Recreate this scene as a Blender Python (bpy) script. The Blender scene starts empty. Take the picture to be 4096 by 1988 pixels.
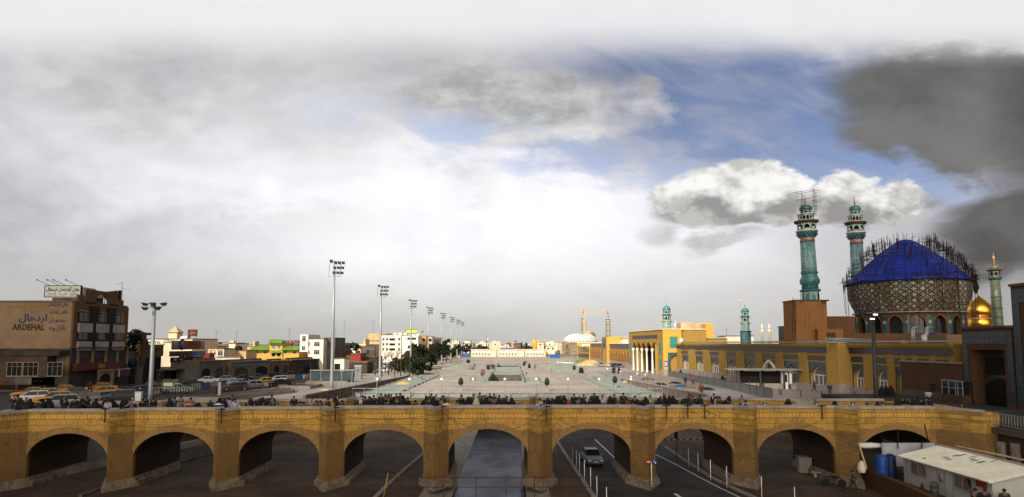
import bpy, math, random
from mathutils import Vector, Matrix
R = math.radians
random.seed(7)
sc = bpy.context.scene
col = sc.collection
# ---------------------------------------------------------------- camera
F, CX, CY, EYE = 2600., 2048., 1149., 8.5
PITCH = math.atan(225 / 2600)
cP, sP = math.cos(PITCH), math.sin(PITCH)
cd = bpy.data.cameras.new('camera'); cam = bpy.data.objects.new('camera', cd); col.objects.link(cam)
cam.location = (0, 0, EYE); cam.rotation_euler = (math.pi / 2 + PITCH, 0, 0)
cd.sensor_width = 36; cd.lens = F / 4096 * 36; cd.shift_y = (CY - 994) / 4096
cd.clip_end = 9000; cd.clip_start = .5
sc.camera = cam
def ray(px, py):
    x, y = (px - CX) / F, (CY - py) / F
    d = cP - y * sP
    return x / d, (sP + y * cP) / d
def G(px, py, z=0.):                 # point of the level z seen at a photo pixel
    u, v = ray(px, py); Y = (z - EYE) / v
    return Vector((u * Y, Y, z))
def At(px, py, Y):
    u, v = ray(px, py)
    return Vector((u * Y, Y, EYE + v * Y))
def onl(px, P0, P1, py=1400):        # distance along a wall line P0->P1 where it meets a view direction
    u = ray(px, py)[0]
    dx, dy = P1[0] - P0[0], P1[1] - P0[1]
    t = (u * P0[1] - P0[0]) / (dx - u * dy)
    return t * math.hypot(dx, dy)
# ---------------------------------------------------------------- node helper
class S:
    nt = None
    def __init__(s, v): s.v = v
    def _op(a, op, *bs):
        n = S.nt.nodes.new('ShaderNodeMath'); n.operation = op
        for i, b in enumerate((a,) + bs):
            b = b.v if isinstance(b, S) else b
            if isinstance(b, (int, float)): n.inputs[i].default_value = b
            else: S.nt.links.new(b, n.inputs[i])
        return S(n.outputs[0])
    def __add__(a, b): return a._op('ADD', b)
    def __sub__(a, b): return a._op('SUBTRACT', b)
    def __mul__(a, b): return a._op('MULTIPLY', b)
    def __truediv__(a, b): return a._op('DIVIDE', b)
    __radd__ = __add__; __rmul__ = __mul__
    def __rsub__(a, b): return S(b)._op('SUBTRACT', a)
    def max(a, b): return a._op('MAXIMUM', b)
    def min(a, b): return a._op('MINIMUM', b)
    def abs(a): return a._op('ABSOLUTE')
    def sqrt(a): return a._op('SQRT')
    def gt(a, b): return a._op('GREATER_THAN', b)
    def frac(a): return a._op('FRACT')
def sstep(x, a, b):
    n = S.nt.nodes.new('ShaderNodeMapRange'); n.interpolation_type = 'SMOOTHSTEP'
    S.nt.links.new(x.v, n.inputs[0]); n.inputs[1].default_value = a; n.inputs[2].default_value = b
    return S(n.outputs[0])
def vec(x, y, z=0.):
    n = S.nt.nodes.new('ShaderNodeCombineXYZ')
    for i, b in enumerate((x, y, z)):
        b = b.v if isinstance(b, S) else b
        if isinstance(b, (int, float)): n.inputs[i].default_value = b
        else: S.nt.links.new(b, n.inputs[i])
    return n.outputs[0]
def sep(o):
    n = S.nt.nodes.new('ShaderNodeSeparateXYZ'); S.nt.links.new(o, n.inputs[0])
    return [S(k) for k in n.outputs]
def noise(v, sc_, det=4, rough=.55, dist=0.):
    n = S.nt.nodes.new('ShaderNodeTexNoise'); n.inputs['Scale'].default_value = sc_
    n.inputs['Detail'].default_value = det; n.inputs['Roughness'].default_value = rough; n.inputs['Distortion'].default_value = dist
    if v is not None: S.nt.links.new(v, n.inputs['Vector'])
    return S(n.outputs[0])
def mix(f, a, b):
    n = S.nt.nodes.new('ShaderNodeMix'); n.data_type = 'RGBA'
    for k, b_ in ((0, f), (6, a), (7, b)):
        b_ = b_.v if isinstance(b_, S) else b_
        if isinstance(b_, (int, float)): n.inputs[k].default_value = b_
        elif isinstance(b_, tuple): n.inputs[k].default_value = (*b_[:3], 1)
        else: S.nt.links.new(b_, n.inputs[k])
    return n.outputs[2]
# ---------------------------------------------------------------- sky: clear sky with cloud layers
SUN_EL, SUN_AZ = 34, 32             # degrees; the sun stands behind the camera, to its left
w = bpy.data.worlds.new('World'); sc.world = w; w.use_nodes = True
S.nt = nt = w.node_tree; nt.nodes.clear()
sky = nt.nodes.new('ShaderNodeTexSky'); sky.sky_type = 'NISHITA'; sky.sun_disc = False
sky.sun_elevation = R(SUN_EL); sky.sun_rotation = R(180 + SUN_AZ); sky.air_density = 1.0; sky.dust_density = .6; sky.ozone_density = 3
tc = nt.nodes.new('ShaderNodeTexCoord')
X_, Y_, Z_ = sep(tc.outputs['Generated'])
Ym = Y_.max(.12)
u_, v_ = X_ / Ym, Z_ / Ym
n1 = noise(vec(u_, v_ * 1.5), 3.2, 6, .55)
n2 = noise(vec(u_ + 5., v_ * 1.6), 11., 7, .6)
n3 = noise(vec(u_ * .5 + v_ * .55, v_ * 3.2 - u_ * .5), 4., 6, .6)
ns = noise(vec(u_ * .9 - v_ * .5, v_ * 2.6 + u_ * .8), 5., 7, .62, .6)
n4 = noise(vec(u_ - 3., v_ * 1.2), 22., 5, .6)
rel = (noise(vec(u_, v_ * 1.25), 13., 5, .55) - noise(vec(u_ + .010, (v_ - .020) * 1.25), 13., 5, .55)) * 3.2
uw = u_ + (n4 - .5) * .03 + (n1 - .5) * .22 + (n2 - .5) * .09
vw = v_ + (n3 - .5) * .12 + (n2 - .5) * .08 + (n4 - .5) * .03
def blob(px, py, rx, ry, rot=0., a=1.25, b=.45, warp=1.):
    u0, v0 = ray(px, py); c, s = math.cos(R(rot)), math.sin(R(rot))
    if warp == 1: du, dv = uw - u0, vw - v0
    else: du, dv = (uw * warp + u_ * (1 - warp)) - u0, (vw * warp + v_ * (1 - warp)) - v0
    p = (du * c + dv * s) / (rx / F); q = (dv * c - du * s) / (ry / F)
    return sstep((p * p + q * q).sqrt(), a, b)
# clear part of the sky
blue = (blob(2950, 400, 820, 300, -8, 1.45, .6).max(blob(2300, 570, 700, 120, -12, 1.5, .3) * .8)).max(blob(3450, 660, 620, 200, -6, 1.4, .5))
streak = sstep(ns, .36, .74)
skyc = nt.nodes.new('ShaderNodeMix'); skyc.data_type = 'RGBA'; skyc.blend_type = 'MULTIPLY'; skyc.inputs[0].default_value = 1
nt.links.new(sky.outputs[0], skyc.inputs[6]); skyc.inputs[7].default_value = (.105, .085, .088, 1)
core = blob(1750, 850, 1500, 420, -6, 1.5, .2, .5)
low = sstep(v_, .20, -.02)
lite = (.56 + core * .48) + ((n1 - .5) * .52 + (ns - .5) * .30 + (n2 - .5) * .18) * sstep(v_, .0, .22)
lite = lite * (1. - low * .10)
g = nt.nodes.new('ShaderNodeCombineColor')
nt.links.new((lite * 1.0).min(1.02).v, g.inputs[0]); nt.links.new((lite * .985).min(1.02).v, g.inputs[1]); nt.links.new((lite * (1.03 - low * .10)).min(1.03).v, g.inputs[2])
c = mix(blue * (1. - streak * .42), g.outputs[0], skyc.outputs[2])
# high grey banks
def grey(c, m, lo, hi, nz, k=1.):
    t = mix(sstep(nz, .35, .68), lo, hi)
    return mix(m * k, c, t)
c = grey(c, blob(2050, 400, 520, 170, -5, 1.35, .55), (.38, .37, .355), (.70, .69, .68), n2, .85)
c = grey(c, blob(2180, 540, 340, 60, 8, 1.4, .3), (.7, .69, .66), (.9, .88, .84), n2, .75)
c = grey(c, blob(2560, 410, 110, 75, -30, 1.4, .3), (.42, .41, .41), (.72, .72, .74), n2, .8)
c = grey(c, blob(1180, 420, 420, 240, -25, 1.5, .3), (.58, .57, .56), (.74, .74, .73), n2, .5)
c = mix(blob(2000, 590, 800, 110, -10, 1.5, .3) * sstep(ns, .62, .42) * .75, c, (.52, .61, .84))
c = grey(c, blob(480, 400, 420, 150, -30, 1.5, .3), (.47, .46, .46), (.68, .67, .67), n2, .6)
c = grey(c, blob(1840, 690, 150, 95, -20, 1.6, .1) * sstep(n4 * .4 + n2 * .6, .30, .66), (.50, .50, .52), (.80, .80, .81), n2, .8)
c = grey(c, blob(2510, 700, 60, 70, 25, 1.4, .4), (.58, .58, .60), (.8, .8, .82), n2, .6)
c = grey(c, blob(600, 960, 900, 150, 4, 1.5, .2), (.52, .51, .54), (.62, .61, .63), n2, .5)
c = grey(c, blob(4020, 1080, 520, 260, 8, 1.5, .2), (.22, .215, .21), (.34, .335, .33), n2, .6)
c = grey(c, blob(3900, 440, 640, 300, -8, 1.1, .72), (.095, .092, .09), (.20, .197, .193), n1, 1.)
c = grey(c, blob(4080, 880, 420, 190, 22, 1.15, .6), (.10, .097, .095), (.19, .187, .187), n1, 1.)
# towering cumulus: grey base below white heads
cum = blob(2990, 830, 390, 105, 3, 1.1, .85, .7).max(blob(2960, 735, 165, 135, 0, 1.08, .88, .7)).max(blob(3420, 830, 350, 105, 2, 1.12, .8, .75))
cum = cum.max(blob(2760, 790, 150, 120, 20, 1.1, .85, .7)).max(blob(3380, 760, 150, 85, 0, 1.1, .85, .6)).max(blob(3620, 775, 100, 65, -10, 1.12, .8, .6)).max(blob(3110, 770, 150, 100, 0, 1.1, .85, .7))
hi_ = sstep(vw + (n2 - .5) * .14 + (noise(vec(u_, v_), 9., 3, .5) - .5) * .12 - (u_ - .38).abs() * .10, .185, .235)
ct = mix(sstep(n2 + rel * .4, .34, .66), (.33, .32, .31), (.56, .55, .53))
ct = mix(hi_, ct, mix(sstep(rel, -.5, .35), (.56, .55, .53), (.97, .965, .94)))
c = mix(cum, c, ct)
c = grey(c, blob(2890, 975, 150, 35, 8, 1.3, .5, .6), (.36, .35, .36), (.6, .6, .6), n2, .85)
c = grey(c, blob(2640, 950, 90, 50, 0, 1.4, .4, .6), (.52, .52, .53), (.75, .75, .76), n2, .8)
# brighter veil higher up; heavy cloud deck overhead and behind the camera
c = mix(sstep(v_, .43, .52) * .9, c, (.88, .88, .89))
c = mix(sstep(Z_, .50, .72).max(sstep(X_.abs(), .72, .90)), c, (.13, .135, .15))
glow = sstep(X_ * -.10 + Y_ * -.94 + Z_ * .33, .66, .97)
c = mix(sstep(Y_, .25, -.1), c, mix(glow, (.10, .10, .115), (2.7, 2.42, 2.0)))
bg = nt.nodes.new('ShaderNodeBackground'); bg.inputs['Strength'].default_value = 1.0
nt.links.new(c, bg.inputs['Color'])
wo = nt.nodes.new('ShaderNodeOutputWorld'); nt.links.new(bg.outputs[0], wo.inputs[0])
# ---------------------------------------------------------------- sun and exposure
sl = bpy.data.lights.new('sun', 'SUN'); sl.energy = 5.0; sl.angle = R(2.0); sl.color = (1, .92, .80)
so = bpy.data.objects.new('sun', sl); col.objects.link(so)
sundir = Vector((-math.sin(R(SUN_AZ)) * math.cos(R(SUN_EL)), -math.cos(R(SUN_AZ)) * math.cos(R(SUN_EL)), math.sin(R(SUN_EL))))
so.rotation_euler = sundir.to_track_quat('Z', 'Y').to_euler(); so.location = (0, 0, 80)
vs = sc.view_settings; sc.display_settings.display_device = 'sRGB'
vs.view_transform = 'Standard'; vs.look = 'None'; vs.exposure = 0; vs.gamma = 1; vs.use_curve_mapping = False
sc.cycles.max_bounces = 5; sc.cycles.diffuse_bounces = 2; sc.cycles.glossy_bounces = 2; sc.cycles.transparent_max_bounces = 6
sc.cycles.use_denoising = True
sc.cycles.sample_clamp_indirect = 4
# ---------------------------------------------------------------- materials
MC = {}
def _new(name):
    m = bpy.data.materials.new(name); m.use_nodes = True; S.nt = m.node_tree
    return m, m.node_tree.nodes['Principled BSDF']
def _set(b, rough, metal, spec=.3):
    b.inputs['Roughness'].default_value = rough; b.inputs['Metallic'].default_value = metal; b.inputs['Specular IOR Level'].default_value = spec
def objc():
    n = S.nt.nodes.new('ShaderNodeTexCoord'); return n.outputs['Object']
def geo():
    n = S.nt.nodes.new('ShaderNodeNewGeometry'); return n.outputs['Position']
def bump(b, h, strength, dist=.02):
    n = S.nt.nodes.new('ShaderNodeBump'); n.inputs['Strength'].default_value = strength; n.inputs['Distance'].default_value = dist
    S.nt.links.new(h.v, n.inputs['Height']); S.nt.links.new(n.outputs[0], b.inputs['Normal'])
def k3(c, f): return tuple(min(1, x * f) for x in c)
def P(name, c, rough=.8, metal=0., var=.18, scale=.6, spec=.3, fine=8., bmp=0.):
    key = (name,)
    if key in MC: return MC[key]
    m, b = _new(name); _set(b, rough, metal, spec)
    o = objc()
    a = noise(o, scale, 5, .6); d = noise(o, fine, 3, .6)
    t = mix(sstep(a * .65 + d * .35, .36, .64), k3(c, 1 - var), k3(c, 1 + var))
    m.node_tree.links.new(t, b.inputs['Base Color'])
    if bmp: bump(b, d, bmp)
    MC[key] = m; return m
def BR(name, c1, c2, mortar, w_=.25, h_=.075, old=None, zl=0., dirt=.35, world=False):
    if (name,) in MC: return MC[(name,)]
    m, b = _new(name); _set(b, .9, 0, .15)
    x, y, z = sep(geo() if world else objc())
    uu = x + y * .93
    br = m.node_tree.nodes.new('ShaderNodeTexBrick')
    br.inputs['Scale'].default_value = 1; br.inputs['Brick Width'].default_value = w_; br.inputs['Row Height'].default_value = h_
    br.inputs['Mortar Size'].default_value = .012; br.inputs['Bias'].default_value = -.1
    br.inputs['Color1'].default_value = (*c1, 1); br.inputs['Color2'].default_value = (*c2, 1); br.inputs['Mortar'].default_value = (*mortar, 1)
    m.node_tree.links.new(vec(uu, z), br.inputs['Vector'])
    cc = br.outputs['Color']
    pv = vec(uu, z * 1.4)
    nb = noise(pv, .45, 6, .65); nf = noise(vec(uu, z * 3.), 5., 4, .7)
    cc = mix(sstep(nf, .42, .7) * .5, cc, k3(c1, 1.35))
    cc = mix(sstep(nf, .55, .35) * .4, cc, k3(c2, .55))
    if old:
        zz = z + (nb - .5) * 1.3
        cc = mix(sstep(zz, zl + .10, zl - .10) * .85, cc, mix(sstep(nf, .35, .65), k3(old, .65), k3(old, 1.35)))
        cc = mix(sstep(noise(vec(uu * .9, z * .7), 1.1, 2, .5), .56, .60) * .45, cc, k3(old, .75))
        crs = (z - 2.62).abs().min((z - 2.20).abs()).min((z - 1.72).abs())
        cc = mix(sstep(crs, .035, .012) * .7, cc, k3(old, .45))
        wav = (uu * 3.2).frac() - .5
        cc = mix(sstep((z - 2.41).abs(), .17, .14) * sstep(wav.abs(), .12, .3) * .35, cc, k3(c1, 1.5))
        cc = mix(sstep(z + (nb - .5) * 2.2, -1.3, -2.6) * .5, cc, (.20, .105, .05))
    cc = mix(sstep(nb, .52, .74) * dirt, cc, k3(c2, .45))
    stk = noise(vec(uu * 1.6, z * .16), 1.3, 5, .7)
    cc = mix(sstep(stk, .54, .70) * dirt * 1.1, cc, k3(c2, .32))
    cc = mix(sstep(stk, .40, .30) * dirt * .5, cc, k3(c1, 1.3))
    m.node_tree.links.new(cc, b.inputs['Base Color'])
    bump(b, S(br.outputs['Fac']) * -1. + nf, .35, .012)
    MC[(name,)] = m; return m
def TILE(name, c, line, spot, s=2.2, rough=.35, e=.06, spot2=None):
    """glazed mosaic: cells with outlines and flower spots"""
    if (name,) in MC: return MC[(name,)]
    m, b = _new(name); _set(b, rough, 0, .5)
    o = objc()
    v1 = m.node_tree.nodes.new('ShaderNodeTexVoronoi'); v1.feature = 'DISTANCE_TO_EDGE'; v1.inputs['Scale'].default_value = s
    v2 = m.node_tree.nodes.new('ShaderNodeTexVoronoi'); v2.inputs['Scale'].default_value = s
    for v in (v1, v2): m.node_tree.links.new(o, v.inputs['Vector']); v.inputs['Randomness'].default_value = .35
    nn = noise(o, .8, 4, .6)
    cc = mix(sstep(nn, .35, .68), k3(c, .72), k3(c, 1.25))
    cc = mix(sstep(S(v2.outputs['Distance']), .34, .22), cc, spot)
    if spot2: cc = mix(sstep(S(v2.outputs['Distance']), .16, .08), cc, spot2)
    cc = mix(sstep(S(v1.outputs['Distance']), e, e * .4), cc, line)
    m.node_tree.links.new(cc, b.inputs['Base Color'])
    MC[(name,)] = m; return m
# ---------------------------------------------------------------- mesh builder
class MB:
    def __init__(s): s.v, s.f, s.sm = [], [], []
    def add(s, vs, fs, smooth=False, T=None):
        n = len(s.v)
        s.v += [tuple(T @ Vector(p)) if T else tuple(p) for p in vs]
        s.f += [tuple(i + n for i in f) for f in fs]; s.sm += [smooth] * len(fs)
        return s
    def box(s, x0, x1, y0, y1, z0, z1, T=None):
        return s.add([(x, y, z) for z in (z0, z1) for y in (y0, y1) for x in (x0, x1)],
                     [(0, 2, 3, 1), (4, 5, 7, 6), (0, 1, 5, 4), (2, 6, 7, 3), (0, 4, 6, 2), (1, 3, 7, 5)], False, T)
    def prism(s, pts, z0, z1, T=None, zt=None):
        n = len(pts)
        vs = [(x, y, z0) for x, y in pts] + [(x, y, z1) for x, y in pts]
        return s.add(vs, [tuple(range(n))[::-1], tuple(range(n, 2 * n))] + [(i, (i + 1) % n, n + (i + 1) % n, n + i) for i in range(n)], False, T)
    def side(s, pts, y0, y1, T=None):          # profile in x-z pushed along y
        n = len(pts)
        vs = [(x, y0, z) for x, z in pts] + [(x, y1, z) for x, z in pts]
        return s.add(vs, [tuple(range(n)), tuple(range(n, 2 * n))[::-1]] + [((i + 1) % n, i, n + i, n + (i + 1) % n) for i in range(n)], False, T)
    def lathe(s, prof, n=16, c=(0, 0, 0), smooth=True, sx=1., sy=1., T=None, cap=True):
        vs = [(c[0] + r * sx * math.cos(2 * math.pi * (i + .5) / n), c[1] + r * sy * math.sin(2 * math.pi * (i + .5) / n), c[2] + z) for r, z in prof for i in range(n)]
        fs = [(j * n + i, j * n + (i + 1) % n, (j + 1) * n + (i + 1) % n, (j + 1) * n + i) for j in range(len(prof) - 1) for i in range(n)]
        if cap: fs += [tuple(range(n))[::-1], tuple(range((len(prof) - 1) * n, len(prof) * n))]
        return s.add(vs, fs, smooth, T)
    def tube(s, p, q, r, r2=None, n=6):
        p, q = Vector(p), Vector(q); d = q - p; L = d.length
        if L < 1e-6: return s
        T = Matrix.Translation(p) @ d.to_track_quat('Z', 'Y').to_matrix().to_4x4()
        return s.lathe([(r, 0), (r if r2 is None else r2, L)], n, smooth=n > 5, T=T)
    def path(s, pts, r, n=5):
        for a, b in zip(pts, pts[1:]): s.tube(a, b, r, n=n)
        return s
    def wallarch(s, x0, x1, z0, z1, arc, y0, d, T=None):
        """a wall panel x0..x1, z0..z1 with an opening under arc (left foot to right foot), reveals d deep"""
        a, b = arc[0][0], arc[-1][0]; vs, fs = [], []
        def q(*p): n = len(vs); vs.extend(p); fs.append(tuple(range(n, n + len(p))))
        for (xa, xb) in ((x0, a), (b, x1)):
            if xb - xa > 1e-4: q((xa, y0, z0), (xb, y0, z0), (xb, y0, z1), (xa, y0, z1))
        for (xa, za), (xb, zb) in zip(arc, arc[1:]):
            if xb - xa > 1e-5: q((xa, y0, za), (xb, y0, zb), (xb, y0, z1), (xa, y0, z1))
            q((xa, y0, za), (xa, y0 + d, za), (xb, y0 + d, zb), (xb, y0, zb))
        q((a, y0, z0), (a, y0 + d, z0), (a, y0 + d, arc[0][1]), (a, y0, arc[0][1]))
        q((b, y0, z0), (b, y0, arc[-1][1]), (b, y0 + d, arc[-1][1]), (b, y0 + d, z0))
        return s.add(vs, fs, False, T)
    def ring(s, arc, t, y0, y1, T=None):       # band of width t round an arc
        out = []
        n = len(arc)
        for i, (x, z) in enumerate(arc):
            a, b = arc[max(0, i - 1)], arc[min(n - 1, i + 1)]
            dx, dz = b[0] - a[0], b[1] - a[1]; L = math.hypot(dx, dz) or 1
            out.append((x - dz / L * t, z + dx / L * t))
        for i in range(n - 1):
            s.side([arc[i], arc[i + 1], out[i + 1], out[i]], y0, y1, T)
        return s
    def build(s, name, m, parent=None):
        me = bpy.data.meshes.new(name); me.from_pydata(s.v, [], s.f); me.update()
        if any(s.sm): me.polygons.foreach_set('use_smooth', s.sm)
        me.materials.append(m)
        o = bpy.data.objects.new(name, me); col.objects.link(o)
        if parent: o.parent = parent
        return o
def tag(o, label=None, cat=None, group=None, kind=None):
    if label: o['label'] = label
    if cat: o['category'] = cat
    if group: o['group'] = group
    if kind: o['kind'] = kind
    return o
def thing(name, label, cat, loc=(0, 0, 0), rz=0., group=None):
    o = bpy.data.objects.new(name, None); col.objects.link(o); o.empty_display_size = .3
    o.location = loc; o.rotation_euler = (0, 0, rz)
    return tag(o, label, cat, group)
def struct(name, mb, m):
    return tag(mb.build(name, m), kind='structure')
kids = {}
def children(o): return [c for c in o.children]
def copy_tree(o, parent=None):
    c = o.copy(); col.objects.link(c)
    if parent: c.parent = parent
    for ch in o.children: copy_tree(ch, c)
    return c
def dup(root, loc, rz=0., label=None, group=None, s=None):
    c = copy_tree(root); c.location = loc; c.rotation_euler = (0, 0, rz)
    if label: c['label'] = label
    if group: c['group'] = group
    if s: c.scale = (s, s, s)
    return c
def darc(hw, zs, rise, n=12, x0=0., pt=.0):
    out = []
    for i in range(n + 1):
        t = math.cos(math.pi * (1 - i / n)); k = math.sqrt(max(0, 1 - t * t))
        out.append((x0 + hw * t, zs + rise * (k * (1 - pt) + (1 - abs(t)) * pt)))
    return out
ORD = 'first second third fourth fifth sixth seventh eighth ninth tenth eleventh twelfth thirteenth fourteenth fifteenth sixteenth seventeenth eighteenth nineteenth twentieth'.split()
TENS = {2: 'twenty', 3: 'thirty', 4: 'forty', 5: 'fifty', 6: 'sixty', 7: 'seventy', 8: 'eighty', 9: 'ninety'}
def od(i):
    if i < 20: return ORD[i]
    t, r = divmod(i + 1, 10)
    return (TENS[t] + '-' + ORD[r - 1]) if r else TENS[t][:-1] + 'ieth'
# ---------------------------------------------------------------- writing
AR = {'ا': (0xFE8D, 0xFE8E), 'آ': (0xFE81, 0xFE82), 'ب': 0xFE8F, 'پ': 0xFB56, 'ت': 0xFE95, 'ج': 0xFE9D, 'چ': 0xFB7A, 'د': (0xFEA9, 0xFEAA),
      'ر': (0xFEAD, 0xFEAE), 'ز': (0xFEAF, 0xFEB0), 'س': 0xFEB1, 'ش': 0xFEB5, 'ع': 0xFEC9, 'ف': 0xFED1, 'ک': 0xFB8E, 'گ': 0xFB92, 'ل': 0xFEDD,
      'م': 0xFEE1, 'ن': 0xFEE5, 'و': (0xFEED, 0xFEEE), 'ه': 0xFEE9, 'ی': 0xFBFC, 'ط': 0xFEC1, 'ی': 0xFBFC}
def shape_ar(t):
    out = []
    if not any(ch in AR for ch in t): return t
    for i, ch in enumerate(t):
        if ch not in AR: out.append(ch); continue
        f = AR[ch]; two = isinstance(f, tuple)
        prev = i > 0 and t[i - 1] in AR and not isinstance(AR[t[i - 1]], tuple)
        nxt = i + 1 < len(t) and t[i + 1] in AR and not two
        if two: out.append(chr(f[1] if prev else f[0]))
        else: out.append(chr(f + (3 if prev and nxt else 1 if prev else 2 if nxt else 0)))
    return ''.join(reversed(out))
def text(body, size, m, parent, loc, rot=(math.pi / 2, 0, 0), width=None, name='lettering', fat=.0, height=None):
    cu = bpy.data.curves.new('t', 'FONT'); cu.body = shape_ar(body); cu.align_x = 'CENTER'; cu.size = 1; cu.extrude = .008; cu.offset = fat; cu.resolution_u = 2
    o = bpy.data.objects.new('t', cu); col.objects.link(o); bpy.context.view_layer.update()
    me = bpy.data.meshes.new_from_object(o.evaluated_get(bpy.context.evaluated_depsgraph_get()))
    bpy.data.objects.remove(o)
    xs = [v.co.x for v in me.vertices]; ys = [v.co.y for v in me.vertices]
    cx, cy = (min(xs) + max(xs)) / 2, (min(ys) + max(ys)) / 2
    sx = (width / (max(xs) - min(xs))) if width else size
    sy = (height / (max(ys) - min(ys))) if height else (size if not width else sx)
    for v in me.vertices: v.co.x = (v.co.x - cx) * sx; v.co.y = (v.co.y - cy) * sy
    me.materials.clear(); me.materials.append(m)
    q = bpy.data.objects.new(name, me); col.objects.link(q); q.parent = parent; q.location = loc; q.rotation_euler = rot
    return q
# ================================================================ palette
M = {}
M['brick'] = BR('bridge_brick', (.64, .375, .085), (.43, .24, .050), (.30, .18, .07), old=(.235, .145, .062), zl=1.25)
M['vault'] = BR('vault_shade_brick', (.075, .045, .028), (.055, .034, .022), (.04, .03, .02), dirt=.5)  # shade under the arches put into a darker brick for vaults and pier bodies
M['ring'] = BR('arch_brick', (.38, .23, .085), (.27, .155, .055), (.2, .12, .06), w_=.07, h_=.5)
M['cap'] = P('cap_stone', (.36, .31, .285), .75, var=.22)
M['rubble'] = P('rubble_stone', (.26, .20, .15), .95, var=.4, scale=1.5, fine=5, bmp=.6)
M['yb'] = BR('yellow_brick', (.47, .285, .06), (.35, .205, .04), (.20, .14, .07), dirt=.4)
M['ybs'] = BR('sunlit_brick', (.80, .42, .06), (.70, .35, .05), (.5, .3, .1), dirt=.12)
M['ob'] = BR('orange_brick', (.33, .155, .055), (.26, .12, .04), (.3, .15, .07), dirt=.3)
M['db'] = BR('brown_brick', (.20, .095, .05), (.15, .07, .04), (.10, .06, .04), dirt=.4)
M['stone'] = P('plinth_stone', (.30, .26, .235), .8, var=.2, scale=.5)
M['pave'] = P('paving', (.34, .30, .27), .85, var=.14, scale=.25, fine=2.5)
M['asph'] = P('asphalt', (.040, .036, .034), .9, var=.55, scale=.35, fine=3)
M['dust'] = P('dusty_ground', (.078, .055, .038), .95, var=.4, scale=.18, fine=1.6, bmp=.3)
M['conc'] = P('concrete', (.27, .245, .215), .9, var=.25, scale=.5)
M['dconc'] = P('dark_concrete', (.11, .095, .08), .9, var=.3, scale=.5)
M['pgreen'] = P('pale_green_marble', (.225, .25, .215), .6, var=.14, scale=.8)
M['blk'] = P('dark_cloth', (.012, .012, .014), .85, var=.3)
M['steel'] = P('galvanised_steel', (.34, .38, .39), .5, metal=.35, var=.1, spec=.5)
M['dsteel'] = P('dark_steel', (.045, .045, .047), .5, metal=.2, var=.2)
M['rust'] = P('rusty_iron', (.085, .035, .02), .8, var=.4)
M['white'] = P('white_paint', (.72, .72, .69), .6, var=.08)
M['marble'] = P('white_marble', (.80, .76, .68), .5, var=.08)
M['glass'] = P('dark_glass', (.018, .020, .024), .12, var=.3, spec=.6)
M['gblue'] = P('glass_blue', (.06, .085, .10), .1, var=.3, spec=.7)
M['tarp'] = P('blue_tarpaulin', (.012, .038, .36), .5, var=.25, scale=.35, fine=1.2, spec=.35, bmp=.5)
M['blue'] = P('blue_paint', (.015, .10, .30), .6, var=.2)
M['teal'] = P('teal_screen', (.03, .22, .21), .6, var=.1)
M['beige'] = P('beige_render', (.26, .175, .105), .9, var=.16, scale=.18, fine=1.2)
M['cream'] = P('cream_render', (.70, .60, .44), .9, var=.1, scale=.3)
M['obt'] = BR('drum_brick', (.17, .085, .045), (.12, .06, .035), (.08, .05, .03), dirt=.5)
M['whiter'] = P('white_render', (.80, .74, .62), .85, var=.08, scale=.3)
M['hotelb'] = BR('hotel_brick', (.17, .095, .045), (.13, .07, .035), (.12, .07, .04), dirt=.25)
M['dark'] = P('dark_interior', (.010, .009, .008), .9, var=.3)
M['shop'] = P('shop_wall', (.055, .042, .034), .9, var=.4, scale=.4)
M['shop2'] = P('grey_shop_wall', (.12, .105, .095), .9, var=.3, scale=.4)
M['green'] = P('green_roof_tile', (.11, .22, .02), .7, var=.2)
M['yel'] = P('yellow_wall', (.62, .37, .07), .9, var=.12)
M['orange'] = P('orange_wall', (.72, .38, .12), .9, var=.15)
M['sand'] = P('sandy_wall', (.62, .50, .33), .9, var=.2)
M['sand2'] = P('ochre_wall', (.55, .38, .20), .9, var=.2)
M['roof'] = P('flat_roof', (.16, .12, .095), .95, var=.35)
M['red'] = P('red_panel', (.26, .03, .02), .7, var=.25)
M['dred'] = P('dark_red_panel', (.10, .018, .016), .7, var=.25)
M['gold'] = P('gilded_copper', (.85, .42, .05), .26, metal=1., var=.12, scale=1.2, fine=10)
M['scaf'] = P('scaffold_tube', (.035, .018, .014), .8, var=.4)
M['leaf'] = P('dark_foliage', (.020, .028, .012), .8, var=.5, scale=1.)
M['leafb'] = P('bare_twigs', (.060, .036, .026), .9, var=.4, scale=1.)
M['leafg'] = P('fresh_leaves', (.14, .20, .05), .8, var=.4)
M['bark'] = P('bark', (.05, .035, .025), .95, var=.3)
M['soil'] = P('flower_bed_soil', (.10, .055, .03), .95, var=.4)
M['stainb'] = P('blue_sign', (.02, .07, .42), .6, var=.1)
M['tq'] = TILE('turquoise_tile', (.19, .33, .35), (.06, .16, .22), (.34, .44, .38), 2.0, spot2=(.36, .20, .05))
M['tqd'] = TILE('turquoise_dome_tile', (.05, .22, .24), (.02, .08, .12), (.12, .30, .29), 3.)
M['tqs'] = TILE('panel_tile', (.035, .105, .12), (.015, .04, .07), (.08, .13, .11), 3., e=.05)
M['tqw'] = TILE('white_turquoise_tile', (.32, .44, .38), (.05, .2, .2), (.55, .6, .5), 3.)
M['frieze'] = TILE('blue_inscription_tile', (.022, .022, .055), (.012, .012, .035), (.10, .095, .12), 5., e=.1)
M['pink'] = TILE('red_inscription_tile', (.42, .24, .15), (.2, .1, .07), (.6, .5, .4), 4., e=.1)
M['navy'] = TILE('navy_portal_tile', (.020, .030, .045), (.012, .014, .02), (.05, .06, .07), 1.6, e=.07, spot2=(.012, .012, .018))
M['navyd'] = TILE('navy_screen_tile', (.03, .04, .055), (.01, .012, .016), (.045, .055, .07), 4., e=.1)

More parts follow.
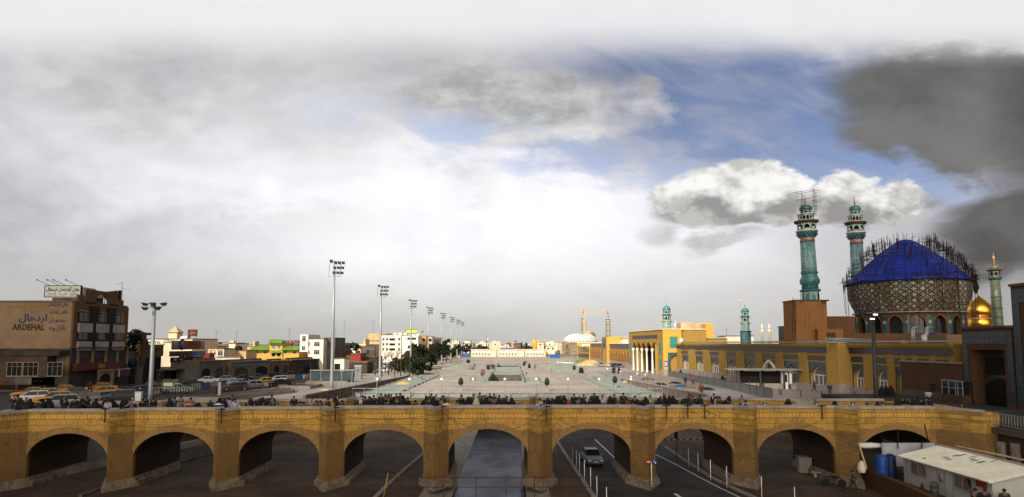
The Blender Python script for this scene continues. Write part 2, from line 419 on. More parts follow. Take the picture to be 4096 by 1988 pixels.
def star_mosaic():
    m, b = _new('stripped_dome_mosaic'); _set(b, .85, 0, .15)
    x, y, z = sep(objc()); th = y._op('ARCTAN2', x)
    nz = (noise(objc(), .6, 3, .5) - .5) * .12
    def lat(o1, o2, k):
        f = (th * (12.6 / 1.7) + o1 + nz).frac() - .5; g = (z * (1 / 1.5) + o2 + nz).frac() - .5
        return ((f * f + g * g).sqrt() - k).abs()
    ln = lat(0., 0., .40).min(lat(.5, .5, .40)).min(lat(.0, 0., .17) + .02)
    cell = noise(objc(), 1.4, 2, .5)
    base = mix(sstep(cell, .35, .62), (.19, .145, .10), (.50, .46, .36))
    cc = mix(sstep(ln, .075, .045), base, (.022, .030, .030))
    m.node_tree.links.new(cc, b.inputs['Base Color']); return m
M['mosaic'] = star_mosaic()
M['water'] = None
def water():
    m, b = _new('river_water'); nt_ = m.node_tree; x, y, z = sep(geo())
    n = noise(vec(x * .8, y * .35), 2.2, 5, .65); n_2 = noise(vec(x * .3, y * .12), 1.2, 3, .5)
    df = nt_.nodes.new('ShaderNodeBsdfDiffuse'); df.inputs[0].default_value = (.012, .014, .017, 1)
    gl_ = nt_.nodes.new('ShaderNodeBsdfGlossy'); gl_.inputs['Roughness'].default_value = .14; gl_.inputs[0].default_value = (.85, .9, 1, 1)
    bp = nt_.nodes.new('ShaderNodeBump'); bp.inputs['Strength'].default_value = .6; bp.inputs['Distance'].default_value = .12
    nt_.links.new(n.v, bp.inputs['Height']); nt_.links.new(bp.outputs[0], gl_.inputs['Normal'])
    mx = nt_.nodes.new('ShaderNodeMixShader'); nt_.links.new((sstep(n_2, .35, .65) * .05 + .09).v, mx.inputs[0]); nt_.links.new(df.outputs[0], mx.inputs[1]); nt_.links.new(gl_.outputs[0], mx.inputs[2])
    out = [k for k in nt_.nodes if k.type == 'OUTPUT_MATERIAL'][0]; nt_.links.new(mx.outputs[0], out.inputs[0]); nt_.nodes.remove(b); return m
M['water'] = water()
def shade_mosaic():                 # bare patches where the tiles have fallen off
    m = M['mosaic']; S.nt = m.node_tree; b = m.node_tree.nodes['Principled BSDF']
    src = b.inputs['Base Color'].links[0].from_socket
    x, y, z = sep(objc())
    n = noise(vec(x * .55, y * .55, z * .12), .5, 4, .6)
    t = mix(sstep(n, .47, .53) * .8, src, mix(sstep(noise(objc(), 2.2, 3, .6), .42, .66), (.035, .026, .018), (.20, .14, .085)))
    m.node_tree.links.new(t, b.inputs['Base Color'])
shade_mosaic()
def emis(name, c, s):
    m, b = _new(name); b.inputs['Emission Color'].default_value = (*c, 1); b.inputs['Emission Strength'].default_value = s
    b.inputs['Base Color'].default_value = (.8, .8, .8, 1); return m
M['lamp'] = emis('lit_lamp', (1, .93, .75), 2.2)
CLOTH = {}
def cloth(c):
    k = tuple(c)
    if k not in CLOTH: CLOTH[k] = P('cloth_%d' % len(CLOTH), c, .85, var=.15, scale=3)
    return CLOTH[k]
# ================================================================ cloud-like sun blockers added unseen, high behind the camera, to shade the near quarter
def sun_blocker(cx, cy, rx, ry, h, seed):
    """lumpy cloud added out of view to drop its shadow on (cx, cy)"""
    k = h / sundir.z
    c0 = Vector((cx, cy, 0)) + sundir * k
    rnd = random.Random(seed); mb = MB()
    for i in range(44):
        a, r_ = rnd.uniform(0, 6.283), math.sqrt(rnd.random()) * .92
        rr = rnd.uniform(.16, .27) * min(rx, ry)
        p = (c0.x + rx * r_ * math.cos(a), c0.y + ry * r_ * math.sin(a), c0.z + rnd.uniform(-4, 14))
        prof = [(rr * math.sin(math.pi * j / 6) + .01, -rr * .45 * math.cos(math.pi * j / 6)) for j in range(7)]
        mb.lathe(prof, 10, p)
    # solid heart of the blocker
    mb.lathe([(.1, -8), (.7, -7), (.82, 0), (.6, 9), (.1, 13)], 28, tuple(c0), sx=rx, sy=ry)
    return struct('sun_blocker', mb, P('blocker_white', (.8, .8, .8), 1., var=.05))
sun_blocker(-10, 30, 210, 74, 330, 3)
sun_blocker(-118, 128, 92, 56, 330, 4)
sun_blocker(122, 120, 94, 60, 330, 5)
# ================================================================ ground
def hL(Y): return 0 if Y > 160 else (160 - Y) / 78 * 1.5 if Y > 82 else 1.5 + (82 - Y) / 18 * .6 if Y > 64 else 2.1
def hR(Y): return 0 if Y > 150 else (150 - Y) / 60 * 1.4 if Y > 90 else min(2.1, 1.4 + (90 - Y) / 25 * .7)
gm = MB()
def strip(mb, x0, x1, ys, h, dz=0):
    for a, b in zip(ys, ys[1:]):
        mb.add([(x0, a, h(a) + dz), (x1, a, h(a) + dz), (x1, b, h(b) + dz), (x0, b, h(b) + dz)], [(0, 1, 2, 3)])
YS = [-60, 64, 70, 76, 82, 90, 100, 110, 125, 140, 160, 200]
strip(gm, -400, -78, YS, hL, -.02)
st = MB(); strip(st, -78, -42, YS, hL); struct('street', st, M['asph'])
strip(gm, 50, 400, [-60] + [60, 65, 72, 80, 90, 100, 115, 130, 150, 200], hR)
gm.add([(-3500, 200, -.01), (-60, 200, -.01), (-60, 7000, -.01), (-3500, 7000, -.01), (60, 200, -.01), (3500, 200, -.01), (3500, 7000, -.01), (60, 7000, -.01), (-60, 420, -.01), (60, 420, -.01)], [(0, 1, 2, 3), (4, 5, 6, 7), (8, 9, 7, 2)])
gm.add([(-3500, -60, -.3), (-400, -60, -.3), (-400, 200, -.3), (-3500, 200, -.3)], [(0, 1, 2, 3)])
gm.add([(400, -60, -.3), (3500, -60, -.3), (3500, 200, -.3), (400, 200, -.3)], [(0, 1, 2, 3)])
struct('ground', gm, P('city_ground', (.20, .16, .125), .95, var=.25, scale=.05, fine=.6))
b_ = MB(); b_.add([(-60, -60, -3.3), (-7.2, -60, -3.3), (-7.2, 265, -3.3), (-60, 265, -3.3)], [(0, 1, 2, 3)])
b_.add([(3.0, -60, -3.3), (70, -60, -3.3), (70, 265, -3.3), (3.0, 265, -3.3)], [(0, 1, 2, 3)])
struct('riverbed', b_, M['dust'])
b_ = MB(); b_.add([(-6, -60, -4.0), (2, -60, -4.0), (2, 265, -4.0), (-6, 265, -4.0)], [(0, 1, 2, 3)])
struct('river', b_, M['water'])
# sloping concrete banks along the water
b_ = MB()
for xa, xb in ((-7.2, -4.6), (3.0, .9)):
    b_.add([(xa, 66, -3.296), (xb, 66, -4.1), (xb, 205, -4.1), (xa, 205, -3.296), (xa, 20, -3.296), (xb, 20, -4.1)], [(0, 1, 2, 3), (4, 5, 1, 0)])
struct('river_bank', b_, M['conc'])
# street decks above the low ground, left and right of the square; the square itself
lp = MB(); strip(lp, -42, -26.6, [84, 90, 100, 110, 125, 140, 160, 200], hL, .004)
struct('pavement', lp, M['pave'])
b_ = MB(); b_.box(-42, -26.7, 84, 84.5, .6, hL(84) - .03); b_.box(-42.2, -41.8, 64, 84.4, -3.3, 1.6)
b_.box(25.2, 50.2, 84, 84.5, .5, hR(84) - .03); b_.box(50.1, 50.6, 64, 200, -3.3, 0)
b_.box(-42.4, -42, 84, 200, -3.3, -.1)
wl = tag(b_.build('retaining_wall', M['conc']), kind='structure')
rp = MB(); strip(rp, 25.1, 50, [84, 90, 100, 115, 130, 150, 200], hR, .004)
struct('walkway', rp, P('wet_paving', (.24, .205, .185), .45, var=.2, scale=.3, fine=2))
# right bank street next to the bridge end, closed below by its own wall
b_ = MB(); b_.box(39.6, 50, 30, 84, 1.35, 2.09); struct('street', b_, M['asph'])
sq = MB()
SX0, SX1, SY0, SY1 = -26.5, 25., 107., 280.
HX0, HX1 = -5.2, 2.2
hn = [(143, 178), (228, 250)]
ys = [SY0] + [v for p in hn for v in p] + [SY1]
for i, (a, b) in enumerate(zip(ys, ys[1:])):
    for xa, xb in (((SX0, HX0), (HX1, SX1)) if i % 2 else ((SX0, SX1),)):
        sq.box(xa, xb, a, b, -.55, 0)
sq.box(-60, 60, 280, 420, -.3, .004); sq.box(-60, SX0 - .01, 200, 280, -.3, .004); sq.box(SX1 + .01, 60, 200, 280, -.3, .004)
struct('square', sq, None or P('square_paving', (.37, .32, .275), .75, var=.24, scale=.09, fine=1.3))
j = MB()
for x in [SX0 + 3.2 + 4.3 * i for i in range(11)]:
    if not (HX0 - 1 < x < HX1 + 1): j.box(x, x + .10, SY0 + 1.5, 330, .002, .006 + .004)
for y in range(112, 330, 7): j.box(SX0 + 1, SX1 - 1, y, y + .12, .002, .0095) if not any(a - 1 < y < b + 1 for a, b in hn) else None
struct('paving_joint', j, P('joint', (.22, .19, .165), .9))
# dark space and pillars below the square
b_ = MB()
for x in (-26, -17.5, -9, 5.5, 14, 24): b_.box(x - .5, x + .5, 108, 109, -4.6, -.55)
b_.box(-42, 50, 262, 263, -4.8, -.56)
struct('underpass', b_, M['dconc'])
# road and its lines below the bridge
def poly_strip(name, pts, wd, z, m, t=0):
    mb = MB()
    for (xa, ya), (xb, yb) in zip(pts, pts[1:]):
        d = Vector((xb - xa, yb - ya)).normalized(); nx, ny = -d.y * wd / 2, d.x * wd / 2
        if t: mb.prism([(xa - nx, ya - ny), (xb - nx, yb - ny), (xb + nx, yb + ny), (xa + nx, ya + ny)], z - t, z)
        else: mb.add([(xa - nx, ya - ny, z), (xb - nx, yb - ny, z), (xb + nx, yb + ny, z), (xa + nx, ya + ny, z)], [(0, 1, 2, 3)])
    return struct(name, mb, m)
gp = lambda *a: [tuple(G(x, y, -3.3).xy) for x, y in a]
rl_ = gp((2232, 1765), (2306, 1880), (2376, 1988), (2425, 2060)); rr_ = gp((2656, 1790), (2756, 1858), (2846, 1915), (2936, 1960), (3096, 2030))
pp = [(x, y, -3.296) for x, y in [(rl_[0][0] - 3, 160)] + rl_ + rr_[::-1] + [(rr_[0][0] - 6, 160)]]; b_ = MB(); b_.add(pp, [tuple(range(len(pp)))[::1]])
struct('road', b_, M['asph'])
poly_strip('kerb', gp((2225, 1765), (2300, 1880), (2372, 1988), (2420, 2060)), .32, -3.1, M['conc'], .25)
poly_strip('kerb', gp((2660, 1790), (2760, 1858), (2850, 1915), (2940, 1960), (3100, 2030)), .28, -3.14, M['conc'], .2)
poly_strip('kerb', gp((1500, 1995), (1560, 1935), (1620, 1880), (1688, 1822), (1730, 1790)), .35, -3.14, M['conc'], .2)
poly_strip('kerb', gp((20, 1962), (240, 1905), (440, 1858), (640, 1815), (820, 1775), (1000, 1745)), .5, -2.65, M['conc'], .7)
poly_strip('kerb', gp((320, 1990), (470, 1935), (560, 1900), (800, 1830), (1000, 1790)), .3, -3.1, M['dconc'], .25)
poly_strip('road_line', gp((2610, 1812), (2700, 1856), (2790, 1905), (2880, 1952), (2960, 1990)), .14, -3.29, M['white'])
poly_strip('road_line', gp((2380, 1758), (2420, 1795), (2458, 1832)), .14, -3.29, M['white'])
poly_strip('road_line', gp((2700, 1975), (2722, 1990)), .3, -3.29, M['white'])
# ================================================================ bridge
BD = 55.7
br = thing('brick_bridge', 'long yellow brick bridge of nine round arches on pointed piers', 'bridge', (0, BD, 0), .02)
PX = [2.35 + (k - 4) * 8.73 for k in range(-1, 9)]
PW, CT, WID = 1.05, 1.85, 7.8
def ztop(x): return 3.30 - .26 * ((x - 3) / 40) ** 2
arc0 = darc(3.36, -.95, 2.28, 20)
zb = -3.35
for i in range(9):
    xa, xb = PX[i] + PW, PX[i + 1] - PW; xm = (xa + xb) / 2; dz = -.25 * ((xm - 3) / 38) ** 2
    arc = [(x + xm, z + dz) for x, z in arc0]
    mb = MB(); zt = ztop(xm) - .22
    mb.wallarch(xa, xb, zb, zt, arc, 0, .35); b2 = MB(); b2.wallarch(-xb, -xa, zb, zt - 1.05, [(-x, z) for x, z in arc][::-1], -WID, .001); vmr = MB(); vmr.add([(-x, -y, z) for x, y, z in b2.v], b2.f); vmr.build('rear_face', M['brick'], br)
    q = MB(); q.box(xa, xb, .001, .42, zt - .9, zt - .001); q.build('parapet', M['brick'], br)
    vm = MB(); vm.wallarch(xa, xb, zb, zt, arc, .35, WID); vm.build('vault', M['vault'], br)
    mb.build('arch_bay', M['brick'], br)
    mb = MB(); mb.ring(arc, .52, -.035, .3); mb.build('arch_ring', M['ring'], br)
    mb = MB(); mb.box(xa, xb, -.14, .56, zt, zt + .22); mb.build('parapet_cap', M['cap'], br)
    mb = MB(); mb.box(xa, xb, WID - .4, WID, zt - 1.06, zt); mb.build('rear_parapet', M['brick'], br)
    mb = MB(); mb.box(xa, xb, WID - .54, WID + .14, zt, zt + .22); mb.build('parapet_cap', M['cap'], br)
def cut(x, w_, t, y0=0, s=-1): return [(x - w_, y0), (x, y0 + s * t), (x + w_, y0)][::(1 if s < 0 else -1)]
for i, x in enumerate(PX):
    zt = ztop(x) - .22; mb = MB()
    if i < 9:
        front = [(x - PW, 0), (x, -CT), (x + PW, 0)]
        mb.prism(front + [(x + PW, .36), (x - PW, .36)], zb, zt - 1.03)
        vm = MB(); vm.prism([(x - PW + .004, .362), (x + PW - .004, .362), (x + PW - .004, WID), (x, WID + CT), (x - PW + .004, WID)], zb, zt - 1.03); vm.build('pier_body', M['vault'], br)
        mb.prism(front + [(x + PW, .42), (x + PW - .5, .42), (x, -CT + .85), (x - PW + .5, .42), (x - PW, .42)], zt - 1.02, zt)
        o_ = lambda e: [(x - PW, -.14), (x - e * 0, -CT - .17), (x + PW, -.14), (x + PW, .56), (x + PW - .5, .56), (x, -CT + .95), (x - PW + .5, .56), (x - PW, .56)]
        cp = MB(); cp.prism(o_(0), zt + .002, zt + .222); cp.build('parapet_cap', M['cap'], br)
        if i < 8:
            rr = [(x + PW, WID), (x, WID + CT), (x - PW, WID), (x - PW, WID - .4), (x - PW + .5, WID - .4), (x, WID + CT - .85), (x + PW - .5, WID - .4), (x + PW, WID - .4)]
            q = MB(); q.prism(rr, zt - 1.02, zt); q.build('rear_parapet', M['brick'], br)
            q = MB(); q.prism([(x + PW, WID + .14), (x, WID + CT + .17), (x - PW, WID + .14), (x - PW, WID - .54), (x - PW + .5, WID - .54), (x, WID + CT - .95), (x + PW - .5, WID - .54), (x + PW, WID - .54)], zt + .002, zt + .222)
            q.build('parapet_cap', M['cap'], br)
        pl = MB(); pl.prism([(x - PW - .42, .3), (x, -CT - .62), (x + PW + .42, .3), (x + PW + .25, WID), (x, WID + CT + .3), (x - PW - .25, WID)], zb, -2.88)
        pl.prism([(x - PW - .2, .2), (x, -CT - .36), (x + PW + .2, .2), (x + PW + .12, WID), (x, WID + CT + .1), (x - PW - .12, WID)], -2.878, -2.58)
        pl.build('pier_footing', M['rubble'], br)
    else:
        mb.prism([(x - PW, 0), (x + 1.0, -2.9), (x + 2.3, -2.9), (x + 2.3, WID), (x - PW, WID)], zb, zt)
        cp = MB(); cp.prism([(x - PW, -.14), (x + .98, -3.05), (x + 1.25, -2.75), (x - PW + .25, .5), (x - PW, .56)], zt + .002, zt + .22); cp.build('parapet_cap', M['cap'], br)
    mb.build('pier', M['brick'], br)
d_ = MB(); d_.box(PX[0] - 4, PX[-1] + PW, .43, WID - .41, 1.5, 2.0); d_.build('deck', M['asph'], br)
def b2w(x, y, z): return Matrix.Translation((0, BD, 0)) @ Matrix.Rotation(.02, 4, 'Z') @ Vector((x, y, z))
# square picture frames with a small lamp along the far parapet
fr = thing('wall_lamp', '', 'wall lamp', (0, 0, 0)); q = MB(); q.box(-.2, .2, -.05, 0, -.2, .2)
q.build('frame', M['dsteel'], fr)
q = MB(); q.box(-.13, .13, -.07, -.052, -.13, .13); q.build('panel', M['pgreen'], fr)
q = MB(); q.box(-.06, .06, -.085, -.072, -.08, .06); q.build('bulb', M['white'], fr)
LX = [846, 975, 1121, 1198, 1784, 2083, 2138, 2282, 2430, 2572, 2726, 2838, 2926, 2998, 3073, 3189, 3282, 3356, 3430]
n_ = 0
for k, px in enumerate(LX):
    yl = WID - .41
    u = ray(px, 1606)[0]; Yw = BD + yl; Xw = u * Yw
    yl2 = yl
    xm = min(PX, key=lambda a: abs(a - Xw))
    if abs(Xw - xm) < PW: Xw = xm + (PW + .3) * (1 if Xw > xm else -1)
    o = fr if k == 0 else copy_tree(fr)
    o.location = b2w(Xw, yl2, 2.62); o.rotation_euler = (0, 0, .02)
    tag(o, 'small square lamp in a dark frame on the far parapet, %s from the left' % od(k), group='framed lamps along the far parapet')
# iron T brackets with sagging cables on the near face
cb_px = [440, 927, 1357, 1773, 2182, 2669, 2755, 2823, 3300]
brk = thing('cable_bracket', '', 'bracket', (0, 0, 0)); q = MB(); q.box(-.035, .035, -.06, 0, -1.05, .25); q.box(-.34, .3, -.06, -.01, .06, .12); q.tube((-.25, -.04, .1), (.3, -.25, .16), .03); q.build('arm', M['scaf'], brk)
pts = []
for k, px in enumerate(cb_px):
    Y0 = BD - .2; u = ray(px, 1630)[0]; X = u * Y0
    xm = min(PX, key=lambda a: abs(a - X)); yy = -.16
    if abs(X - xm) < PW + .1: yy = -CT * (1 - abs(X - xm) / PW) - .25
    o = brk if k == 0 else copy_tree(brk); o.location = b2w(X, yy, ztop(X) - .1); o.rotation_euler = (0, 0, .02)
    tag(o, 'dark iron bracket clamped over the near parapet, %s from the left' % od(k), group='iron cable brackets on the near parapet')
    pts.append(b2w(X, yy - .1, ztop(X) - .35))
spans = [(0, 1, 1.), (1, 2, .7), (2, 3, .55), (3, 4, 1.5), (4, 6, 2.1), (6, 7, .4), (7, 8, 1.6)]
for k, (a, b, sag) in enumerate(spans):
    p, q_ = pts[a], pts[b]; mb = MB()
    lst = []
    for t in range(13):
        f = t / 12; v = p.lerp(q_, f); v.z -= sag * 4 * f * (1 - f); v.y = min(v.y, p.y) - .12 - (1.9 if (b - a == 1 and 0) else 0)
        lst.append(v)
    for v in lst: v.y = BD - CT - .35 + v.x * .02
    lst[0], lst[-1] = p, q_
    mb.path(lst, .018, 4)
    tag(mb.build('cable', M['scaf']), 'thin black cable sagging across the bridge face, %s from the left' % od(k), 'cable', 'cables sagging along the bridge')
# ================================================================ wall edge between street level and the square, both sides
def edge_wall(name, label, x, ya, yb, hf, sgn):
    t = thing(name, label, 'wall', (x, 0, 0)); mb = MB(); cp = MB()
    ys = [ya + (yb - ya) * i / 24 for i in range(25)]
    for a, b in zip(ys, ys[1:]):
        za, zb2 = hf(a) + .35, hf(b) + .35
        z0 = -4.2 if b <= 107.5 else -.3
        mb.add([(dx, y, z) for y, zt in ((a, za), (b, zb2)) for dx in (-.15, .15) for z in (z0, zt)], [(0, 1, 3, 2), (4, 6, 7, 5), (0, 4, 5, 1), (2, 3, 7, 6), (1, 5, 7, 3)])
        cp.add([(dx, y, z) for y, zt in ((a, za), (b, zb2)) for dx in (-.25, .25) for z in (zt + .002, zt + .16)], [(0, 1, 3, 2), (4, 6, 7, 5), (0, 4, 5, 1), (2, 3, 7, 6), (1, 5, 7, 3)])
        y = a
        while y < b:
            mb.box(.15 * sgn if sgn > 0 else -.25, .25 if sgn > 0 else -.15, y, y + .35, z0, min(za, zb2)); y += 1.1
    mb.build('wall', P('ribbed_wall', (.17, .135, .115), .9, var=.3), t); cp.build('coping', M['conc'], t); return t
edge_wall('retaining_wall', 'ribbed grey wall beside the left pavement, running down along the square', -26.6, 84, 168, hL, 1)
edge_wall('retaining_wall', 'ribbed grey wall beside the right walkway, running down along the square', 25.1, 84, 150, hR, -1)
# ================================================================ mosque range with arched windows
def pane_window(parent, xm, w_, z0, z1, y, fm=None):
    fm = fm or M['white']; hw = w_ / 2; zs = z0 + (z1 - z0) * .52
    arc = darc(hw, zs, z1 - zs, 14, xm, .35)
    f = MB(); f.ring([(x * 1. , z) for x, z in arc], .14, y - .12, y)
    f.box(xm - hw - .14, xm - hw, y - .12, y, z0, zs); f.box(xm + hw, xm + hw + .14, y - .12, y, z0, zs)
    f.box(xm - hw, xm + hw, y - .12, y, zs - .06, zs + .08)
    for k in (-1, 1): f.box(xm + k * hw / 3 - .05, xm + k * hw / 3 + .05, y - .11, y, z0, zs - .062)
    f.box(xm - hw, xm + hw, y - .13, y, z0 - .12, z0)
    win = f.build('window', fm, parent)
    g_ = MB(); g_.side([(xm - hw, z0), (xm + hw, z0)] + arc[::-1], y - .04, y - .01); g_.build('lattice_pane', M['lat'], win)
    return win
M['lat'] = TILE('window_lattice', (.13, .11, .10), (.28, .23, .18), (.05, .06, .08), 2.6, e=.07)
def mosque_wall(label, P0, P1, bays, H, z0=2., portal=None, cover=None):
    L = math.hypot(P1[0] - P0[0], P1[1] - P0[1]); rz = math.atan2(P1[1] - P0[1], P1[0] - P0[0])
    t = thing('mosque_wing', label, 'building', (P0[0], P0[1], 0), rz)
    k = H / 8.5
    zw1, zp0, zp1, zf0, zf1 = 5.55 * k, 5.85 * k, 6.6 * k, 7.1 * k, 7.85 * k
    mb = MB(); edges = [0] + [v for c_, w_ in bays for v in (c_ - w_ / 2, c_ + w_ / 2)] + [L]
    for a, b in zip(edges[::2], edges[1::2]): mb.box(a, b, 0, 1.2, 0, zf0)
    mb.box(0, L, 0, 1.2, zf0, H - .3); mb.box(0, L, 1.25, 14, 0, H - .35)
    for c_, w_ in bays: mb.box(c_ - w_ / 2, c_ + w_ / 2, .12, .5, zp1, zf0 - .001); mb.box(c_ - w_ / 2, c_ + w_ / 2, .12, .5, zw1, zp0)
    mb.build('wall', M['yb'], t)
    c_ = MB(); c_.box(-.2, L + .1, -.35, 1.2, H - .3, H); c_.box(-.2, L + .1, -.22, 0, H - .55, H - .3); c_.build('cornice', M['yb'], t)
    c_ = MB(); c_.box(0, L, 1.2, 14, H - .34, H - .1); c_.build('roof', M['roof'], t)
    f_ = MB(); f_.box(0, L, -.04, -.002, zf0, zf1); f_.build('inscription_band', M['frieze'], t)
    p_ = MB(); p_.box(-.05, L, -.12, 1.22, -.6, z0); p_.build('stone_plinth', M['stone'], t)
    for i, (cx_, w_) in enumerate(bays):
        hw = w_ / 2; ah = hw * .80
        a = darc(ah, z0 + 1.5 * k, 1.55 * k, 14, cx_, .4)
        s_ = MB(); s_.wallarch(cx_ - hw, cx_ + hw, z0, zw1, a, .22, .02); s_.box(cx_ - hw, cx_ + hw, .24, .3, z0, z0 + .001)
        bay = s_.build('tiled_niche', M['tqs'], t)
        r_ = MB(); b2 = MB(); b2.wallarch(cx_ - ah - .01, cx_ + ah + .01, z0, zw1, a, .24, .62); r_.add(b2.v, b2.f)
        r_.box(cx_ - hw, cx_ + hw, .86, .92, z0, zw1); r_.build('recess', M['ybs'] if 0 else M['yb'], bay)
        b3 = MB(); b3.box(cx_ - hw + .05, cx_ + hw - .05, .06, .118, zp0 + .03, zp1 - .05); b3.build('inscription_panel', M['frieze'], bay)
        for s1 in (-1, 1): q = MB(); q.box(cx_ + s1 * hw * .78 - .22, cx_ + s1 * hw * .78 + .22, .2, .218, zw1 - .75, zw1 - .3); q.build('tile_star', M['navy'], bay)
        if i == portal:
            q = MB(); pa = darc(ah * .98, z0 + 1.4 * k, 1.7 * k, 14, cx_, .4); q.ring(pa, .42, -.05, .6); q.box(cx_ - ah - .42, cx_ - ah * .98, -.05, .6, .8, z0 + 1.4 * k); q.box(cx_ + ah * .98, cx_ + ah + .42, -.05, .6, .8, z0 + 1.4 * k)
            q.build('portal_frame', M['marble'], bay)
            q = MB(); q.box(cx_ - ah * .8, cx_ + ah * .8, .7, .8, 1, z0 + 1.5 * k); q.build('door', M['navyd'], bay)
        else: pane_window(t, cx_, ah * 1.70, z0 + .02, z0 + 2.85 * k, .78)
    return t
PA0, PA1, PB1 = (44., 176.), (48.6, 97.), (50., 74.)
bl = [(onl(px, PA0, PA1), 5.6) for px in (2738, 2794, 2855, 2922, 2995, 3072, 3160, 3262)]
mosque_wall('long yellow brick mosque wing with eight tiled window niches beside the walkway', PA0, PA1, bl, 8.5, portal=5)
bl = [(onl(px, (49.6, 97), PB1), 3.4) for px in (3424, 3515)] + [(onl(px, (49.6, 97), PB1), 1.5) for px in (3585, 3632)] + [(onl(px, (49.6, 97), PB1), 2.4) for px in (3690, 3765)]
mosque_wall('short yellow mosque wing with plain arched doorways behind the dark lamp mast', (49.6, 97), PB1, bl, 8.5)
t = thing('corner_pier', 'plain yellow brick corner block between the long and short mosque wings', 'wall', (48.3, 97.2, 0), R(-80))
q = MB(); q.box(-1.3, 1.2, -.7, 1.4, 1.2, 8.55); q.build('wall', M['yb'], t); q = MB(); q.box(-1.4, 1.3, -.8, 1.4, .2, 2.6); q.build('stone_plinth', M['stone'], t)
# ---------------------------------------------------------------- colonnade building
t = thing('colonnade_hall', 'yellow brick hall with tall white marble columns and a teal window screen', 'building', (38.2, 213, 0), math.atan2(175 - 213, 40.4 - 38.2))
L = math.hypot(2.2, 38); H = 12.2
cols_px = [2530, 2546, 2564, 2583, 2605, 2630]
xs = [onl(px, (38.2, 213), (40.4, 175)) for px in cols_px]
mb = MB(); x_in0, x_in1 = xs[0] - .3, xs[-1] + .5
mb.box(0, x_in0, 0, 5, 0, H); mb.box(x_in1, L, 0, 5, 0, H)
for a, b in zip(xs, xs[1:]):
    mb.wallarch(a, b, 7.0, 9.5, darc((b - a) / 2 - .02, 7.0, 2.0, 10, (a + b) / 2, .55), .0, .6)
mb.box(x_in0, x_in1, 0, .6, 9.5, H); mb.box(xs[-1] + .001, x_in1, .001, .6, 0, 9.5); mb.box(x_in0, xs[0] - .001, .001, .6, 0, 9.5)
mb.box(0, L, 5, 12, 0, H - .01); mb.box(x_in0, x_in1, .61, 5, H - .6, H - .05)
mb.build('wall', M['yb'], t)
q = MB(); q.box(x_in0 + .5, x_in1 - .6, -.06, -.002, 9.9, 10.9); q.build('inscription_band', M['frieze'], t)
q = MB(); q.box(-.2, L + .2, -.25, 12, H, H + .25); q.build('cornice', M['cream'], t)
for a_, b_ in ((-.1, x_in0), (x_in1, L)): q = MB(); q.box(a_, b_, -.1, 0, 0, 1.6); q.build('stone_plinth', M['stone'], t)
q = MB(); q.box(x_in0, x_in1, 4.6, 4.99, 0, 9.5); q.build('back_wall', M['dark'], t)
for x in xs[:-1]:
    q = MB(); q.lathe([(.42, 0), (.42, .4), (.30, .5), (.27, 6.0), (.30, 6.05), (.5, 6.7), (.5, 7.0)], 10, (x + .05, .3, 0)); q.build('column', M['marble'], t)
for z0_, z1_ in ((1.8, 4.3), (5.6, 8.8)):
    for x in (x_in0 / 2 - .2, (x_in1 + L) / 2): q = MB(); q.box(x - .9, x + .9, -.06, -.01, z0_, z1_); q.build('screen', M['teal'], t)
# face towards the viewer
th2 = thing('gate_block', 'sunlit orange brick end block with an arched doorway and teal window screen', 'building', (40.42, 174.6, 0), 0)
W_ = 5.0; q = MB(); a = darc(1.35, 4.0, 1.5, 12, 3.1, .4)
q.wallarch(0, W_, 0, H + .02, a, 0, .8); q.box(0, W_, .8, 1.2, 5.6, H); q.box(0, .6, .8, 10, 0, H); q.box(W_ - .6, W_, .8, 10, 0, H)
q.box(W_, W_ + 3.6, 4.5, 12, 0, H - .5)
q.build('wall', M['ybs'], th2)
q = MB(); q.box(.61, W_ - .61, .81, .95, 0, 5.58); q.build('door_recess', M['dark'], th2)
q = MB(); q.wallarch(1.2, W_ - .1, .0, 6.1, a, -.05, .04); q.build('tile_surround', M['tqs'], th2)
q = MB(); q.box(1.9, 3.9, -.06, -.002, 7.3, 10.2); s_ = q.build('screen', M['teal'], th2)
q = MB(); q.box(1.7, 4.1, -.12, -.07, 10.22, 10.4); q.box(1.7, 1.88, -.12, -.07, 7.3, 10.2); q.build('frame', M['yb'], s_)
q = MB(); q.box(.25, 1.1, -.1, -.003, 2.4, 3.9); s_ = q.build('notice', M['stainb'], th2)
for i_ in range(3): q = MB(); q.box(.38 + .22 * i_, .5 + .22 * i_, -.115, -.102, 2.6, 3.6); q.build('lettering', M['white'], s_)
for a_, b_ in ((-.02, 1.18), (W_ - .1, W_ + .3)): q = MB(); q.box(a_, b_, -.1, 0, 0, 1.7); q.build('stone_plinth', M['stone'], th2)
q = MB(); q.box(-.1, W_ + .1, -.2, 12, H + .02, H + .27); q.build('cornice', M['cream'], th2)
# hall with stepped roof behind
def at(px, Y): return ray(px, 1400)[0] * Y
def zt(py, Y, px=2048): return EYE + ray(px, py)[1] * Y
def blk(name, label, cat, px0, px1, py0, Y, depth, m, z0=0., py1=None, parts=None, group=None, rz=0., roofm=None):
    """a building whose front spans px0..px1 at distance Y and rises to photo row py0"""
    x0, x1 = at(px0, Y), at(px1, Y); H_ = zt(py0, Y)
    if py1: z0 = zt(py1, Y)
    t = thing(name, label, cat, (x0, Y, 0), rz, group); q = MB(); q.box(0, x1 - x0, 0, depth, z0, H_); q.build('wall', m, t)
    q = MB(); q.box(-.12, x1 - x0 + .12, -.12, depth + .12, H_, H_ + .22); q.box(.3, x1 - x0 - .3, .3, depth - .3, H_ + .22, H_ + .25); q.build('roof', roofm or M['roof'], t)
    t['w'] = x1 - x0; t['h'] = H_; return t
t = blk('prayer_hall', 'orange brick hall with a steep stepped gable above the mosque roof', 'building', 2712, 2800, 1342, 196, 10, M['ob'], z0=0)
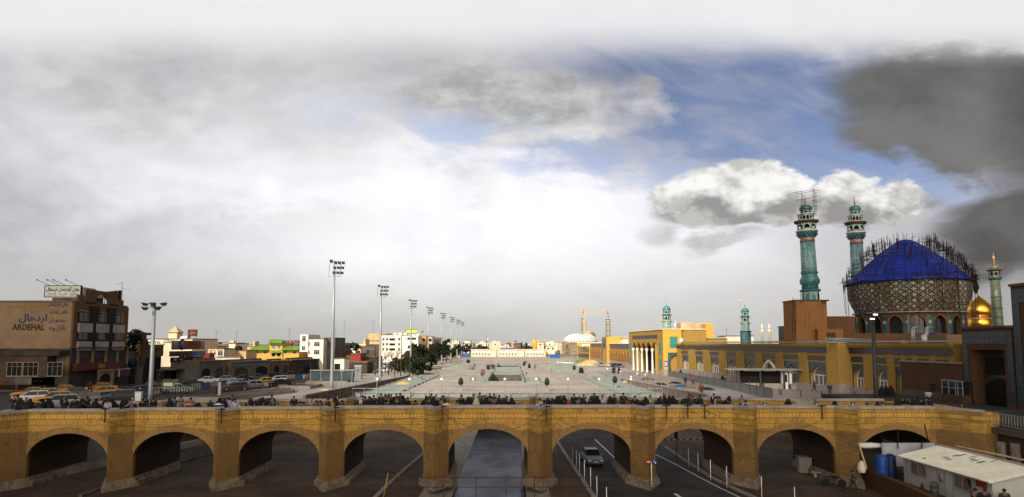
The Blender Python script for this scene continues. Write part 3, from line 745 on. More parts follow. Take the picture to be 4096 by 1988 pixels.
W_ = t['w']; q = MB(); q.side([(-.5, 9.0), (W_, 9.0), (W_, 11.5), (W_ * .78, 14.), (W_ * .55, 14.6), (-.5, 14.6)], -6, -.3); q.build('sloping_roof', M['sand2'], t)
t = thing('parapet_tower', 'tall orange brick gable end wall standing above the mosque roof', 'building', (at(2715, 200), 200, 0))
W_ = at(2828, 200) - at(2715, 200); q = MB(); q.side([(0, 8), (W_, 8), (W_, zt(1297, 200)), (0, zt(1304, 200))], 0, 1.5); q.build('wall', M['ob'], t)
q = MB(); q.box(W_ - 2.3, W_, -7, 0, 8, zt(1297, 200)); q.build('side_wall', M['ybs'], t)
q = MB(); q.side([(-.1, zt(1304, 200)), (W_ + .1, zt(1297, 200)), (W_ + .1, zt(1297, 200) + .3), (-.1, zt(1304, 200) + .3)], -.2, 1.6); q.build('coping', M['cream'], t)
blk('roof_house', 'pale low rooftop block between the gable wall and the near turquoise minaret', 'building', 2830, 2910, 1357, 190, 8, M['yb'], z0=3)
blk('roof_house', 'sunlit cream rooftop block behind the second turquoise minaret', 'building', 2905, 3015, 1345, 205, 8, M['cream'], z0=3)
blk('tile_tower', 'square block faced in navy floral tiles left of the tall minaret base', 'building', 3152, 3184, 1307, 150, 5, M['navyd'], z0=3)
# ---------------------------------------------------------------- minarets
def openings(t, r, z0, z1, n, m, post=.16, arch=True, name='pavilion'):
    """ring of posts and arch heads round a dark core"""
    q = MB()
    for i in range(n):
        T = Matrix.Rotation(2 * math.pi * (i + .5) / n, 4, 'Z'); wd = 2 * r * math.tan(math.pi / n); hz = (z1 - z0)
        T = T @ Matrix.Translation((0, -r * math.cos(math.pi / n) * 1., 0))
        hw = wd / 2 * (1 - post)
        q.wallarch(-wd / 2, wd / 2, z0, z1, darc(hw * .78, z0 + hz * .55, hz * .3, 6, 0, .4), 0, .14, T)
        if n <= 8: q.box(-hw * .78, hw * .78, .04, .1, z0, z0 + hz * .28, T)
    p = q.build(name, m, t)
    q = MB(); q.lathe([(r * .62, z0), (r * .62, z1)], 10); q.build('core', M['dark'], p)
def minaret(label, X, Y, z0, prof, scaffold=None):
    t = thing('minaret', label, 'minaret', (X, Y, z0)); return t
def big_minaret(label, px, Y, ybase, zb_, s):
    X = ray(px, 1200)[0] * Y
    t = thing('minaret', label, 'minaret', (X, Y, zb_))
    L = lambda y: (1205 - y) * s
    q = MB(); q.lathe([(1.45, 0), (1.45, L(1166))], 8, smooth=False); b_ = q.build('base', M['tqw'], t)
    for i in range(8):
        T = Matrix.Rotation(math.pi / 4 * i + math.pi / 8 * 0, 4, 'Z') @ Matrix.Translation((0, -1.36, 0)); q = MB(); q.side(darc(.3, .9, .45, 8, 0, .4) + [(.3, .25), (-.3, .25)], -.03, .02, T); q.build('niche', M['dark'] if i == 1 else M['tqd'], b_)
    q = MB(); q.lathe([(1.45, L(1166)), (1.75, L(1163)), (1.8, L(1158)), (1.45, L(1155))], 16, smooth=False); q.build('cornice', M['tqd'], t)
    q = MB(); q.lathe([(1.40, L(1155)), (1.36, L(1137)), (1.52, L(1134)), (1.66, L(1127)), (1.68, L(1120)), (1.56, L(1110)), (1.36, L(1102)), (1.30, L(1094)), (1.38, L(1089)), (1.52, L(1086)), (1.5, L(1084))], 28); q.build('bulb', M['tqd'] if 0 else M['tqb'], t)
    q = MB(); q.lathe([(1.30, L(1084)), (1.31, L(1070)), (1.22, L(956))], 28); q.build('shaft', M['tq'], t)
    q = MB(); q.lathe([(1.33, L(1070)), (1.34, L(1068))], 28); q.lathe([(1.27, L(957)), (1.27, L(955))], 28); q.build('band', M['navy'], t)
    q = MB(); q.lathe([(1.235, L(955)), (1.235, L(938))], 28); q.build('inscription_band', M['pink'], t)
    q = MB(); q.lathe([(1.24, L(938)), (1.34, L(932)), (1.72, L(919)), (1.78, L(914))], 24)
    for k, (r_, y_) in enumerate(((1.42, 930), (1.66, 922))):
        for i in range(16): a = math.pi / 8 * (i + k * .5); q.box(-.1, .1, -.14, .1, -.28, 0, Matrix.Translation((r_ * math.cos(a), r_ * math.sin(a), L(y_))) @ Matrix.Rotation(a + math.pi / 2, 4, 'Z'))
    q.build('stalactite_corbel', M['tqc'], t)
    q = MB(); q.lathe([(1.82, L(914)), (1.9, L(912)), (1.86, L(909)), (1.5, L(909))], 24, smooth=False); q.build('balcony', M['white'], t)
    openings(t, 1.62, L(909), L(880), 8, M['tqw'])
    q = MB(); q.lathe([(1.6, L(880)), (1.95, L(876)), (2.08, L(872)), (2.05, L(869)), (1.4, L(868))], 24, smooth=False); q.build('cornice', M['ob'] if 0 else M['brim'], t)
    q = MB(); q.lathe([(2.06, L(868.8)), (2.1, L(868)), (2.06, L(866.6)), (1.3, L(866.4))], 24, smooth=False); q.build('rim', M['white'], t)
    openings(t, 1.38, L(866), L(843), 14, M['whitish'], .1, name='upper_gallery')
    q = MB(); q.lathe([(1.3, L(843)), (1.5, L(841)), (1.5, L(839)), (1.0, L(838))], 20, smooth=False); q.build('rim', M['white'], t)
    openings(t, .98, L(838), L(824), 8, M['tqw'], name='lantern')
    q = MB(); q.lathe([(.95, L(824)), (1.05, L(821)), (1.12, L(815)), (1.08, L(809)), (.86, L(803.5)), (.4, L(801)), (.05, L(799))], 20); q.build('dome', M['tqd'] if 0 else M['tqb'], t)
    q = MB(); q.tube((0, 0, L(801)), (0, 0, L(757)), .05)
    for y_, r_ in ((796, .2), (790, .22), (783, .17), (776, .13), (770, .09)): q.lathe([(.02, -r_), (r_ * .8, -r_ * .6), (r_, 0), (r_ * .8, r_ * .6), (.02, r_)], 8, (0, 0, L(y_)))
    q.box(-.2, .2, -.04, .04, L(757), L(756)); q.build('finial', M['steel'], t)
    return t
M['tqb'] = TILE('glossy_bulb_tile', (.06, .21, .23), (.02, .08, .12), (.12, .28, .28), 2.6, rough=.2)
M['tqc'] = TILE('corbel_tile', (.05, .15, .19), (.02, .05, .08), (.16, .26, .26), 3.)
M['brim'] = P('cornice_soffit', (.10, .07, .05), .8, var=.3)
M['whitish'] = P('gallery_posts', (.34, .42, .42), .7, var=.15)
YM = 115.; zb1 = EYE + ray(3240, 1205)[1] * YM; sM = YM / 2600 * .965
m1 = big_minaret('nearest tall turquoise minaret, with poles of scaffolding round its top', 3243, YM, 1205, zb1, sM)
YM2 = 132.; zb2 = EYE + ray(3440, 1205 + 20)[1] * YM2
m2 = big_minaret('tall turquoise minaret rising behind the left edge of the blue covered dome', 3436, YM2, 1205, zb2, YM2 / 2600 * 1.01)
m1.rotation_euler = (0, R(-1.), 0)
# brick base of the near minaret
x0 = ray(3184, 1300)[0] * 112; t = thing('brick_tower', 'square orange brick base carrying the nearest tall minaret', 'building', (x0, 112, 0), R(0))
W_ = ray(3318, 1300)[0] * 112 - x0; q = MB(); q.box(0, W_ * .78, 0, 5, 3, zb1 - .01); q.box(W_ * .78, W_, .7, 5, 3, zb1 - .15); q.build('wall', M['ob'], t)
q = MB(); q.box(-.1, W_ + .1, -.1, 5.1, zb1 - .15, zb1 + .08); q.build('coping', M['brim'], t)
for r_ in range(5):
    for c_ in range(3): q = MB(); q.box(.8 + c_ * .75, 1.35 + c_ * .75, -.07, 0, zb1 - 1.9 - r_ * .75, zb1 - 1.35 - r_ * .75); q.build('brick_boss', M['ob'], t)
q = MB(); q.box(W_ * .55, W_ + 1.7, -1.2, 3, 3, zb1 - 5.); q.build('side_block', M['ob'], t)
q = MB()
for i in range(7): q.box(W_ * .75 + .35 + i * .22, W_ * .75 + .45 + i * .22, -1.26, -1.2, zb1 - 8.6, zb1 - 5.6)
q.build('grille', M['dark'], t)
def scaffold(name, label, poles, rails, r=.05, m=None):
    t = thing(name, label, 'scaffolding'); m = m or M['scaf']
    for a, b in poles: q = MB(); q.tube(a, b, r, n=4); q.build('upright_pole', m, t)
    for pts in rails: q = MB(); q.path(pts, r * .9, 4); q.build('ledger', m, t)
    return t
rx = lambda px, py, Y: At(px, py, Y)
po, ra = [], []
for px, a, b in ((3206, 763, 870), (3212, 775, 868), (3252, 752, 860), (3259, 760, 860), (3264, 768, 865)):
    po.append((rx(px + random.uniform(-1, 1), a, YM - 1.3), rx(px, b, YM - 1.3)))
for px0, py0, px1, py1 in ((3172, 771, 3265, 756), (3186, 776, 3278, 760), (3184, 801, 3240, 794), (3240, 789, 3279, 784), (3203, 823, 3216, 820), (3203, 842, 3214, 840), (3247, 802, 3270, 806), (3247, 824, 3268, 826)):
    ra.append([rx(px0, py0, YM - 1.3), rx(px1, py1, YM - 1.3)])
scaffold('scaffolding', 'thin scaffold poles round the top of the nearest tall minaret', po, ra, .045)
po, ra = [], []
for px, a in ((3171, 1188), (3182, 1198), (3202, 1163), (3214, 1170)): po.append((rx(px, a, 111.5), rx(px, 1335 if px < 3190 else 1212, 111.5)))
for i in range(12): ra.append([rx(3168, 1205 + i * 11, 111.5), rx(3187, 1204 + i * 11, 111.5)])
scaffold('scaffolding', 'narrow ladder like scaffold left of the square brick minaret base', po, ra, .04)
# ---------------------------------------------------------------- great dome under repair
DY = 127.8; DX = 78.0; DR = 12.55; ZR = 22.2; ZB = 15.2
t = thing('mosque_dome', 'huge dome under repair with blue tarpaulin over its top half', 'dome', (DX, DY, 4.61)); t.scale = (.825, .825, .7126)
q = MB(); q.lathe([(11.4, ZB - 1.6), (11.5, ZB - .6), (12.1, ZB + .8), (12.65, ZB + 2.6), (12.85, ZB + 4.6), (12.75, ZB + 6.4), (12.4, ZR + .1)], 96); q.build('tiled_shell', M['mosaic'], t)
tp = []; N = 96; rr = [(12.75, ZR - .15), (12.6, ZR + .3), (11.6, ZR + 1.25), (10.3, ZR + 2.45), (8.8, ZR + 3.75), (7.2, ZR + 5.0), (5.5, ZR + 6.25), (3.8, ZR + 7.4), (2.3, ZR + 8.35), (1.1, ZR + 8.95), (.15, ZR + 9.1)]
rnd = random.Random(4); vs, fs = [], []
fold = [rnd.uniform(-.16, .16) + (.42 if i % 8 == 0 else -.1 if i % 8 in (3, 4, 5) else 0) for i in range(N)]
for j_, (r_, z_) in enumerate(rr):
    for i in range(N):
        a = 2 * math.pi * i / N; k = r_ / 12.7; d_ = fold[i] * k + .10 * math.sin(a * 9 + j_ * 1.3) * k + rnd.uniform(-.10, .10) + .18 * math.sin(j_ * 2.1 + i * .35)
        z_ = ZR + (z_ - ZR) * (1.33 if i == 0 else 1); zz = z_ + (rnd.uniform(-.28, .05) - .35 * abs(math.sin(a * 3 + 1)) if j_ == 0 else 0)
        vs.append(((r_ + d_) * math.cos(a), (r_ + d_) * math.sin(a), zz))
fs = [(j_ * N + i, j_ * N + (i + 1) % N, (j_ + 1) * N + (i + 1) % N, (j_ + 1) * N + i) for j_ in range(len(rr) - 1) for i in range(N)]
q = MB(); q.add(vs, fs, False); q.build('tarpaulin', M['tarp'], t)
q = MB(); q.lathe([(12.5, ZR - .32), (13.5, ZR - .28), (13.5, ZR - .12), (12.5, ZR - .1)], 64, smooth=False); q.build('ring_platform', M['scaf'], t)
q = MB(); q.lathe([(11.6, ZB - 1.7), (12.0, ZB - 1.65), (12.0, ZB - 1.4), (11.5, ZB - 1.35)], 64, smooth=False); q.build('string_course', M['cap'], t)
NB = 16; dr = MB()
for i in range(NB):
    T = Matrix.Rotation(2 * math.pi * i / NB, 4, 'Z') @ Matrix.Translation((0, -11.2, 0)); wd = 2 * 11.2 * math.tan(math.pi / NB)
    dr = MB(); dr.wallarch(-wd / 2, wd / 2, 7.5, ZB - 1.7, darc(1.35, ZB - 4.1, 1.7, 10, 0, .35), 0, .9, T); d_ = dr.build('drum_bay', M['obt'] if 'obt' in M else M['ob'], t)
    q = MB(); q.box(-1.4, 1.4, .95, 1.0, 7.5, ZB - 2.2, T); q.build('window', M['glass'], d_)
    q = MB(); q.ring(darc(1.36, ZB - 4.1, 1.7, 10, 0, .35), .22, -.08, .02, T); q.build('arch_frame', M['ob'], d_)
    for a_, b_ in ((wd / 2 - .62, wd / 2), (-wd / 2, -wd / 2 + .62)): q = MB(); q.box(a_, b_, -.06, -.01, 8, ZB - 2.4, T); q.build('tile_panel', M['tqs'], d_)
    q = MB(); q.lathe([(.05, -.5), (.35, -.2), (.42, .1), (.2, .45), (.02, .6)], 8, (wd / 2, -.08, ZB - 4.3), sy=.15, T=T); q.build('tile_medallion', M['tqw'], d_)
# scaffold cage round the dome
po, ra = [], []
prof = [(13.9, 10), (13.9, ZR + .3), (12.9, ZR + 2.2), (11.4, ZR + 4.2), (9.6, ZR + 6.0), (7.4, ZR + 7.8), (5.2, ZR + 9.2)]
rnd = random.Random(9)
def rim(a, r_, z):
    z = 4.61 + z * .7126 if z < ZR else 20.43 + (z - ZR) * .948
    r_ = r_ * .825 + .12
    return Vector((DX + r_ * math.cos(a), DY + r_ * math.sin(a), z))
va = Vector((-DX, -DY)).normalized(); ca = math.atan2(va.y, va.x)
for k in range(34):
    a = ca + R(-100 + 200 * k / 33) + rnd.uniform(-.03, .03)
    if k % 3 == 0: po.append((rim(a, 13.3, 9.5 if rnd.random() < .6 else 14), rim(a, 13.6, ZR + rnd.uniform(.8, 2.2))))
dens = []
for k in range(60):
    a = ca + R(rnd.uniform(-125, 125)); side = abs((a - ca))
    i = rnd.randrange(1, 6); f = rnd.random(); (r0, z0_), (r1, z1_) = prof[i], prof[i + 1]
    r_ = r0 + (r1 - r0) * f; z_ = z0_ + (z1_ - z0_) * f
    if side < R(60) and rnd.random() < .45: continue
    po.append((rim(a, r_ - .3, z_ - 2.6), rim(a, r_ + .15, z_ + rnd.uniform(.5, 1.3))))
for a in (ca - R(2), ca + R(22), ca - R(24), ca + R(45), ca - R(50)):
    po.append((rim(a, 13.4, 9), rim(a, 13.5, ZR + 1.2)))
for i, (r_, z_) in enumerate([(13.6, ZR + 1.0), (13.3, ZR + 2.), (12.6, ZR + 2.9), (11.9, ZR + 3.8), (11.0, ZR + 4.8), (10.0, ZR + 5.7), (8.8, ZR + 6.6), (7.6, ZR + 7.5), (6.2, ZR + 8.4), (13.5, ZB + 4), (13.3, ZB + .5)]):
    a = ca - R(140)
    while a < ca + R(140):
        st = R(rnd.uniform(9, 26)); z2 = z_ + rnd.uniform(-.25, .25); r2 = r_ - (.55 if i < 9 else 0)
        if (i >= 9 and rnd.random() < .55) or rnd.random() < .10: a += st; continue
        ra.append([rim(a + st * f / 3, r2 - (.35 if abs(a - ca) < R(75) else 0), z2) for f in range(-1, 5)]); a += st
ra = ra[:100]
sc_ = scaffold('scaffolding', 'dense cage of rusty scaffold poles and rails round the blue covered dome', po[:100], ra, .055)
q = MB(); rnd = random.Random(21)
for k in range(1150):                        # the countless short tubes of the cage
    a = ca + R(rnd.uniform(-150, 150)); i = rnd.randrange(1, 6); f = rnd.random(); (r0, z0_), (r1, z1_) = prof[i], prof[i + 1]
    if abs(a - ca) < R(70) and rnd.random() < .5: continue
    if (a > ca) == 0 and rnd.random() < .35: continue
    r_ = r0 + (r1 - r0) * f; z_ = z0_ + (z1_ - z0_) * f; ro = rnd.uniform(-.9, .3)
    if k % 2: q.tube(rim(a, r_ + ro, z_ - 1.5), rim(a, r_ + ro, z_ + rnd.uniform(.2, 1.1)), .045, n=3)
    else: q.tube(rim(a, r_ + ro - .7, z_ - .3), rim(a + R(rnd.uniform(-7, 7)), r_ + ro + .6, z_ - .3 + rnd.uniform(-.2, .2)), .035, n=3)
tag(q.build('scaffold_tube', M['scaf'], sc_), kind='stuff')
t = thing('dust_sheet', 'black torn sheet hanging from the scaffold at the right edge of the dome', 'sheet'); q = MB()
p = [At(px, py, 124.) for px, py in ((3905, 1095), (3912, 1100), (3908, 1120), (3918, 1150), (3908, 1175), (3900, 1170), (3893, 1150), (3888, 1130), (3898, 1112))]
q.add([v for v in p] + [v + Vector((.2, .5, 0)) for v in p], [tuple(range(9)), tuple(range(9, 18))[::-1]] + [(i, (i + 1) % 9, 9 + (i + 1) % 9, 9 + i) for i in range(9)]); q.build('cloth', M['blk'], t)
# golden dome with its drum, and the slim minaret at the right
GYd = 165.; GX = ray(3919, 1250)[0] * GYd; s_ = GYd / 2600
t = thing('golden_dome', 'gleaming golden dome half hidden behind the scaffolded dome', 'dome', (GX, GYd, 0)); zg = EYE + ray(3925, 1268)[1] * GYd
q = MB(); q.lathe([(2.85, -3.6), (2.85, .0)], 32, (0, 0, zg)); q.lathe([(3.1, .0), (3.15, .15), (2.9, .2)], 32, (0, 0, zg)); q.build('drum', M['gold'], t)
q = MB(); q.lathe([(2.85, .2), (3.1, .7), (3.22, 1.35), (3.1, 2.0), (2.7, 2.8), (2.1, 3.6), (1.3, 4.4), (.6, 4.95), (.2, 5.3), (.05, 5.6)], 36, (0, 0, zg)); q.build('dome', M['gold'], t)
q = MB(); q.lathe([(2.88, -.55), (2.88, -.25)], 32, (0, 0, zg)); q.build('inscription_band', P('gold_band', (.6, .42, .28), .4, .6), t)
MYr = 150.; MX = ray(3985, 1200)[0] * MYr; zz = lambda y: EYE + ray(3985, y)[1] * MYr
M['olive'] = TILE('olive_tile', (.16, .18, .11), (.05, .08, .06), (.22, .20, .12), 2.4)
t = thing('minaret', 'slim olive green minaret right of the golden dome', 'minaret', (MX, MYr, 0))
q = MB(); q.lathe([(1.1, 4), (1.1, zz(1290)), (1.02, zz(1200)), (.98, zz(1120))], 20); q.build('shaft', M['olive'], t)
q = MB()
for y_ in (1235, 1270, 1190): q.lathe([(1.12, zz(y_)), (1.22, zz(y_) + .1), (1.12, zz(y_) + .2)], 20)
q.build('band', M['tqc'], t)
q = MB(); q.lathe([(1.0, zz(1122)), (1.4, zz(1114)), (1.45, zz(1110)), (1., zz(1109))], 16, smooth=False); q.build('balcony', M['tqc'], t)
openings(t, 1.15, zz(1109), zz(1085), 8, M['olive'])
q = MB(); q.lathe([(1.2, zz(1085)), (1.65, zz(1081)), (1.6, zz(1079)), (.9, zz(1078))], 16, smooth=False); q.build('cornice', M['brim'], t)
q = MB(); q.lathe([(.9, zz(1078)), (.92, zz(1070)), (.7, zz(1062)), (.3, zz(1059)), (.05, zz(1058))], 16); q.build('dome', M['olive'], t)
q = MB(); q.lathe([(.28, zz(1059)), (.25, zz(1035)), (.34, zz(1034)), (.2, zz(1026)), (.05, zz(1022)), (.03, zz(1010))], 8); q.build('finial', M['sand2'], t)
# small twin minarets, white lantern dome, and two turquoise minarets above the wing
def small_minaret(label, px, Y, ytop, ydome, k=1., hexbase=None):
    X = ray(px, 1320)[0] * Y; s_ = Y / 2600; Z = lambda y: zt(ytop + (y - 1225) * k, Y)
    t = thing('minaret', label, 'minaret', (X, Y, 0)); r = 17 * s_ * k
    q = MB(); q.lathe([(r * .92, zt(1380, Y)), (r * .92, Z(1296)), (r * .98, Z(1292)), (r * 1.25, Z(1288))], 20); q.build('shaft', M['tqw'], t)
    q = MB(); q.lathe([(r * 1.25, Z(1288)), (r * 1.32, Z(1286)), (r, Z(1285))], 20, smooth=False); q.build('balcony', M['olive'], t)
    openings(t, r * .95, Z(1285), Z(1263), 8, M['tqw'])
    q = MB(); q.lathe([(r * .95, Z(1263)), (r * 1.28, Z(1260)), (r * .9, Z(1257))], 20, smooth=False); q.build('cornice', M['tqc'], t)
    openings(t, r * .88, Z(1257), Z(1241), 8, M['tqw'], name='lantern')
    q = MB(); q.lathe([(r * .9, Z(1241)), (r * .88, Z(1233)), (r * .7, Z(1228)), (r * .4, Z(1224.5)), (.03, Z(1223))], 20); q.build('dome', M['tqt'], t)
    q = MB(); q.tube((0, 0, Z(1224)), (0, 0, Z(1200)), .06); q.lathe([(.05, 0), (.25, .25), (.05, .5)], 8, (0, 0, Z(1217))); q.build('finial', M['steel'], t)
    if hexbase: q = MB(); q.lathe([(r * 1.25, zt(1380, Y)), (r * 1.25, zt(1327, Y)), (r * 1.6, zt(1324, Y))], 6, smooth=False); q.build('tiled_base', M['tqc'], t)
    return t
M['tqt'] = P('turquoise_glaze', (.05, .26, .24), .35, var=.15, spec=.5)
small_minaret('small turquoise domed minaret above the sunlit gate block', 2668, 185, 1225, 0)
small_minaret('small turquoise domed minaret on a hexagonal tiled base above the long wing', 2982, 165, 1233, 0, .96, True)
for i_, px in enumerate((3051, 3080)):
    X = at(px, 260); t = thing('minaret', ('left' if i_ == 0 else 'right') + ' one of two small beige minarets far behind the mosque roof', 'minaret', (X, 260, 0)); Z = lambda y: zt(y, 260)
    q = MB(); q.lathe([(.42, Z(1375)), (.40, Z(1330)), (.75, Z(1325)), (.7, Z(1318)), (.45, Z(1317))], 12); q.build('shaft', M['sand'], t)
    q = MB(); q.lathe([(.45, Z(1317)), (.45, Z(1308)), (.42, Z(1303)), (.1, Z(1298)), (.04, Z(1294))], 12); q.build('lantern', M['cream'], t)
X = at(2706, 205); Z = lambda y: zt(y, 205); t = thing('lantern_turret', 'small white and pale blue domed turret beside the tall gable wall', 'turret', (X, 205, 0))
openings(t, .55, Z(1322), Z(1306), 8, M['white']); q = MB(); q.lathe([(.6, Z(1306)), (.66, Z(1301)), (.4, Z(1295)), (.1, Z(1290)), (.03, Z(1280))], 14); q.build('dome', P('pale_blue_glaze', (.5, .68, .66), .5), t)
X = at(2964, 172); t = thing('antenna_mast', 'thin lattice radio mast with a lamp beside the hexagonal minaret', 'mast', (X, 172, 0)); q = MB(); q.tube((0, 0, 8), (0, 0, zt(1188, 172)), .10, .05, 5); q.build('pole', M['steel'], t)
q = MB(); q.lathe([(.05, 0), (.25, .15), (.25, .4), (.05, .5)], 8, (0, 0, zt(1205, 172))); q.build('lamp', M['white'], t)
# ---------------------------------------------------------------- buildings under the great dome
def slab_at(name, label, px0, px1, py0, py1, Y, d, m): 
    x0, x1 = at(px0, Y), at(px1, Y); t = thing(name, label, 'building', (x0, Y, 0)); q = MB(); q.box(0, x1 - x0, 0, d, zt(py1, Y, 3500), zt(py0, Y, 3500)); q.build('wall', m, t); t['w'] = x1 - x0; t['z'] = zt(py0, Y, 3500); return t
t = slab_at('brick_terrace', 'brown brick terrace wall below the great dome', 3320, 3790, 1333, 1385, 112, 12, M['db'])
for k in range(4): q = MB(); q.box(16 + .5, 18.4, -.06, 0, 9, 10.4); 
q.build('window', M['glass'], t)
slab_at('brick_block', 'dark brick block between the minaret base and the great dome', 3318, 3425, 1265, 1345, 122, 8, M['db'])
slab_at('cream_cabin', 'cream brick cabin on the roof beside the dark portal', 3790, 3858, 1338, 1378, 84, 4, M['beige'])
for i_, (px0, px1, py) in enumerate(((3790, 3850, 1346), (3770, 3960, 1298))): pass
t = thing('roof_duct', 'bent silver ventilation pipes on the brick terrace', 'duct')
for px in (3648, 3656, 3703, 3710): q = MB(); q.path([At(px, 1372, 108), At(px, 1312, 108), At(px + 18, 1308, 108)], .16, 8); q.build('pipe', M['steel'], t)
t = thing('light_canopy', 'white metal frame canopy lying along the mosque roof', 'canopy'); q = MB()
for (a, b) in (((3305, 1352), (3500, 1358)), ((3305, 1358), (3500, 1364)), ((3305, 1370), (3500, 1370)), ((3305, 1352), (3305, 1370)), ((3345, 1353), (3345, 1370)), ((3410, 1355), (3410, 1370)), ((3495, 1358), (3495, 1370))): q.tube(At(*a, 96), At(*b, 96), .06)
q.build('frame', M['steel'], t)
t = thing('roof_pipe', 'long silver pipe laid along the edge of the mosque roof', 'pipe'); q = MB(); q.path([(45.2, 175, 8.72), (49.2, 99, 8.72), (50.6, 76, 8.75)], .1, 6); q.path([(46., 172, 8.95), (50., 97, 8.9)], .05, 5); q.build('pipe', M['steel'], t)
for i_, (px, m_, lb, cat) in enumerate(((3615, M['yel'], 'small yellow bundle on the mosque roof above the short wing', 'bundle'), (3700, M['white'], 'white satellite dish on the mosque roof near the silver pipes', 'dish'), (2728, M['white'], 'white satellite dish on the mosque roof beside the gable hall', 'dish'))):
    Y = 100 if px > 3000 else 168; X = at(px, Y) ; t = thing('satellite_dish' if cat == 'dish' else 'bundle', lb, cat, (X, Y, 8.5)); q = MB()
    q.lathe([(.05, 0), (.4, .1), (.62, .28), (.66, .32)], 14, T=Matrix.Translation((0, 0, .7)) @ Matrix.Rotation(R(70), 4, 'X')) if cat == 'dish' else q.lathe([(.3, 0), (.6, .1), (.5, .35), (.1, .5)], 9)
    q.build('dish' if cat == 'dish' else 'cover', m_, t)
    if cat == 'dish': q = MB(); q.tube((0, .2, 0), (0, .1, .7), .04); q.build('bracket', M['dsteel'], t)
# ---------------------------------------------------------------- dark portal and wall along the right street
def portal(label, Y0, Y1, X, z0, z1, wdt):
    L = Y0 - Y1; t = thing('tiled_portal', label, 'building', (X, Y0, 0), R(-90)); q = MB()
    q.wallarch(0, L, z0, z1, [(wdt, z0 + .01), (wdt, z1 - 2.2), (L - wdt, z1 - 2.2), (L - wdt, z0 + .01)], 0, 1.2); q.box(0, L, 1.8, 9, z0, z1 - .01); q.build('wall', M['db2'], t)
    q = MB(); q.box(.1, wdt - .5, -.05, -.004, z0 + .6, z1 - .3); q.box(L - wdt + .5, L - .1, -.05, -.004, z0 + .6, z1 - .3); q.box(wdt - .5, L - wdt + .5, -.05, -.004, z1 - 1.6, z1 - .3); q.build('tile_border', M['navy'], t)
    q = MB(); q.box(-.1, L + .1, -.15, 9, z1, z1 + .25); q.build('coping', M['brim'], t)
    q = MB(); q.box(wdt, L - wdt, 1.2, 1.79, z0, z1 - 2.2); q.build('back_wall', M['db2'], t)
    q = MB(); q.box(wdt + .5, L - wdt - .5, 1.1, 1.19, z1 - 4.8, z1 - 3.); q.build('window', M['dark'], t)
    q = MB(); q.box(wdt + .3, L - wdt - .3, 1.12, 1.19, z0 + 3.2, z1 - 5.1); q.build('tile_screen', M['navyd'], t)
    q = MB(); q.side(darc((L - 2 * wdt) / 2 - .4, z0 + 2.0, .9, 8, L / 2, .4) + [(L - wdt - .4, z0), (wdt + .4, z0)], 1.05, 1.1); q.build('doorway', M['dark'], t)
    return t
M['db2'] = BR('portal_brick', (.115, .06, .032), (.085, .045, .025), (.10, .06, .035), dirt=.4)
portal('lower dark brick portal with navy tile border at the right end of the street', 71.6, 64.3, 49.4, 2.0, 10.05, 1.3)
portal('taller dark brick portal with navy tiles, cut by the right edge of the view', 64.2, 52, 49.4, 2.0, 14.1, 1.5)
t = thing('blank_wall', 'long blank brown brick wall between the mosque wing and the dark portal', 'building', (48.7, 82, 0), math.atan2(-10.2, .6)); L = 10.2
q = MB(); q.box(0, L, 0, 6, 1.2, 6.25); q.build('wall', M['db2'], t); q = MB(); q.box(-.1, L + .1, -.12, 6, 6.25, 6.42); q.build('coping', M['conc'], t)
q = MB(); q.box(0, L, -.08, 0, 1.2, 2.9); q.build('stone_plinth', M['dconc'], t)
for x in (5.6, 7.4):
    for dx in (-.3, 0, .3):
        for dz in (-.4, 0, .4): q = MB(); q.box(x + dx - .1, x + dx + .1, -.03, -.002, 3.3 + dz - .13, 3.3 + dz + .13); q.build('brick_vent', M['dark'], t)
t = thing('guard_kiosk', 'glazed steel kiosk against the blank brown wall', 'kiosk', (49.0, 73.6, 2.05), R(-90)); q = MB(); q.box(0, 3.4, -.8, .1, 0, .9); q.box(0, 3.4, -.8, .1, 2.4, 2.5); q.build('wall', M['db2'], t)
q = MB()
for x in (0, 1.1, 2.2, 2.6, 3.35): q.box(x, x + .07, -.82, -.75, .9, 2.4)
q.box(0, 3.4, -.83, -.76, 1.6, 1.66); q.box(0, 3.4, -.84, -.76, 2.36, 2.46); q.build('frame', M['steel'], t); q = MB(); q.box(.02, 3.38, -.76, -.74, .9, 2.36); q.build('glass', M['glass'], t)
t = thing('rubbish_bin', 'white lidded bin before the glazed kiosk by the brown wall', 'bin', (46.4, 73.2, 2.08)); q = MB(); q.lathe([(.28, 0), (.33, .8), (.36, .85), (.3, 1.0)], 12); q.build('body', P('bin_white', (.55, .58, .62), .6), t); q = MB(); q.lathe([(.345, .3), (.36, .55)], 12); q.build('band', M['dsteel'], t)
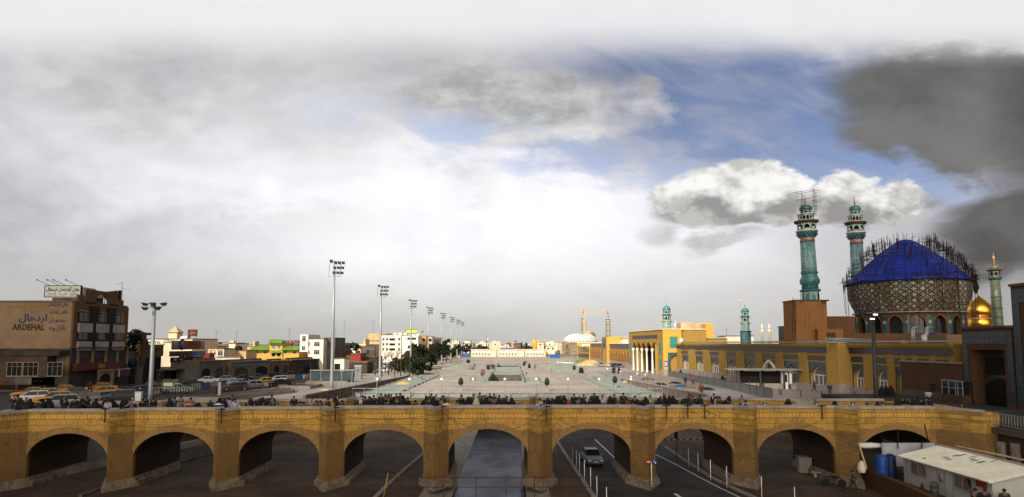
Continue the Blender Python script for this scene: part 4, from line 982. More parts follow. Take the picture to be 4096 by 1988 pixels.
# ---------------------------------------------------------------- far range on the right of the square
def range_wall(label, P0, P1, H, rows, n, m, wm, plinth=1.2, inset=.12, band=None, depth=14):
    L = math.hypot(P1[0] - P0[0], P1[1] - P0[1]); t = thing('arcade_range', label, 'building', (P0[0], P0[1], 0), math.atan2(P1[1] - P0[1], P1[0] - P0[0]))
    q = MB(); q.box(0, L, 0, depth, 0, H); q.build('wall', m, t); q = MB(); q.box(-.1, L, -.3, depth, H, H + .3); q.build('cornice', M['cream'], t)
    q = MB(); q.box(0, L, -.1, 0, 0, plinth); q.build('stone_plinth', M['stone'], t)
    if band: q = MB(); q.box(0, L, -.06, -.004, H - 1.6, H - .3); q.build('inscription_band', M[band], t)
    hh = (H - plinth - (1.8 if band else .4)) / rows
    for r_ in range(rows):
        for i in range(n):
            c_ = (i + .5) * L / n; w_ = L / n * .34; z0_ = plinth + .3 + r_ * hh
            q = MB(); q.side([(c_ - w_, z0_), (c_ + w_, z0_)] + darc(w_, z0_ + hh * .5, hh * .3, 6, c_, .4)[::-1], -.05 - inset, -.004); w2 = q.build('window', wm, t)
            if n < 12: q = MB(); q.ring(darc(w_, z0_ + hh * .5, hh * .3, 6, c_, .4), .2, -.3, -.02); q.build('arch_frame', m, w2)
    return t
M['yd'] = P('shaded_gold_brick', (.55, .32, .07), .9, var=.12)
range_wall('yellow wall with a row of pointed niches between the colonnade hall and tall portal', (39.0, 262), (40.2, 216), 8.3, 1, 9, M['yb'], M['ob'], 2.0, band='frieze')
range_wall('tall yellow brick range with bays left of the narrow tiled portal', (38.6, 322), (38.9, 277), 8.5, 1, 6, M['yb'], M['ob'], 1.8, band='frieze')
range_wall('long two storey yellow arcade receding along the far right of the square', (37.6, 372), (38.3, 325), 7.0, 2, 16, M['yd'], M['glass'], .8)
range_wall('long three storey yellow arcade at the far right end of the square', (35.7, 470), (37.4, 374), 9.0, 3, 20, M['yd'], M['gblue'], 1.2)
for i_, (Y0, H_, w_, lb) in enumerate(((276, 11.2, 13, 'tall narrow portal with a turquoise pointed recess beside the square'),)):
    t = thing('tiled_portal', lb, 'building', (38.0, Y0, 0), R(-89)); q = MB(); q.wallarch(0, w_, 0, H_, darc(3.4, 6, 3.2, 12, w_ / 2, .45), 0, 2.2); q.box(0, w_, 2.3, 8, 0, H_); q.build('wall', M['yb'], t)
    q = MB(); q.wallarch(.8, w_ - .8, 0, H_ - .8, darc(3.5, 6, 3.3, 12, w_ / 2, .45), -.06, .05); q.build('tile_surround', M['tqs'], t); q = MB(); q.box(2, w_ - 2, 2.1, 2.28, 0, H_ - 1); q.build('recess', M['tqc'], t)
q = MB(); q.box(w_ + .01, w_ + 2.2, -.3, 8, 0, H_); q.build('side_pier', M['ybs'], t)
t = thing('roof_block', 'sunlit cream upper storey above the two storey yellow arcade', 'building', (at(2328, 340), 340, 0)); q = MB(); q.box(0, at(2392, 340) - at(2328, 340), 0, 8, 6.9, zt(1376, 340)); q.build('wall', M['cream'], t)
t = blk('roof_block', 'yellow stone box building above the range right of the narrow portal', 'building', 2448, 2492, 1357, 262, 8, M['ybs'], z0=5)
t = blk('roof_block', 'small white roof box beside the colonnade hall', 'building', 2490, 2512, 1357, 255, 6, M['whiter'], z0=5)
# glazed dome on its drum
X = at(2322, 430); t = thing('glass_dome', 'low pale blue glazed dome on a cream drum beyond the square', 'dome', (X, 430, 0)); z0_ = zt(1357, 430); r_ = 10.9
q = MB(); q.lathe([(r_, z0_ - 3.4), (r_, z0_ - .1)], 40); q.build('drum', M['cream'], t)
q = MB(); q.lathe([(r_, z0_ - .1), (r_ * .97, z0_ + .4), (r_ * .82, z0_ + 1.8), (r_ * .58, z0_ + 2.9), (r_ * .3, z0_ + 3.5), (.1, z0_ + 3.7)], 40); q.build('glazing', P('pale_glazing', (.48, .62, .66), .3, var=.1, spec=.5), t)
for i in range(0, 28):
    a = 2 * math.pi * i / 28; q = MB(); q.path([(r_ * c_ * math.cos(a + o_), r_ * c_ * math.sin(a + o_), z0_ + h_ + .08) for c_, h_, o_ in ((1, -.1, 0), (.82, 1.8, .25), (.58, 2.9, .5), (.3, 3.5, .9))], .12, 4); q.build('rib', M['white'], t)
for i in range(18):
    a = -math.pi * i / 17; q = MB(); q.box(-.35, .35, -.06, .06, z0_ - 2.7, z0_ - 1.2, Matrix.Rotation(a + math.pi / 2, 4, 'Z') @ Matrix.Translation((0, -r_, 0))); q.build('window', M['dark'], t)
for lb, px, yb_, yt, Y in (('left of two far minarets wrapped in scaffolding, below the crane', 2335, 1340, 1243, 520), ('right of two far minarets wrapped in scaffolding, over the narrow portal', 2433, 1354, 1247, 480)):
    X = at(px, Y); Z = lambda y: zt(y, Y); t = thing('minaret', lb, 'minaret', (X, Y, 0)); k = Y / 2600
    q = MB(); q.lathe([(6 * k, Z(1375)), (5.2 * k, Z(yb_)), (4 * k, Z(yt + 36)), (3.2 * k, Z(yt + 34)), (3. * k, Z(yt + 24))], 14); q.build('shaft', M['sand'], t)
    q = MB(); q.lathe([(3 * k, Z(yt + 24)), (5 * k, Z(yt + 18)), (5.4 * k, Z(yt + 13)), (3 * k, Z(yt + 12))], 12); q.build('balcony', P('pale_slate', (.34, .40, .44), .8), t)
    q = MB(); q.lathe([(3 * k, Z(yt + 12)), (3.2 * k, Z(yt + 6)), (1.6 * k, Z(yt)), (.1, Z(yt - 6))], 12); q.build('cap', P('red_primer', (.50, .10, .05), .8), t)
    for i in range(6):
        a = math.pi / 3 * i; q = MB(); q.tube((10 * k * math.cos(a), 10 * k * math.sin(a), Z(yb_ + 6)), (10 * k * math.cos(a), 10 * k * math.sin(a), Z(yt + 30)), .10, n=4); q.build('scaffold_pole', M['scaf'], t)
    for y_ in range(yt + 30, yb_ + 4, 11): q = MB(); q.path([(10 * k * math.cos(a), 10 * k * math.sin(a), Z(y_)) for a in [math.pi / 3 * i for i in range(7)]], .12, 4); q.box(-6 * k, 6 * k, -6 * k, 6 * k, Z(y_), Z(y_) + .15) if y_ % 2 else None; q.build('scaffold_lift', M['scaf'], t)
t = thing('hill_dome', 'unfinished ochre dome beside the left scaffolded minaret', 'dome', (at(2352, 540), 540, 0)); q = MB(); q.lathe([(6.4, zt(1350, 540)), (6.2, zt(1338, 540)), (4.6, zt(1328, 540)), (2.2, zt(1322, 540)), (.2, zt(1320, 540))], 20); q.build('shell', M['sand2'], t)
t = thing('tower_crane', 'yellow tower crane reaching over the two far scaffolded minarets', 'crane', (at(2339, 500), 500, 0)); Z = lambda y: zt(y, 500)
q = MB(); q.box(-.6, .6, -.6, .6, 0, Z(1232)); q.build('mast', M['sand2'], t)
q = MB(); xa, xb = at(2299, 500) - at(2339, 500), at(2433, 500) - at(2339, 500)
q.path([(xa, 0, Z(1243)), (xb, 0, Z(1240))], .22, 4); q.path([(xa, 0, Z(1243) + .01), (0, 0, Z(1231)), (xb * .5, 0, Z(1239) + .5), (xb, 0, Z(1240))], .10, 4)
q.path([(0, 0, Z(1241) - .2), (xb, 0, Z(1240) - .7)], .12, 4); q.build('jib', M['sand2'], t)
q = MB(); q.box(xa, xa + 1.8, -.5, .5, Z(1244) - .8, Z(1240)); q.build('counterweight', M['sand2'], t)
# ================================================================ left side of the street
def win(parent, x, z, w_, h_, y=-.0, fm=None, gm_=None, bars=1, name='window', mull=True):
    """framed window on a wall facing local -y"""
    q = MB(); f = .09
    q.box(x - w_ / 2, x + w_ / 2, y - .07, y - .005, z + h_ - f, z + h_); q.box(x - w_ / 2, x + w_ / 2, y - .1, y - .005, z - .04, z + f)
    q.box(x - w_ / 2, x - w_ / 2 + f, y - .07, y - .006, z + f, z + h_ - f); q.box(x + w_ / 2 - f, x + w_ / 2, y - .07, y - .006, z + f, z + h_ - f)
    for k in range(1, bars + 1): xx = x - w_ / 2 + w_ * k / (bars + 1); q.box(xx - .03, xx + .03, y - .06, y - .006, z + f, z + h_ - f)
    if mull: q.box(x - w_ / 2 + f, x + w_ / 2 - f, y - .065, y - .006, z + h_ * .68, z + h_ * .68 + .05)
    o = q.build(name, fm or M['white'], parent)
    q = MB(); q.box(x - w_ / 2 + f, x + w_ / 2 - f, y - .03, y - .003, z + f, z + h_ - f); q.build('pane', gm_ or M['glass'], o)
    return o
# ---- hotel: lettered beige side wall (towards the viewer) and brick street front (towards the street)
HY0, HY1, HX = 108.5, 124., -73.5
ZH = EYE + ray(285, 1208)[1] * HY0
hot = thing('hotel_building', 'brick apartment hotel with a beige side wall painted with blue and yellow lettering', 'building', (HX, HY0, 0))
z1f = EYE + ray(285, 1388)[1] * HY0
q = MB(); q.box(-26, 0, 0, HY1 - HY0, -.2, ZH); q.build('wall', M['beige'], hot)
q = MB(); q.box(-26.1, .1, -.12, HY1 - HY0, ZH, ZH + .25); q.build('roof', M['roof'], hot)
q = MB(); q.box(-26, .0, -.12, -.01, z1f - .6, z1f - .25); q.box(-26.2, .0, -2.5, -.02, z1f - 1.4, z1f - .62); q.build('ledge', M['shop'], hot)
PL = lambda px, py: ((ray(px, py)[0] * HY0 - HX), EYE + ray(px, py)[1] * HY0)
def sign(body, px0, px1, py0, py1, m, fat=.012):
    (xa, zt_), (xb, zb_) = PL(px0, py0), PL(px1, py1)
    return text(body, 1, m, hot, ((xa + xb) / 2, -.02, (zt_ + zb_) / 2), width=xb - xa, height=zt_ - zb_, fat=fat)
M['lblue'] = P('blue_lettering', (.018, .028, .085), .8, var=.15); M['lyel'] = P('yellow_lettering', (.33, .16, .015), .8, var=.15); M['lblk'] = P('black_lettering', (.012, .012, .016), .8)
sign('مجتمع توریستی', 22, 186, 1213, 1238, M['lyel'], .02)
sign('هتل آپارتمان', 194, 274, 1207, 1229, M['lblue'])
sign('کافی شاپ', 200, 270, 1240, 1260, M['lblue'])
sign('رستوران', 196, 263, 1270, 1292, M['lblue'])
sign('بازارچه', 197, 262, 1303, 1326, M['lblue'])
sign('اردهـــال'.replace('ـ', ''), 78, 187, 1256, 1292, M['lblue'], .02)
sign('ARDEHAL', 51, 178, 1296, 1321, M['lblk'], .02)
# street front
fr_ = thing('x', '', '', (0, 0, 0)); bpy.data.objects.remove(fr_)
FL = HY1 - HY0
def fpart(name, m, fn, parent=hot):
    o = fn(MB()).build(name, m, parent); o.location = (0, 0, 0); o.rotation_euler = (0, 0, R(90)); return o
fy = lambda px: onl(px, (HX, HY0), (HX, HY1))
f0 = fpart('street_front', M['hotelb'], lambda q: q.box(0, FL, -.35, -.02, z1f, ZH - .02).box(0, FL, -1.1, -.36, z1f - .15, z1f) or q)
cxs = [fy(323), fy(392), fy(458)]
for j_, (ya, yb_) in enumerate(((1248, 1288), (1324, 1361))):
    for i, cx_ in enumerate(cxs):
        s_ = HY0 + cx_; zt_, zb_ = EYE + ray(323, ya)[1] * (HY0 + cxs[0]) - .0, EYE + ray(323, yb_)[1] * (HY0 + cxs[0])
        q = MB(); q.box(-1.75 + cx_, 1.75 + cx_, -.42, -.36, zb_ - .1, zt_ + .1); o = q.build('window', M['dark'], hot); o.rotation_euler = (0, 0, R(90))
        q = MB(); q.box(cx_ - 1.6, cx_ + .8, -.47, -.43, zb_ + .1, zt_ - .1)
        for k_ in (-1.6, -.45, .7): q.box(cx_ + k_, cx_ + k_ + .1, -.52, -.48, zb_, zt_)
        q.build('pane', M['glass'], o)
        q = MB(); q.box(cx_ + .95, cx_ + 1.6, -.47, -.43, zb_, zt_); q.build('lit_reveal', M['beige'], o)
        q = MB(); q.box(cx_ - 1.75, cx_ + 1.75, -.75, -.37, zb_ - 1.75, zb_ - .2); o = q.build('balcony_panel', M['cap'], hot); o.rotation_euler = (0, 0, R(90))
for cx_ in (fy(358), fy(427)):
    q = MB(); q.box(cx_ - 1.25, cx_ + 1.25, -.6, -.36, z1f, ZH - .5); o = q.build('glazed_shaft', M['dark'], hot); o.rotation_euler = (0, 0, R(90))
    q = MB()
    for z_ in [z1f + .6 * k for k in range(int((ZH - z1f - .8) / .6))]: q.box(cx_ - 1.2, cx_ + 1.2, -.64, -.61, z_, z_ + .06)
    for x_ in (-.6, 0, .6): q.box(cx_ + x_, cx_ + x_ + .05, -.66, -.645, z1f, ZH - .6)
    q.build('glazing_bar', M['dsteel'], o)
for xs_ in ([-4.5, -3.7, -2.9], [-.9, 0, .9], [3, 3.8, 4.6]):
    for x_ in xs_: q = MB(); q.box(cxs[1] + x_ * 1.3 - .42, cxs[1] + x_ * 1.3 + .42, -.4, -.36, ZH - 2.0, ZH - 1.3); o = q.build('wall_panel', M['cap'], hot); o.rotation_euler = (0, 0, R(90))
q = MB(); q.wallarch(cxs[1] - 4.6, cxs[1] + 4.6, ZH + .0, ZH + 2.4, darc(1.9, ZH + .2, 1.6, 12, cxs[1]), -.3, .4)
q.box(cxs[1] - 6, cxs[1] + 6, -.3, .1, ZH - .1, ZH + .2); q.box(cxs[1] - 6.4, cxs[1] - 4.8, -.3, .1, ZH + .2, ZH + 1.3); q.box(cxs[1] + 4.8, cxs[1] + 6.4, -.3, .1, ZH + .2, ZH + 1.2)
o = q.build('gable_arch', M['hotelb'], hot); o.rotation_euler = (0, 0, R(90))
q = MB(); q.box(0, FL, -.3, -.02, -.2, z1f - .16); o = q.build('ground_floor', M['shop'], hot); o.rotation_euler = (0, 0, R(90))
for x_ in (1.6, 5.4, 9.1, 12.6, 15.6): q = MB(); q.box(x_ - .25, x_ + .25, -.5, -.31, 4.6, z1f - .16); o = q.build('pilaster', M['beige'], hot); o.rotation_euler = (0, 0, R(90))
q = MB(); q.box(.5, 13.2, -1.0, -.31, 3.9, 5.2); o = q.build('fascia_sign', M['dred'], hot); o.rotation_euler = (0, 0, R(90)); q = MB(); q.box(6.3, 8.1, -1.05, -1.01, 4.2, 4.9); q.build('emblem', M['lyel'], o)
q = MB(); q.wallarch(4.6, 9.4, .2, 4.0, darc(1.85, 1.9, 1.35, 12, 7.), -1.9, .3); o = q.build('entrance_arch', M['beige'], hot); o.rotation_euler = (0, 0, R(90))
text('هتل آپارتمان', 1, M['lblk'], o, (7., -1.93, 3.5), width=3.6, height=.45, fat=.02)
q = MB(); q.box(9.6, 14.2, -1.9, -1.2, 2.5, 3.9); o = q.build('shop_sign', M['dred'], hot); o.rotation_euler = (0, 0, R(90)); q = MB(); q.box(10.7, 10.95, -1.94, -1.91, 2.5, 3.9); q.box(9.6, 14.2, -1.94, -1.91, 3.78, 3.86); q.build('lettering', M['white'], o)
# roof sign, solar frame, roof hut, floodlights
Ys = 111.
t = thing('roof_sign', 'large white rooftop sign with black script on top of the brick hotel', 'sign', (0, Ys, 0)); a_, b_ = At(184, 1144, Ys), At(323, 1187, Ys)
q = MB(); q.box(a_.x, b_.x, -.15, .15, b_.z, a_.z); q.build('panel', M['white'], t); q = MB()
q.box(a_.x - .1, b_.x + .1, -.2, .2, a_.z, a_.z + .1); q.box(a_.x - .1, b_.x + .1, -.2, .2, b_.z - .1, b_.z); q.box(a_.x - .1, a_.x, -.2, .2, b_.z, a_.z); q.box(b_.x, b_.x + .1, -.2, .2, b_.z, a_.z); q.build('frame', M['blk'], t)
w__ = b_.x - a_.x; hh = a_.z - b_.z
text('هتل آپارتمان اردهال', 1, M['blk'], t, ((a_.x + b_.x) / 2, -.17, b_.z + hh * .66), width=w__ * .93, height=hh * .50, fat=.025)
for wd_, xx in (('رستوران', .82), ('کافی شاپ', .5), ('پارکینگ', .2)): text(wd_, 1, M['blk'], t, (a_.x + w__ * xx, -.17, b_.z + hh * .26), width=w__ * .24, height=hh * .17, fat=.02)
for xx in (.12, .30, .52, .78): text('۷۷۴۳۷۰۱۱'.translate({ord(a): b for a, b in zip('۰۱۲۳۴۵۶۷۸۹', '0123456789')}), 1, M['blk'], t, (a_.x + w__ * xx, -.17, b_.z + hh * .08), width=w__ * .15, height=hh * .06)
q = MB(); q.box(a_.x + 1, b_.x - 1, .3, 1.5, ZH + .2, b_.z - .15); q.build('plinth', M['roof'], t)
for xx in (.0, .28, .45, .80): q = MB(); q.tube((a_.x + w__ * xx + .6, 0, a_.z + .1), (a_.x + w__ * xx - .4, -1.6, a_.z + .9), .04); q.lathe([(.05, 0), (.16, .12), (.14, .2)], 7, (a_.x + w__ * xx - .4, -1.6, a_.z + .78)); q.build('spotlight', M['dsteel'], t)
t = thing('roof_hut', 'small grey hut with a sloping roof behind the hotel rooftop sign', 'hut', (0, 116, 0)); a_, b_ = At(318, 1178, 116), At(357, 1200, 116)
q = MB(); q.box(a_.x, b_.x, 0, 4, ZH - .2, a_.z - .2); q.build('wall', M['shop2'], t); q = MB(); q.side([(a_.x - .2, a_.z - .2), (b_.x + .3, a_.z - .5), (b_.x - .4, a_.z + .3), (a_.x, a_.z + 1.4)], -.2, 4.2); q.build('roof', M['conc'], t)
t = thing('solar_frame', 'tilted black lattice billboard frame on the far corner of the hotel roof', 'frame', (0, 120, 0)); a_, b_ = At(388, 1170, 120), At(461, 1200, 120)
q = MB(); q.add([(a_.x, 0, b_.z + .4), (b_.x, 2, b_.z), (b_.x, 2, a_.z + .6), (a_.x, 0, a_.z)], [(0, 1, 2, 3)]); q.add([(a_.x, .1, b_.z + .4), (b_.x, 2.1, b_.z), (b_.x, 2.1, a_.z + .6), (a_.x, .1, a_.z)], [(3, 2, 1, 0)]); q.build('panel', M['dark'], t)
q = MB()
for i in range(7): f = i / 6; x_ = a_.x + (b_.x - a_.x) * f; q.tube((x_, 2 * f - .1, ZH), (x_, 2 * f - .1, a_.z + .6 * f), .06)
q.tube((b_.x, 1.9, a_.z + .6), (b_.x, 1.9, a_.z + 2.2), .04); q.tube((b_.x, 1.9, a_.z + 1.9), (b_.x - 1.6, 1.9, a_.z + 1.6), .03); q.tube((b_.x, 1.9, a_.z + 1), (b_.x + 1.6, 1.9, a_.z + .6), .03); q.build('post', M['steel'], t)
# ---- old shops in front of the lettered wall
t = thing('shop_row', 'dark two storey brick shop building below the lettered hotel wall', 'building', (-98, 106.3, 0)); q = MB(); q.box(0, 22.4, 0, 2, -.2, 6.6); q.build('wall', P('dark_shop_brick', (.085, .05, .036), .9, var=.35), t)  # dark brown wall, tone mottled at random
q = MB(); q.box(-.2, 22.6, -.2, 2, 6.6, 6.9); q.build('coping', M['shop'], t)
for px in (60, 125, 222): xx = ray(px, 1450)[0] * 106.3 + 98; win(t, xx, 3.2, 2.5, 2.3, 0, M['conc'], M['dark'], 2)
for px, b_ in ((150, 'فروشگاه'), (215, 'بازار')):
    xx = ray(px, 1500)[0] * 106.3 + 98; q = MB(); q.box(xx - 3.2, xx + 3.2 if px < 200 else xx + 2.8, -.5, -.2, 1.9, 3.); o = q.build('shop_sign', M['shop2'] if px < 200 else M['shop'], t)
    if px < 200: text('بازار', 1, M['blk'], o, (xx + .4, -.53, 2.45), width=2, height=.5, fat=.03)
for x_ in (3, 9, 15.5, 20): q = MB(); q.box(x_ - 2, x_ + 2, -.1, -.01, 0, 1.8); q.build('shopfront', M['dark'], t)
# ---- shops along the left kerb, each a box facing the street
def lshop(label, pxa, pxb, X, py_top, m, base=None, parts=()):
    """street building on the left whose front lies at x = X and spans the view directions pxa..pxb"""
    ya, yb_ = X / ray(pxa, 1450)[0], X / ray(pxb, 1450)[0]; L = yb_ - ya; H_ = EYE + ray(pxa, py_top)[1] * ya
    t = thing('shop_building', label, 'building', (X, ya, 0), R(90)); q = MB(); q.box(0, L, 0, 9, -.2, H_); q.build('wall', m, t)
    q = MB(); q.box(-.1, L + .05, -.15, 9, H_, H_ + .2); q.build('roof', M['roof'], t); t['L'] = L; t['H'] = H_; return t
t = lshop('narrow shaded shop house with a blue oval sign next to the hotel', 500, 552, -74.5, 1412, M['shop2']); L_ = t['L']
q = MB(); q.box(L_ * .2, L_ * .75, -.12, -.01, 0, 3.6); q.build('doorway', M['dark'], t); q = MB(); q.box(.3, .7, -.2, -.01, 0, 6); q.box(L_ - .8, L_ - .4, -.2, -.01, 0, 6); q.build('pilaster', M['stainb'] if 0 else M['gblue'], t)
q = MB(); q.lathe([(1.5, 0), (1.5, .12)], 20, T=Matrix.Translation((L_ * .48, -.25, 4.7)) @ Matrix.Rotation(R(90), 4, 'X') @ Matrix.Scale(.5, 4, (0, 1, 0))); q.build('oval_sign', P('deep_blue_sign', (.01, .025, .10), .6), t)
t = lshop('grey two storey shop with an ochre sign board behind the left lamp mast', 552, 644, -74., 1425, M['shop2']); L_ = t['L']; H_ = t['H']
q = MB(); q.box(-.1, L_, -.4, -.01, H_ - .1, H_ + 2.3); o = q.build('sign_board', P('ochre_board', (.14, .08, .012), .7), t); text('فروشگاه', 1, M['lblk'], o, (L_ * .5, -.44, H_ + 1.5), width=6, height=.6)
for x_ in (L_ * .38, L_ * .85): q = MB(); q.box(x_ - 1.1, x_ + 1.1, -.06, -.01, H_ - 2.6, H_ - .5); q.build('window', M['dark'], t)
for x_ in (L_ * .36, L_ * .8): q = MB(); q.box(x_ - 1.2, x_ + 1.2, -.06, -.01, 0, 3.4); q.build('door', M['dark'], t)
t = lshop('dark shop building carrying an orange fuel billboard and two lower sign boards', 646, 798, -73., 1482, M['shop']); L_ = t['L']; H_ = t['H']
fzx = lambda px, py: (onl(px, (-73, t.location.y), (-73, 400)), EYE + ray(px, py)[1] * (t.location.y + onl(px, (-73, t.location.y), (-73, 400))))
def board(name, px0, px1, py0, py1, m, y=-.9, d=.35):
    (xa, zt_), (xb, z2) = fzx(px0, py0), fzx(px1, py1); zb_ = EYE + ray(px0, py1)[1] * (t.location.y + xa)
    q = MB(); q.box(xa, xb, y, y + d, zb_, zt_); return q.build(name, m, t), xa, xb, zb_, zt_
o, xa, xb, za, zc = board('billboard', 674, 802, 1362, 1399, P('billboard_ochre', (.17, .075, .02), .7))
for a_, b_ in ((xa, xa + (xb - xa) * .15), (xb - (xb - xa) * .13, xb)): q = MB(); q.box(a_, b_, -.94, -.91, za, zc); q.build('grey_panel', M['gblue'], o)
text('توتال', 1, P('red_lettering', (.22, .015, .01), .7), o, (xa + (xb - xa) * .62, -.96, za + (zc - za) * .6), width=(xb - xa) * .40, height=(zc - za) * .55, fat=.03)
q = MB(); q.lathe([(1.25, 0), (1.25, .03)], 20, T=Matrix.Translation((xa + (xb - xa) * .27, -.93, za + (zc - za) * .58)) @ Matrix.Rotation(R(90), 4, 'X')); e1 = q.build('round_emblem', P('emblem_red', (.28, .03, .015), .7), o)
q = MB(); q.lathe([(1.1, 0), (1.1, .03)], 20, T=Matrix.Translation((xa + (xb - xa) * .255, -.965, za + (zc - za) * .48)) @ Matrix.Rotation(R(90), 4, 'X')); q.build('emblem_swirl', P('emblem_blue', (.02, .05, .16), .7), o)
q = MB(); q.lathe([(.62, 0), (.62, .03)], 20, T=Matrix.Translation((xa + (xb - xa) * .27, -1.0, za + (zc - za) * .6)) @ Matrix.Rotation(R(90), 4, 'X')); q.build('emblem_center', P('emblem_grey', (.2, .18, .16), .7), o)
text('روغن موتور', 1, P('red_lettering', (.22, .015, .01), .7), o, (xa + (xb - xa) * .55, -.96, za + (zc - za) * .14), width=(xb - xa) * .5, height=(zc - za) * .14)
o, xa, xb, za, zc = board('sign_board', 667, 755, 1405, 1427, P('brown_board', (.10, .035, .015), .7)); text('پخش لوازم'.replace('خ', 'ش'), 1, M['lblk'], o, ((xa + xb) / 2, -.93, (za + zc) / 2), width=(xb - xa) * .6, height=(zc - za) * .5)
o, xa, xb, za, zc = board('sign_board', 757, 806, 1405, 1425, P('grey_board', (.15, .17, .20), .7)); q = MB(); q.box(xa, xa + 2, -.94, -.91, za, zc); q.build('blue_panel', M['stainb'], o)
o, xa, xb, za, zc = board('dark_board', 672, 800, 1430, 1450, M['blk'])
for f, m_ in ((.1, M['cap']), (.27, M['lyel']), (.72, M['lyel']), (.88, M['lyel'])): q = MB(); x_ = xa + (xb - xa) * f; q.box(x_ - .6, x_ + .6, -.94, -.91, za + .4, zc - .3); q.build('picture', m_, o)
q = MB(); q.box(1., 9, -1.9, -.1, 2.9, 3.1); q.box(10.5, 17, -1.9, -.1, 2.9, 3.1); q.build('awning', M['shop2'], t)
for x_ in (2.2, 5, 8, 12, 15.5): q = MB(); q.box(x_ - 1, x_ + 1, -.06, -.01, 0, 2.6); q.build('shop_window', M['dark'], t)
# ---- cream hotel building behind them with faded lettering, roof kiosk and red board
Yc = 186.
t = blk('cream_building', 'cream building with faded hotel lettering behind the shop boards', 'building', 590, 768, 1357, Yc, 16, M['cream'], z0=0)
text('HOTEL', 1, M['lblk'], t, (at(617, Yc) - at(590, Yc), -.03, zt(1371, Yc)), width=at(645, Yc) - at(592, Yc), height=zt(1366, Yc) - zt(1377, Yc), fat=.01)
text('سعدی', 1, P('green_lettering', (.05, .16, .04), .8), t, (at(668, Yc) - at(590, Yc), -.03, zt(1367, Yc)), width=2.6, height=1.9, fat=.02)
t2 = blk('roof_kiosk', 'little rooftop kiosk with a tiled pyramid roof on the cream building', 'kiosk', 671, 705, 1332, Yc + 2, 3.2, M['cream'], z0=zt(1357, Yc)); q = MB(); w_ = t2['w']; h_ = t2['h']; q.lathe([(w_ * 1.0, h_ + .2), (w_ * .9, h_ + .35), (.1, h_ + 1.9)], 4, (w_ / 2, 1.6, 0), smooth=False); q.build('pyramid_roof', M['sand2'], t2)
t = thing('roof_board', 'dark red rooftop board with pale script beyond the fuel billboard', 'sign', (at(748, Yc), Yc, 0)); w_ = at(786, Yc) - at(748, Yc); q = MB(); q.box(0, w_, 0, .2, zt(1345, Yc), zt(1318, Yc)); o = q.build('board', M['dred'], t)
text('هتل', 1, M['cap'], o, (w_ / 2, -.03, zt(1331, Yc)), width=w_ * .6, height=.9); q = MB(); q.tube((.3, .1, zt(1360, Yc)), (.3, .1, zt(1345, Yc)), .06); q.tube((w_ - .2, .1, zt(1362, Yc)), (w_ - .2, .1, zt(1345, Yc)), .06); q.build('post', M['dsteel'], t)
t = thing('roof_tank', 'white tin water tank on the cream building roof', 'tank', (at(712, Yc), Yc, zt(1357, Yc))); q = MB(); q.side([(0, 0), (2.2, 0), (2.6, 1.0), (.7, .8)], 0, 2); q.build('tank', M['white'], t)
# roof frame and dark tree just behind the hotel
t = thing('roof_pergola', 'dark bare pergola frame beside the hotel', 'pergola', (0, 130, 0)); q = MB(); a_, b_ = At(497, 1330, 130), At(583, 1334, 130)
q.box(a_.x, b_.x, 0, .4, a_.z - .5, a_.z); q.box(b_.x - .7, b_.x, 0, .4, 4, a_.z - .5); q.box(a_.x, a_.x + .4, 0, .4, 4, a_.z - .5); q.box(a_.x, b_.x, 3, 3.4, a_.z - .5, a_.z); q.build('frame', M['shop'], t)
# ---- low sunlit quarter behind (yellow, white, ochre houses)
t = blk('yellow_house', 'yellow building with grass green tiled eaves and a taller middle bay', 'building', 1006, 1196, 1402, 205, 12, M['yel'], z0=0); W_ = t['w']
fx = lambda px: at(px, 205) - at(1006, 205)
q = MB(); q.box(fx(1078), fx(1132), -.4, 6, 0, zt(1372, 205)); q.build('middle_bay', M['yel'], t)
for a_, b_, py, n_ in ((1004, 1078, 1397, 0), (1128, 1198, 1397, 0), (1076, 1133, 1370, 1)):
    q = MB(); z_ = zt(py, 205); q.add([(fx(a_), -1.2 - n_ * .4, z_ - .25), (fx(b_), -1.2 - n_ * .4, z_ - .25), (fx(b_) - .3, .4, z_ + 1.), (fx(a_) + .3, .4, z_ + 1.), (fx(a_), 1, z_ - .3), (fx(b_), 1, z_ - .3)], [(0, 1, 2, 3), (0, 3, 4), (1, 5, 2), (0, 4, 5, 1), (3, 2, 5, 4)]); q.build('green_roof', M['green'], t)
for px in (1028, 1061, 1141, 1178): win(t, fx(px), zt(1416, 205), 1.25, 1.15, 0, M['white'])
for px in (1096, 1117):
    win(t, fx(px), zt(1396, 205), .9, 2.0, -.4, M['white']); q = MB(); z_ = zt(1411, 205); q.add([(fx(px) - .8, -1.1, z_), (fx(px) + .8, -1.1, z_), (fx(px) + .6, -.4, z_ + .8), (fx(px) - .6, -.4, z_ + .8)], [(0, 1, 2, 3)]); q.add([(fx(px) - .8, -1.1, z_ - .1), (fx(px) + .8, -1.1, z_ - .1), (fx(px) + .8, -.4, z_ - .1), (fx(px) - .8, -.4, z_ - .1)], [(3, 2, 1, 0)]); q.build('green_canopy', M['green'], t)
    q = MB(); q.box(fx(px) - .55, fx(px) + .55, -.46, -.41, zt(1425, 205), zt(1413, 205)); q.build('door', M['dark'], t)
t = thing('painted_hoarding', 'dark blue hoarding with a red and gold burst pattern above the green eaves', 'sign', (at(1134, 212), 212, 0)); w_ = at(1200, 212) - at(1134, 212); q = MB(); q.box(0, w_, 0, .2, zt(1385, 212), zt(1362, 212)); o = q.build('board', P('navy_board', (.03, .03, .10), .7), t)
q = MB(); cz_ = (zt(1385, 212) + zt(1362, 212)) / 2
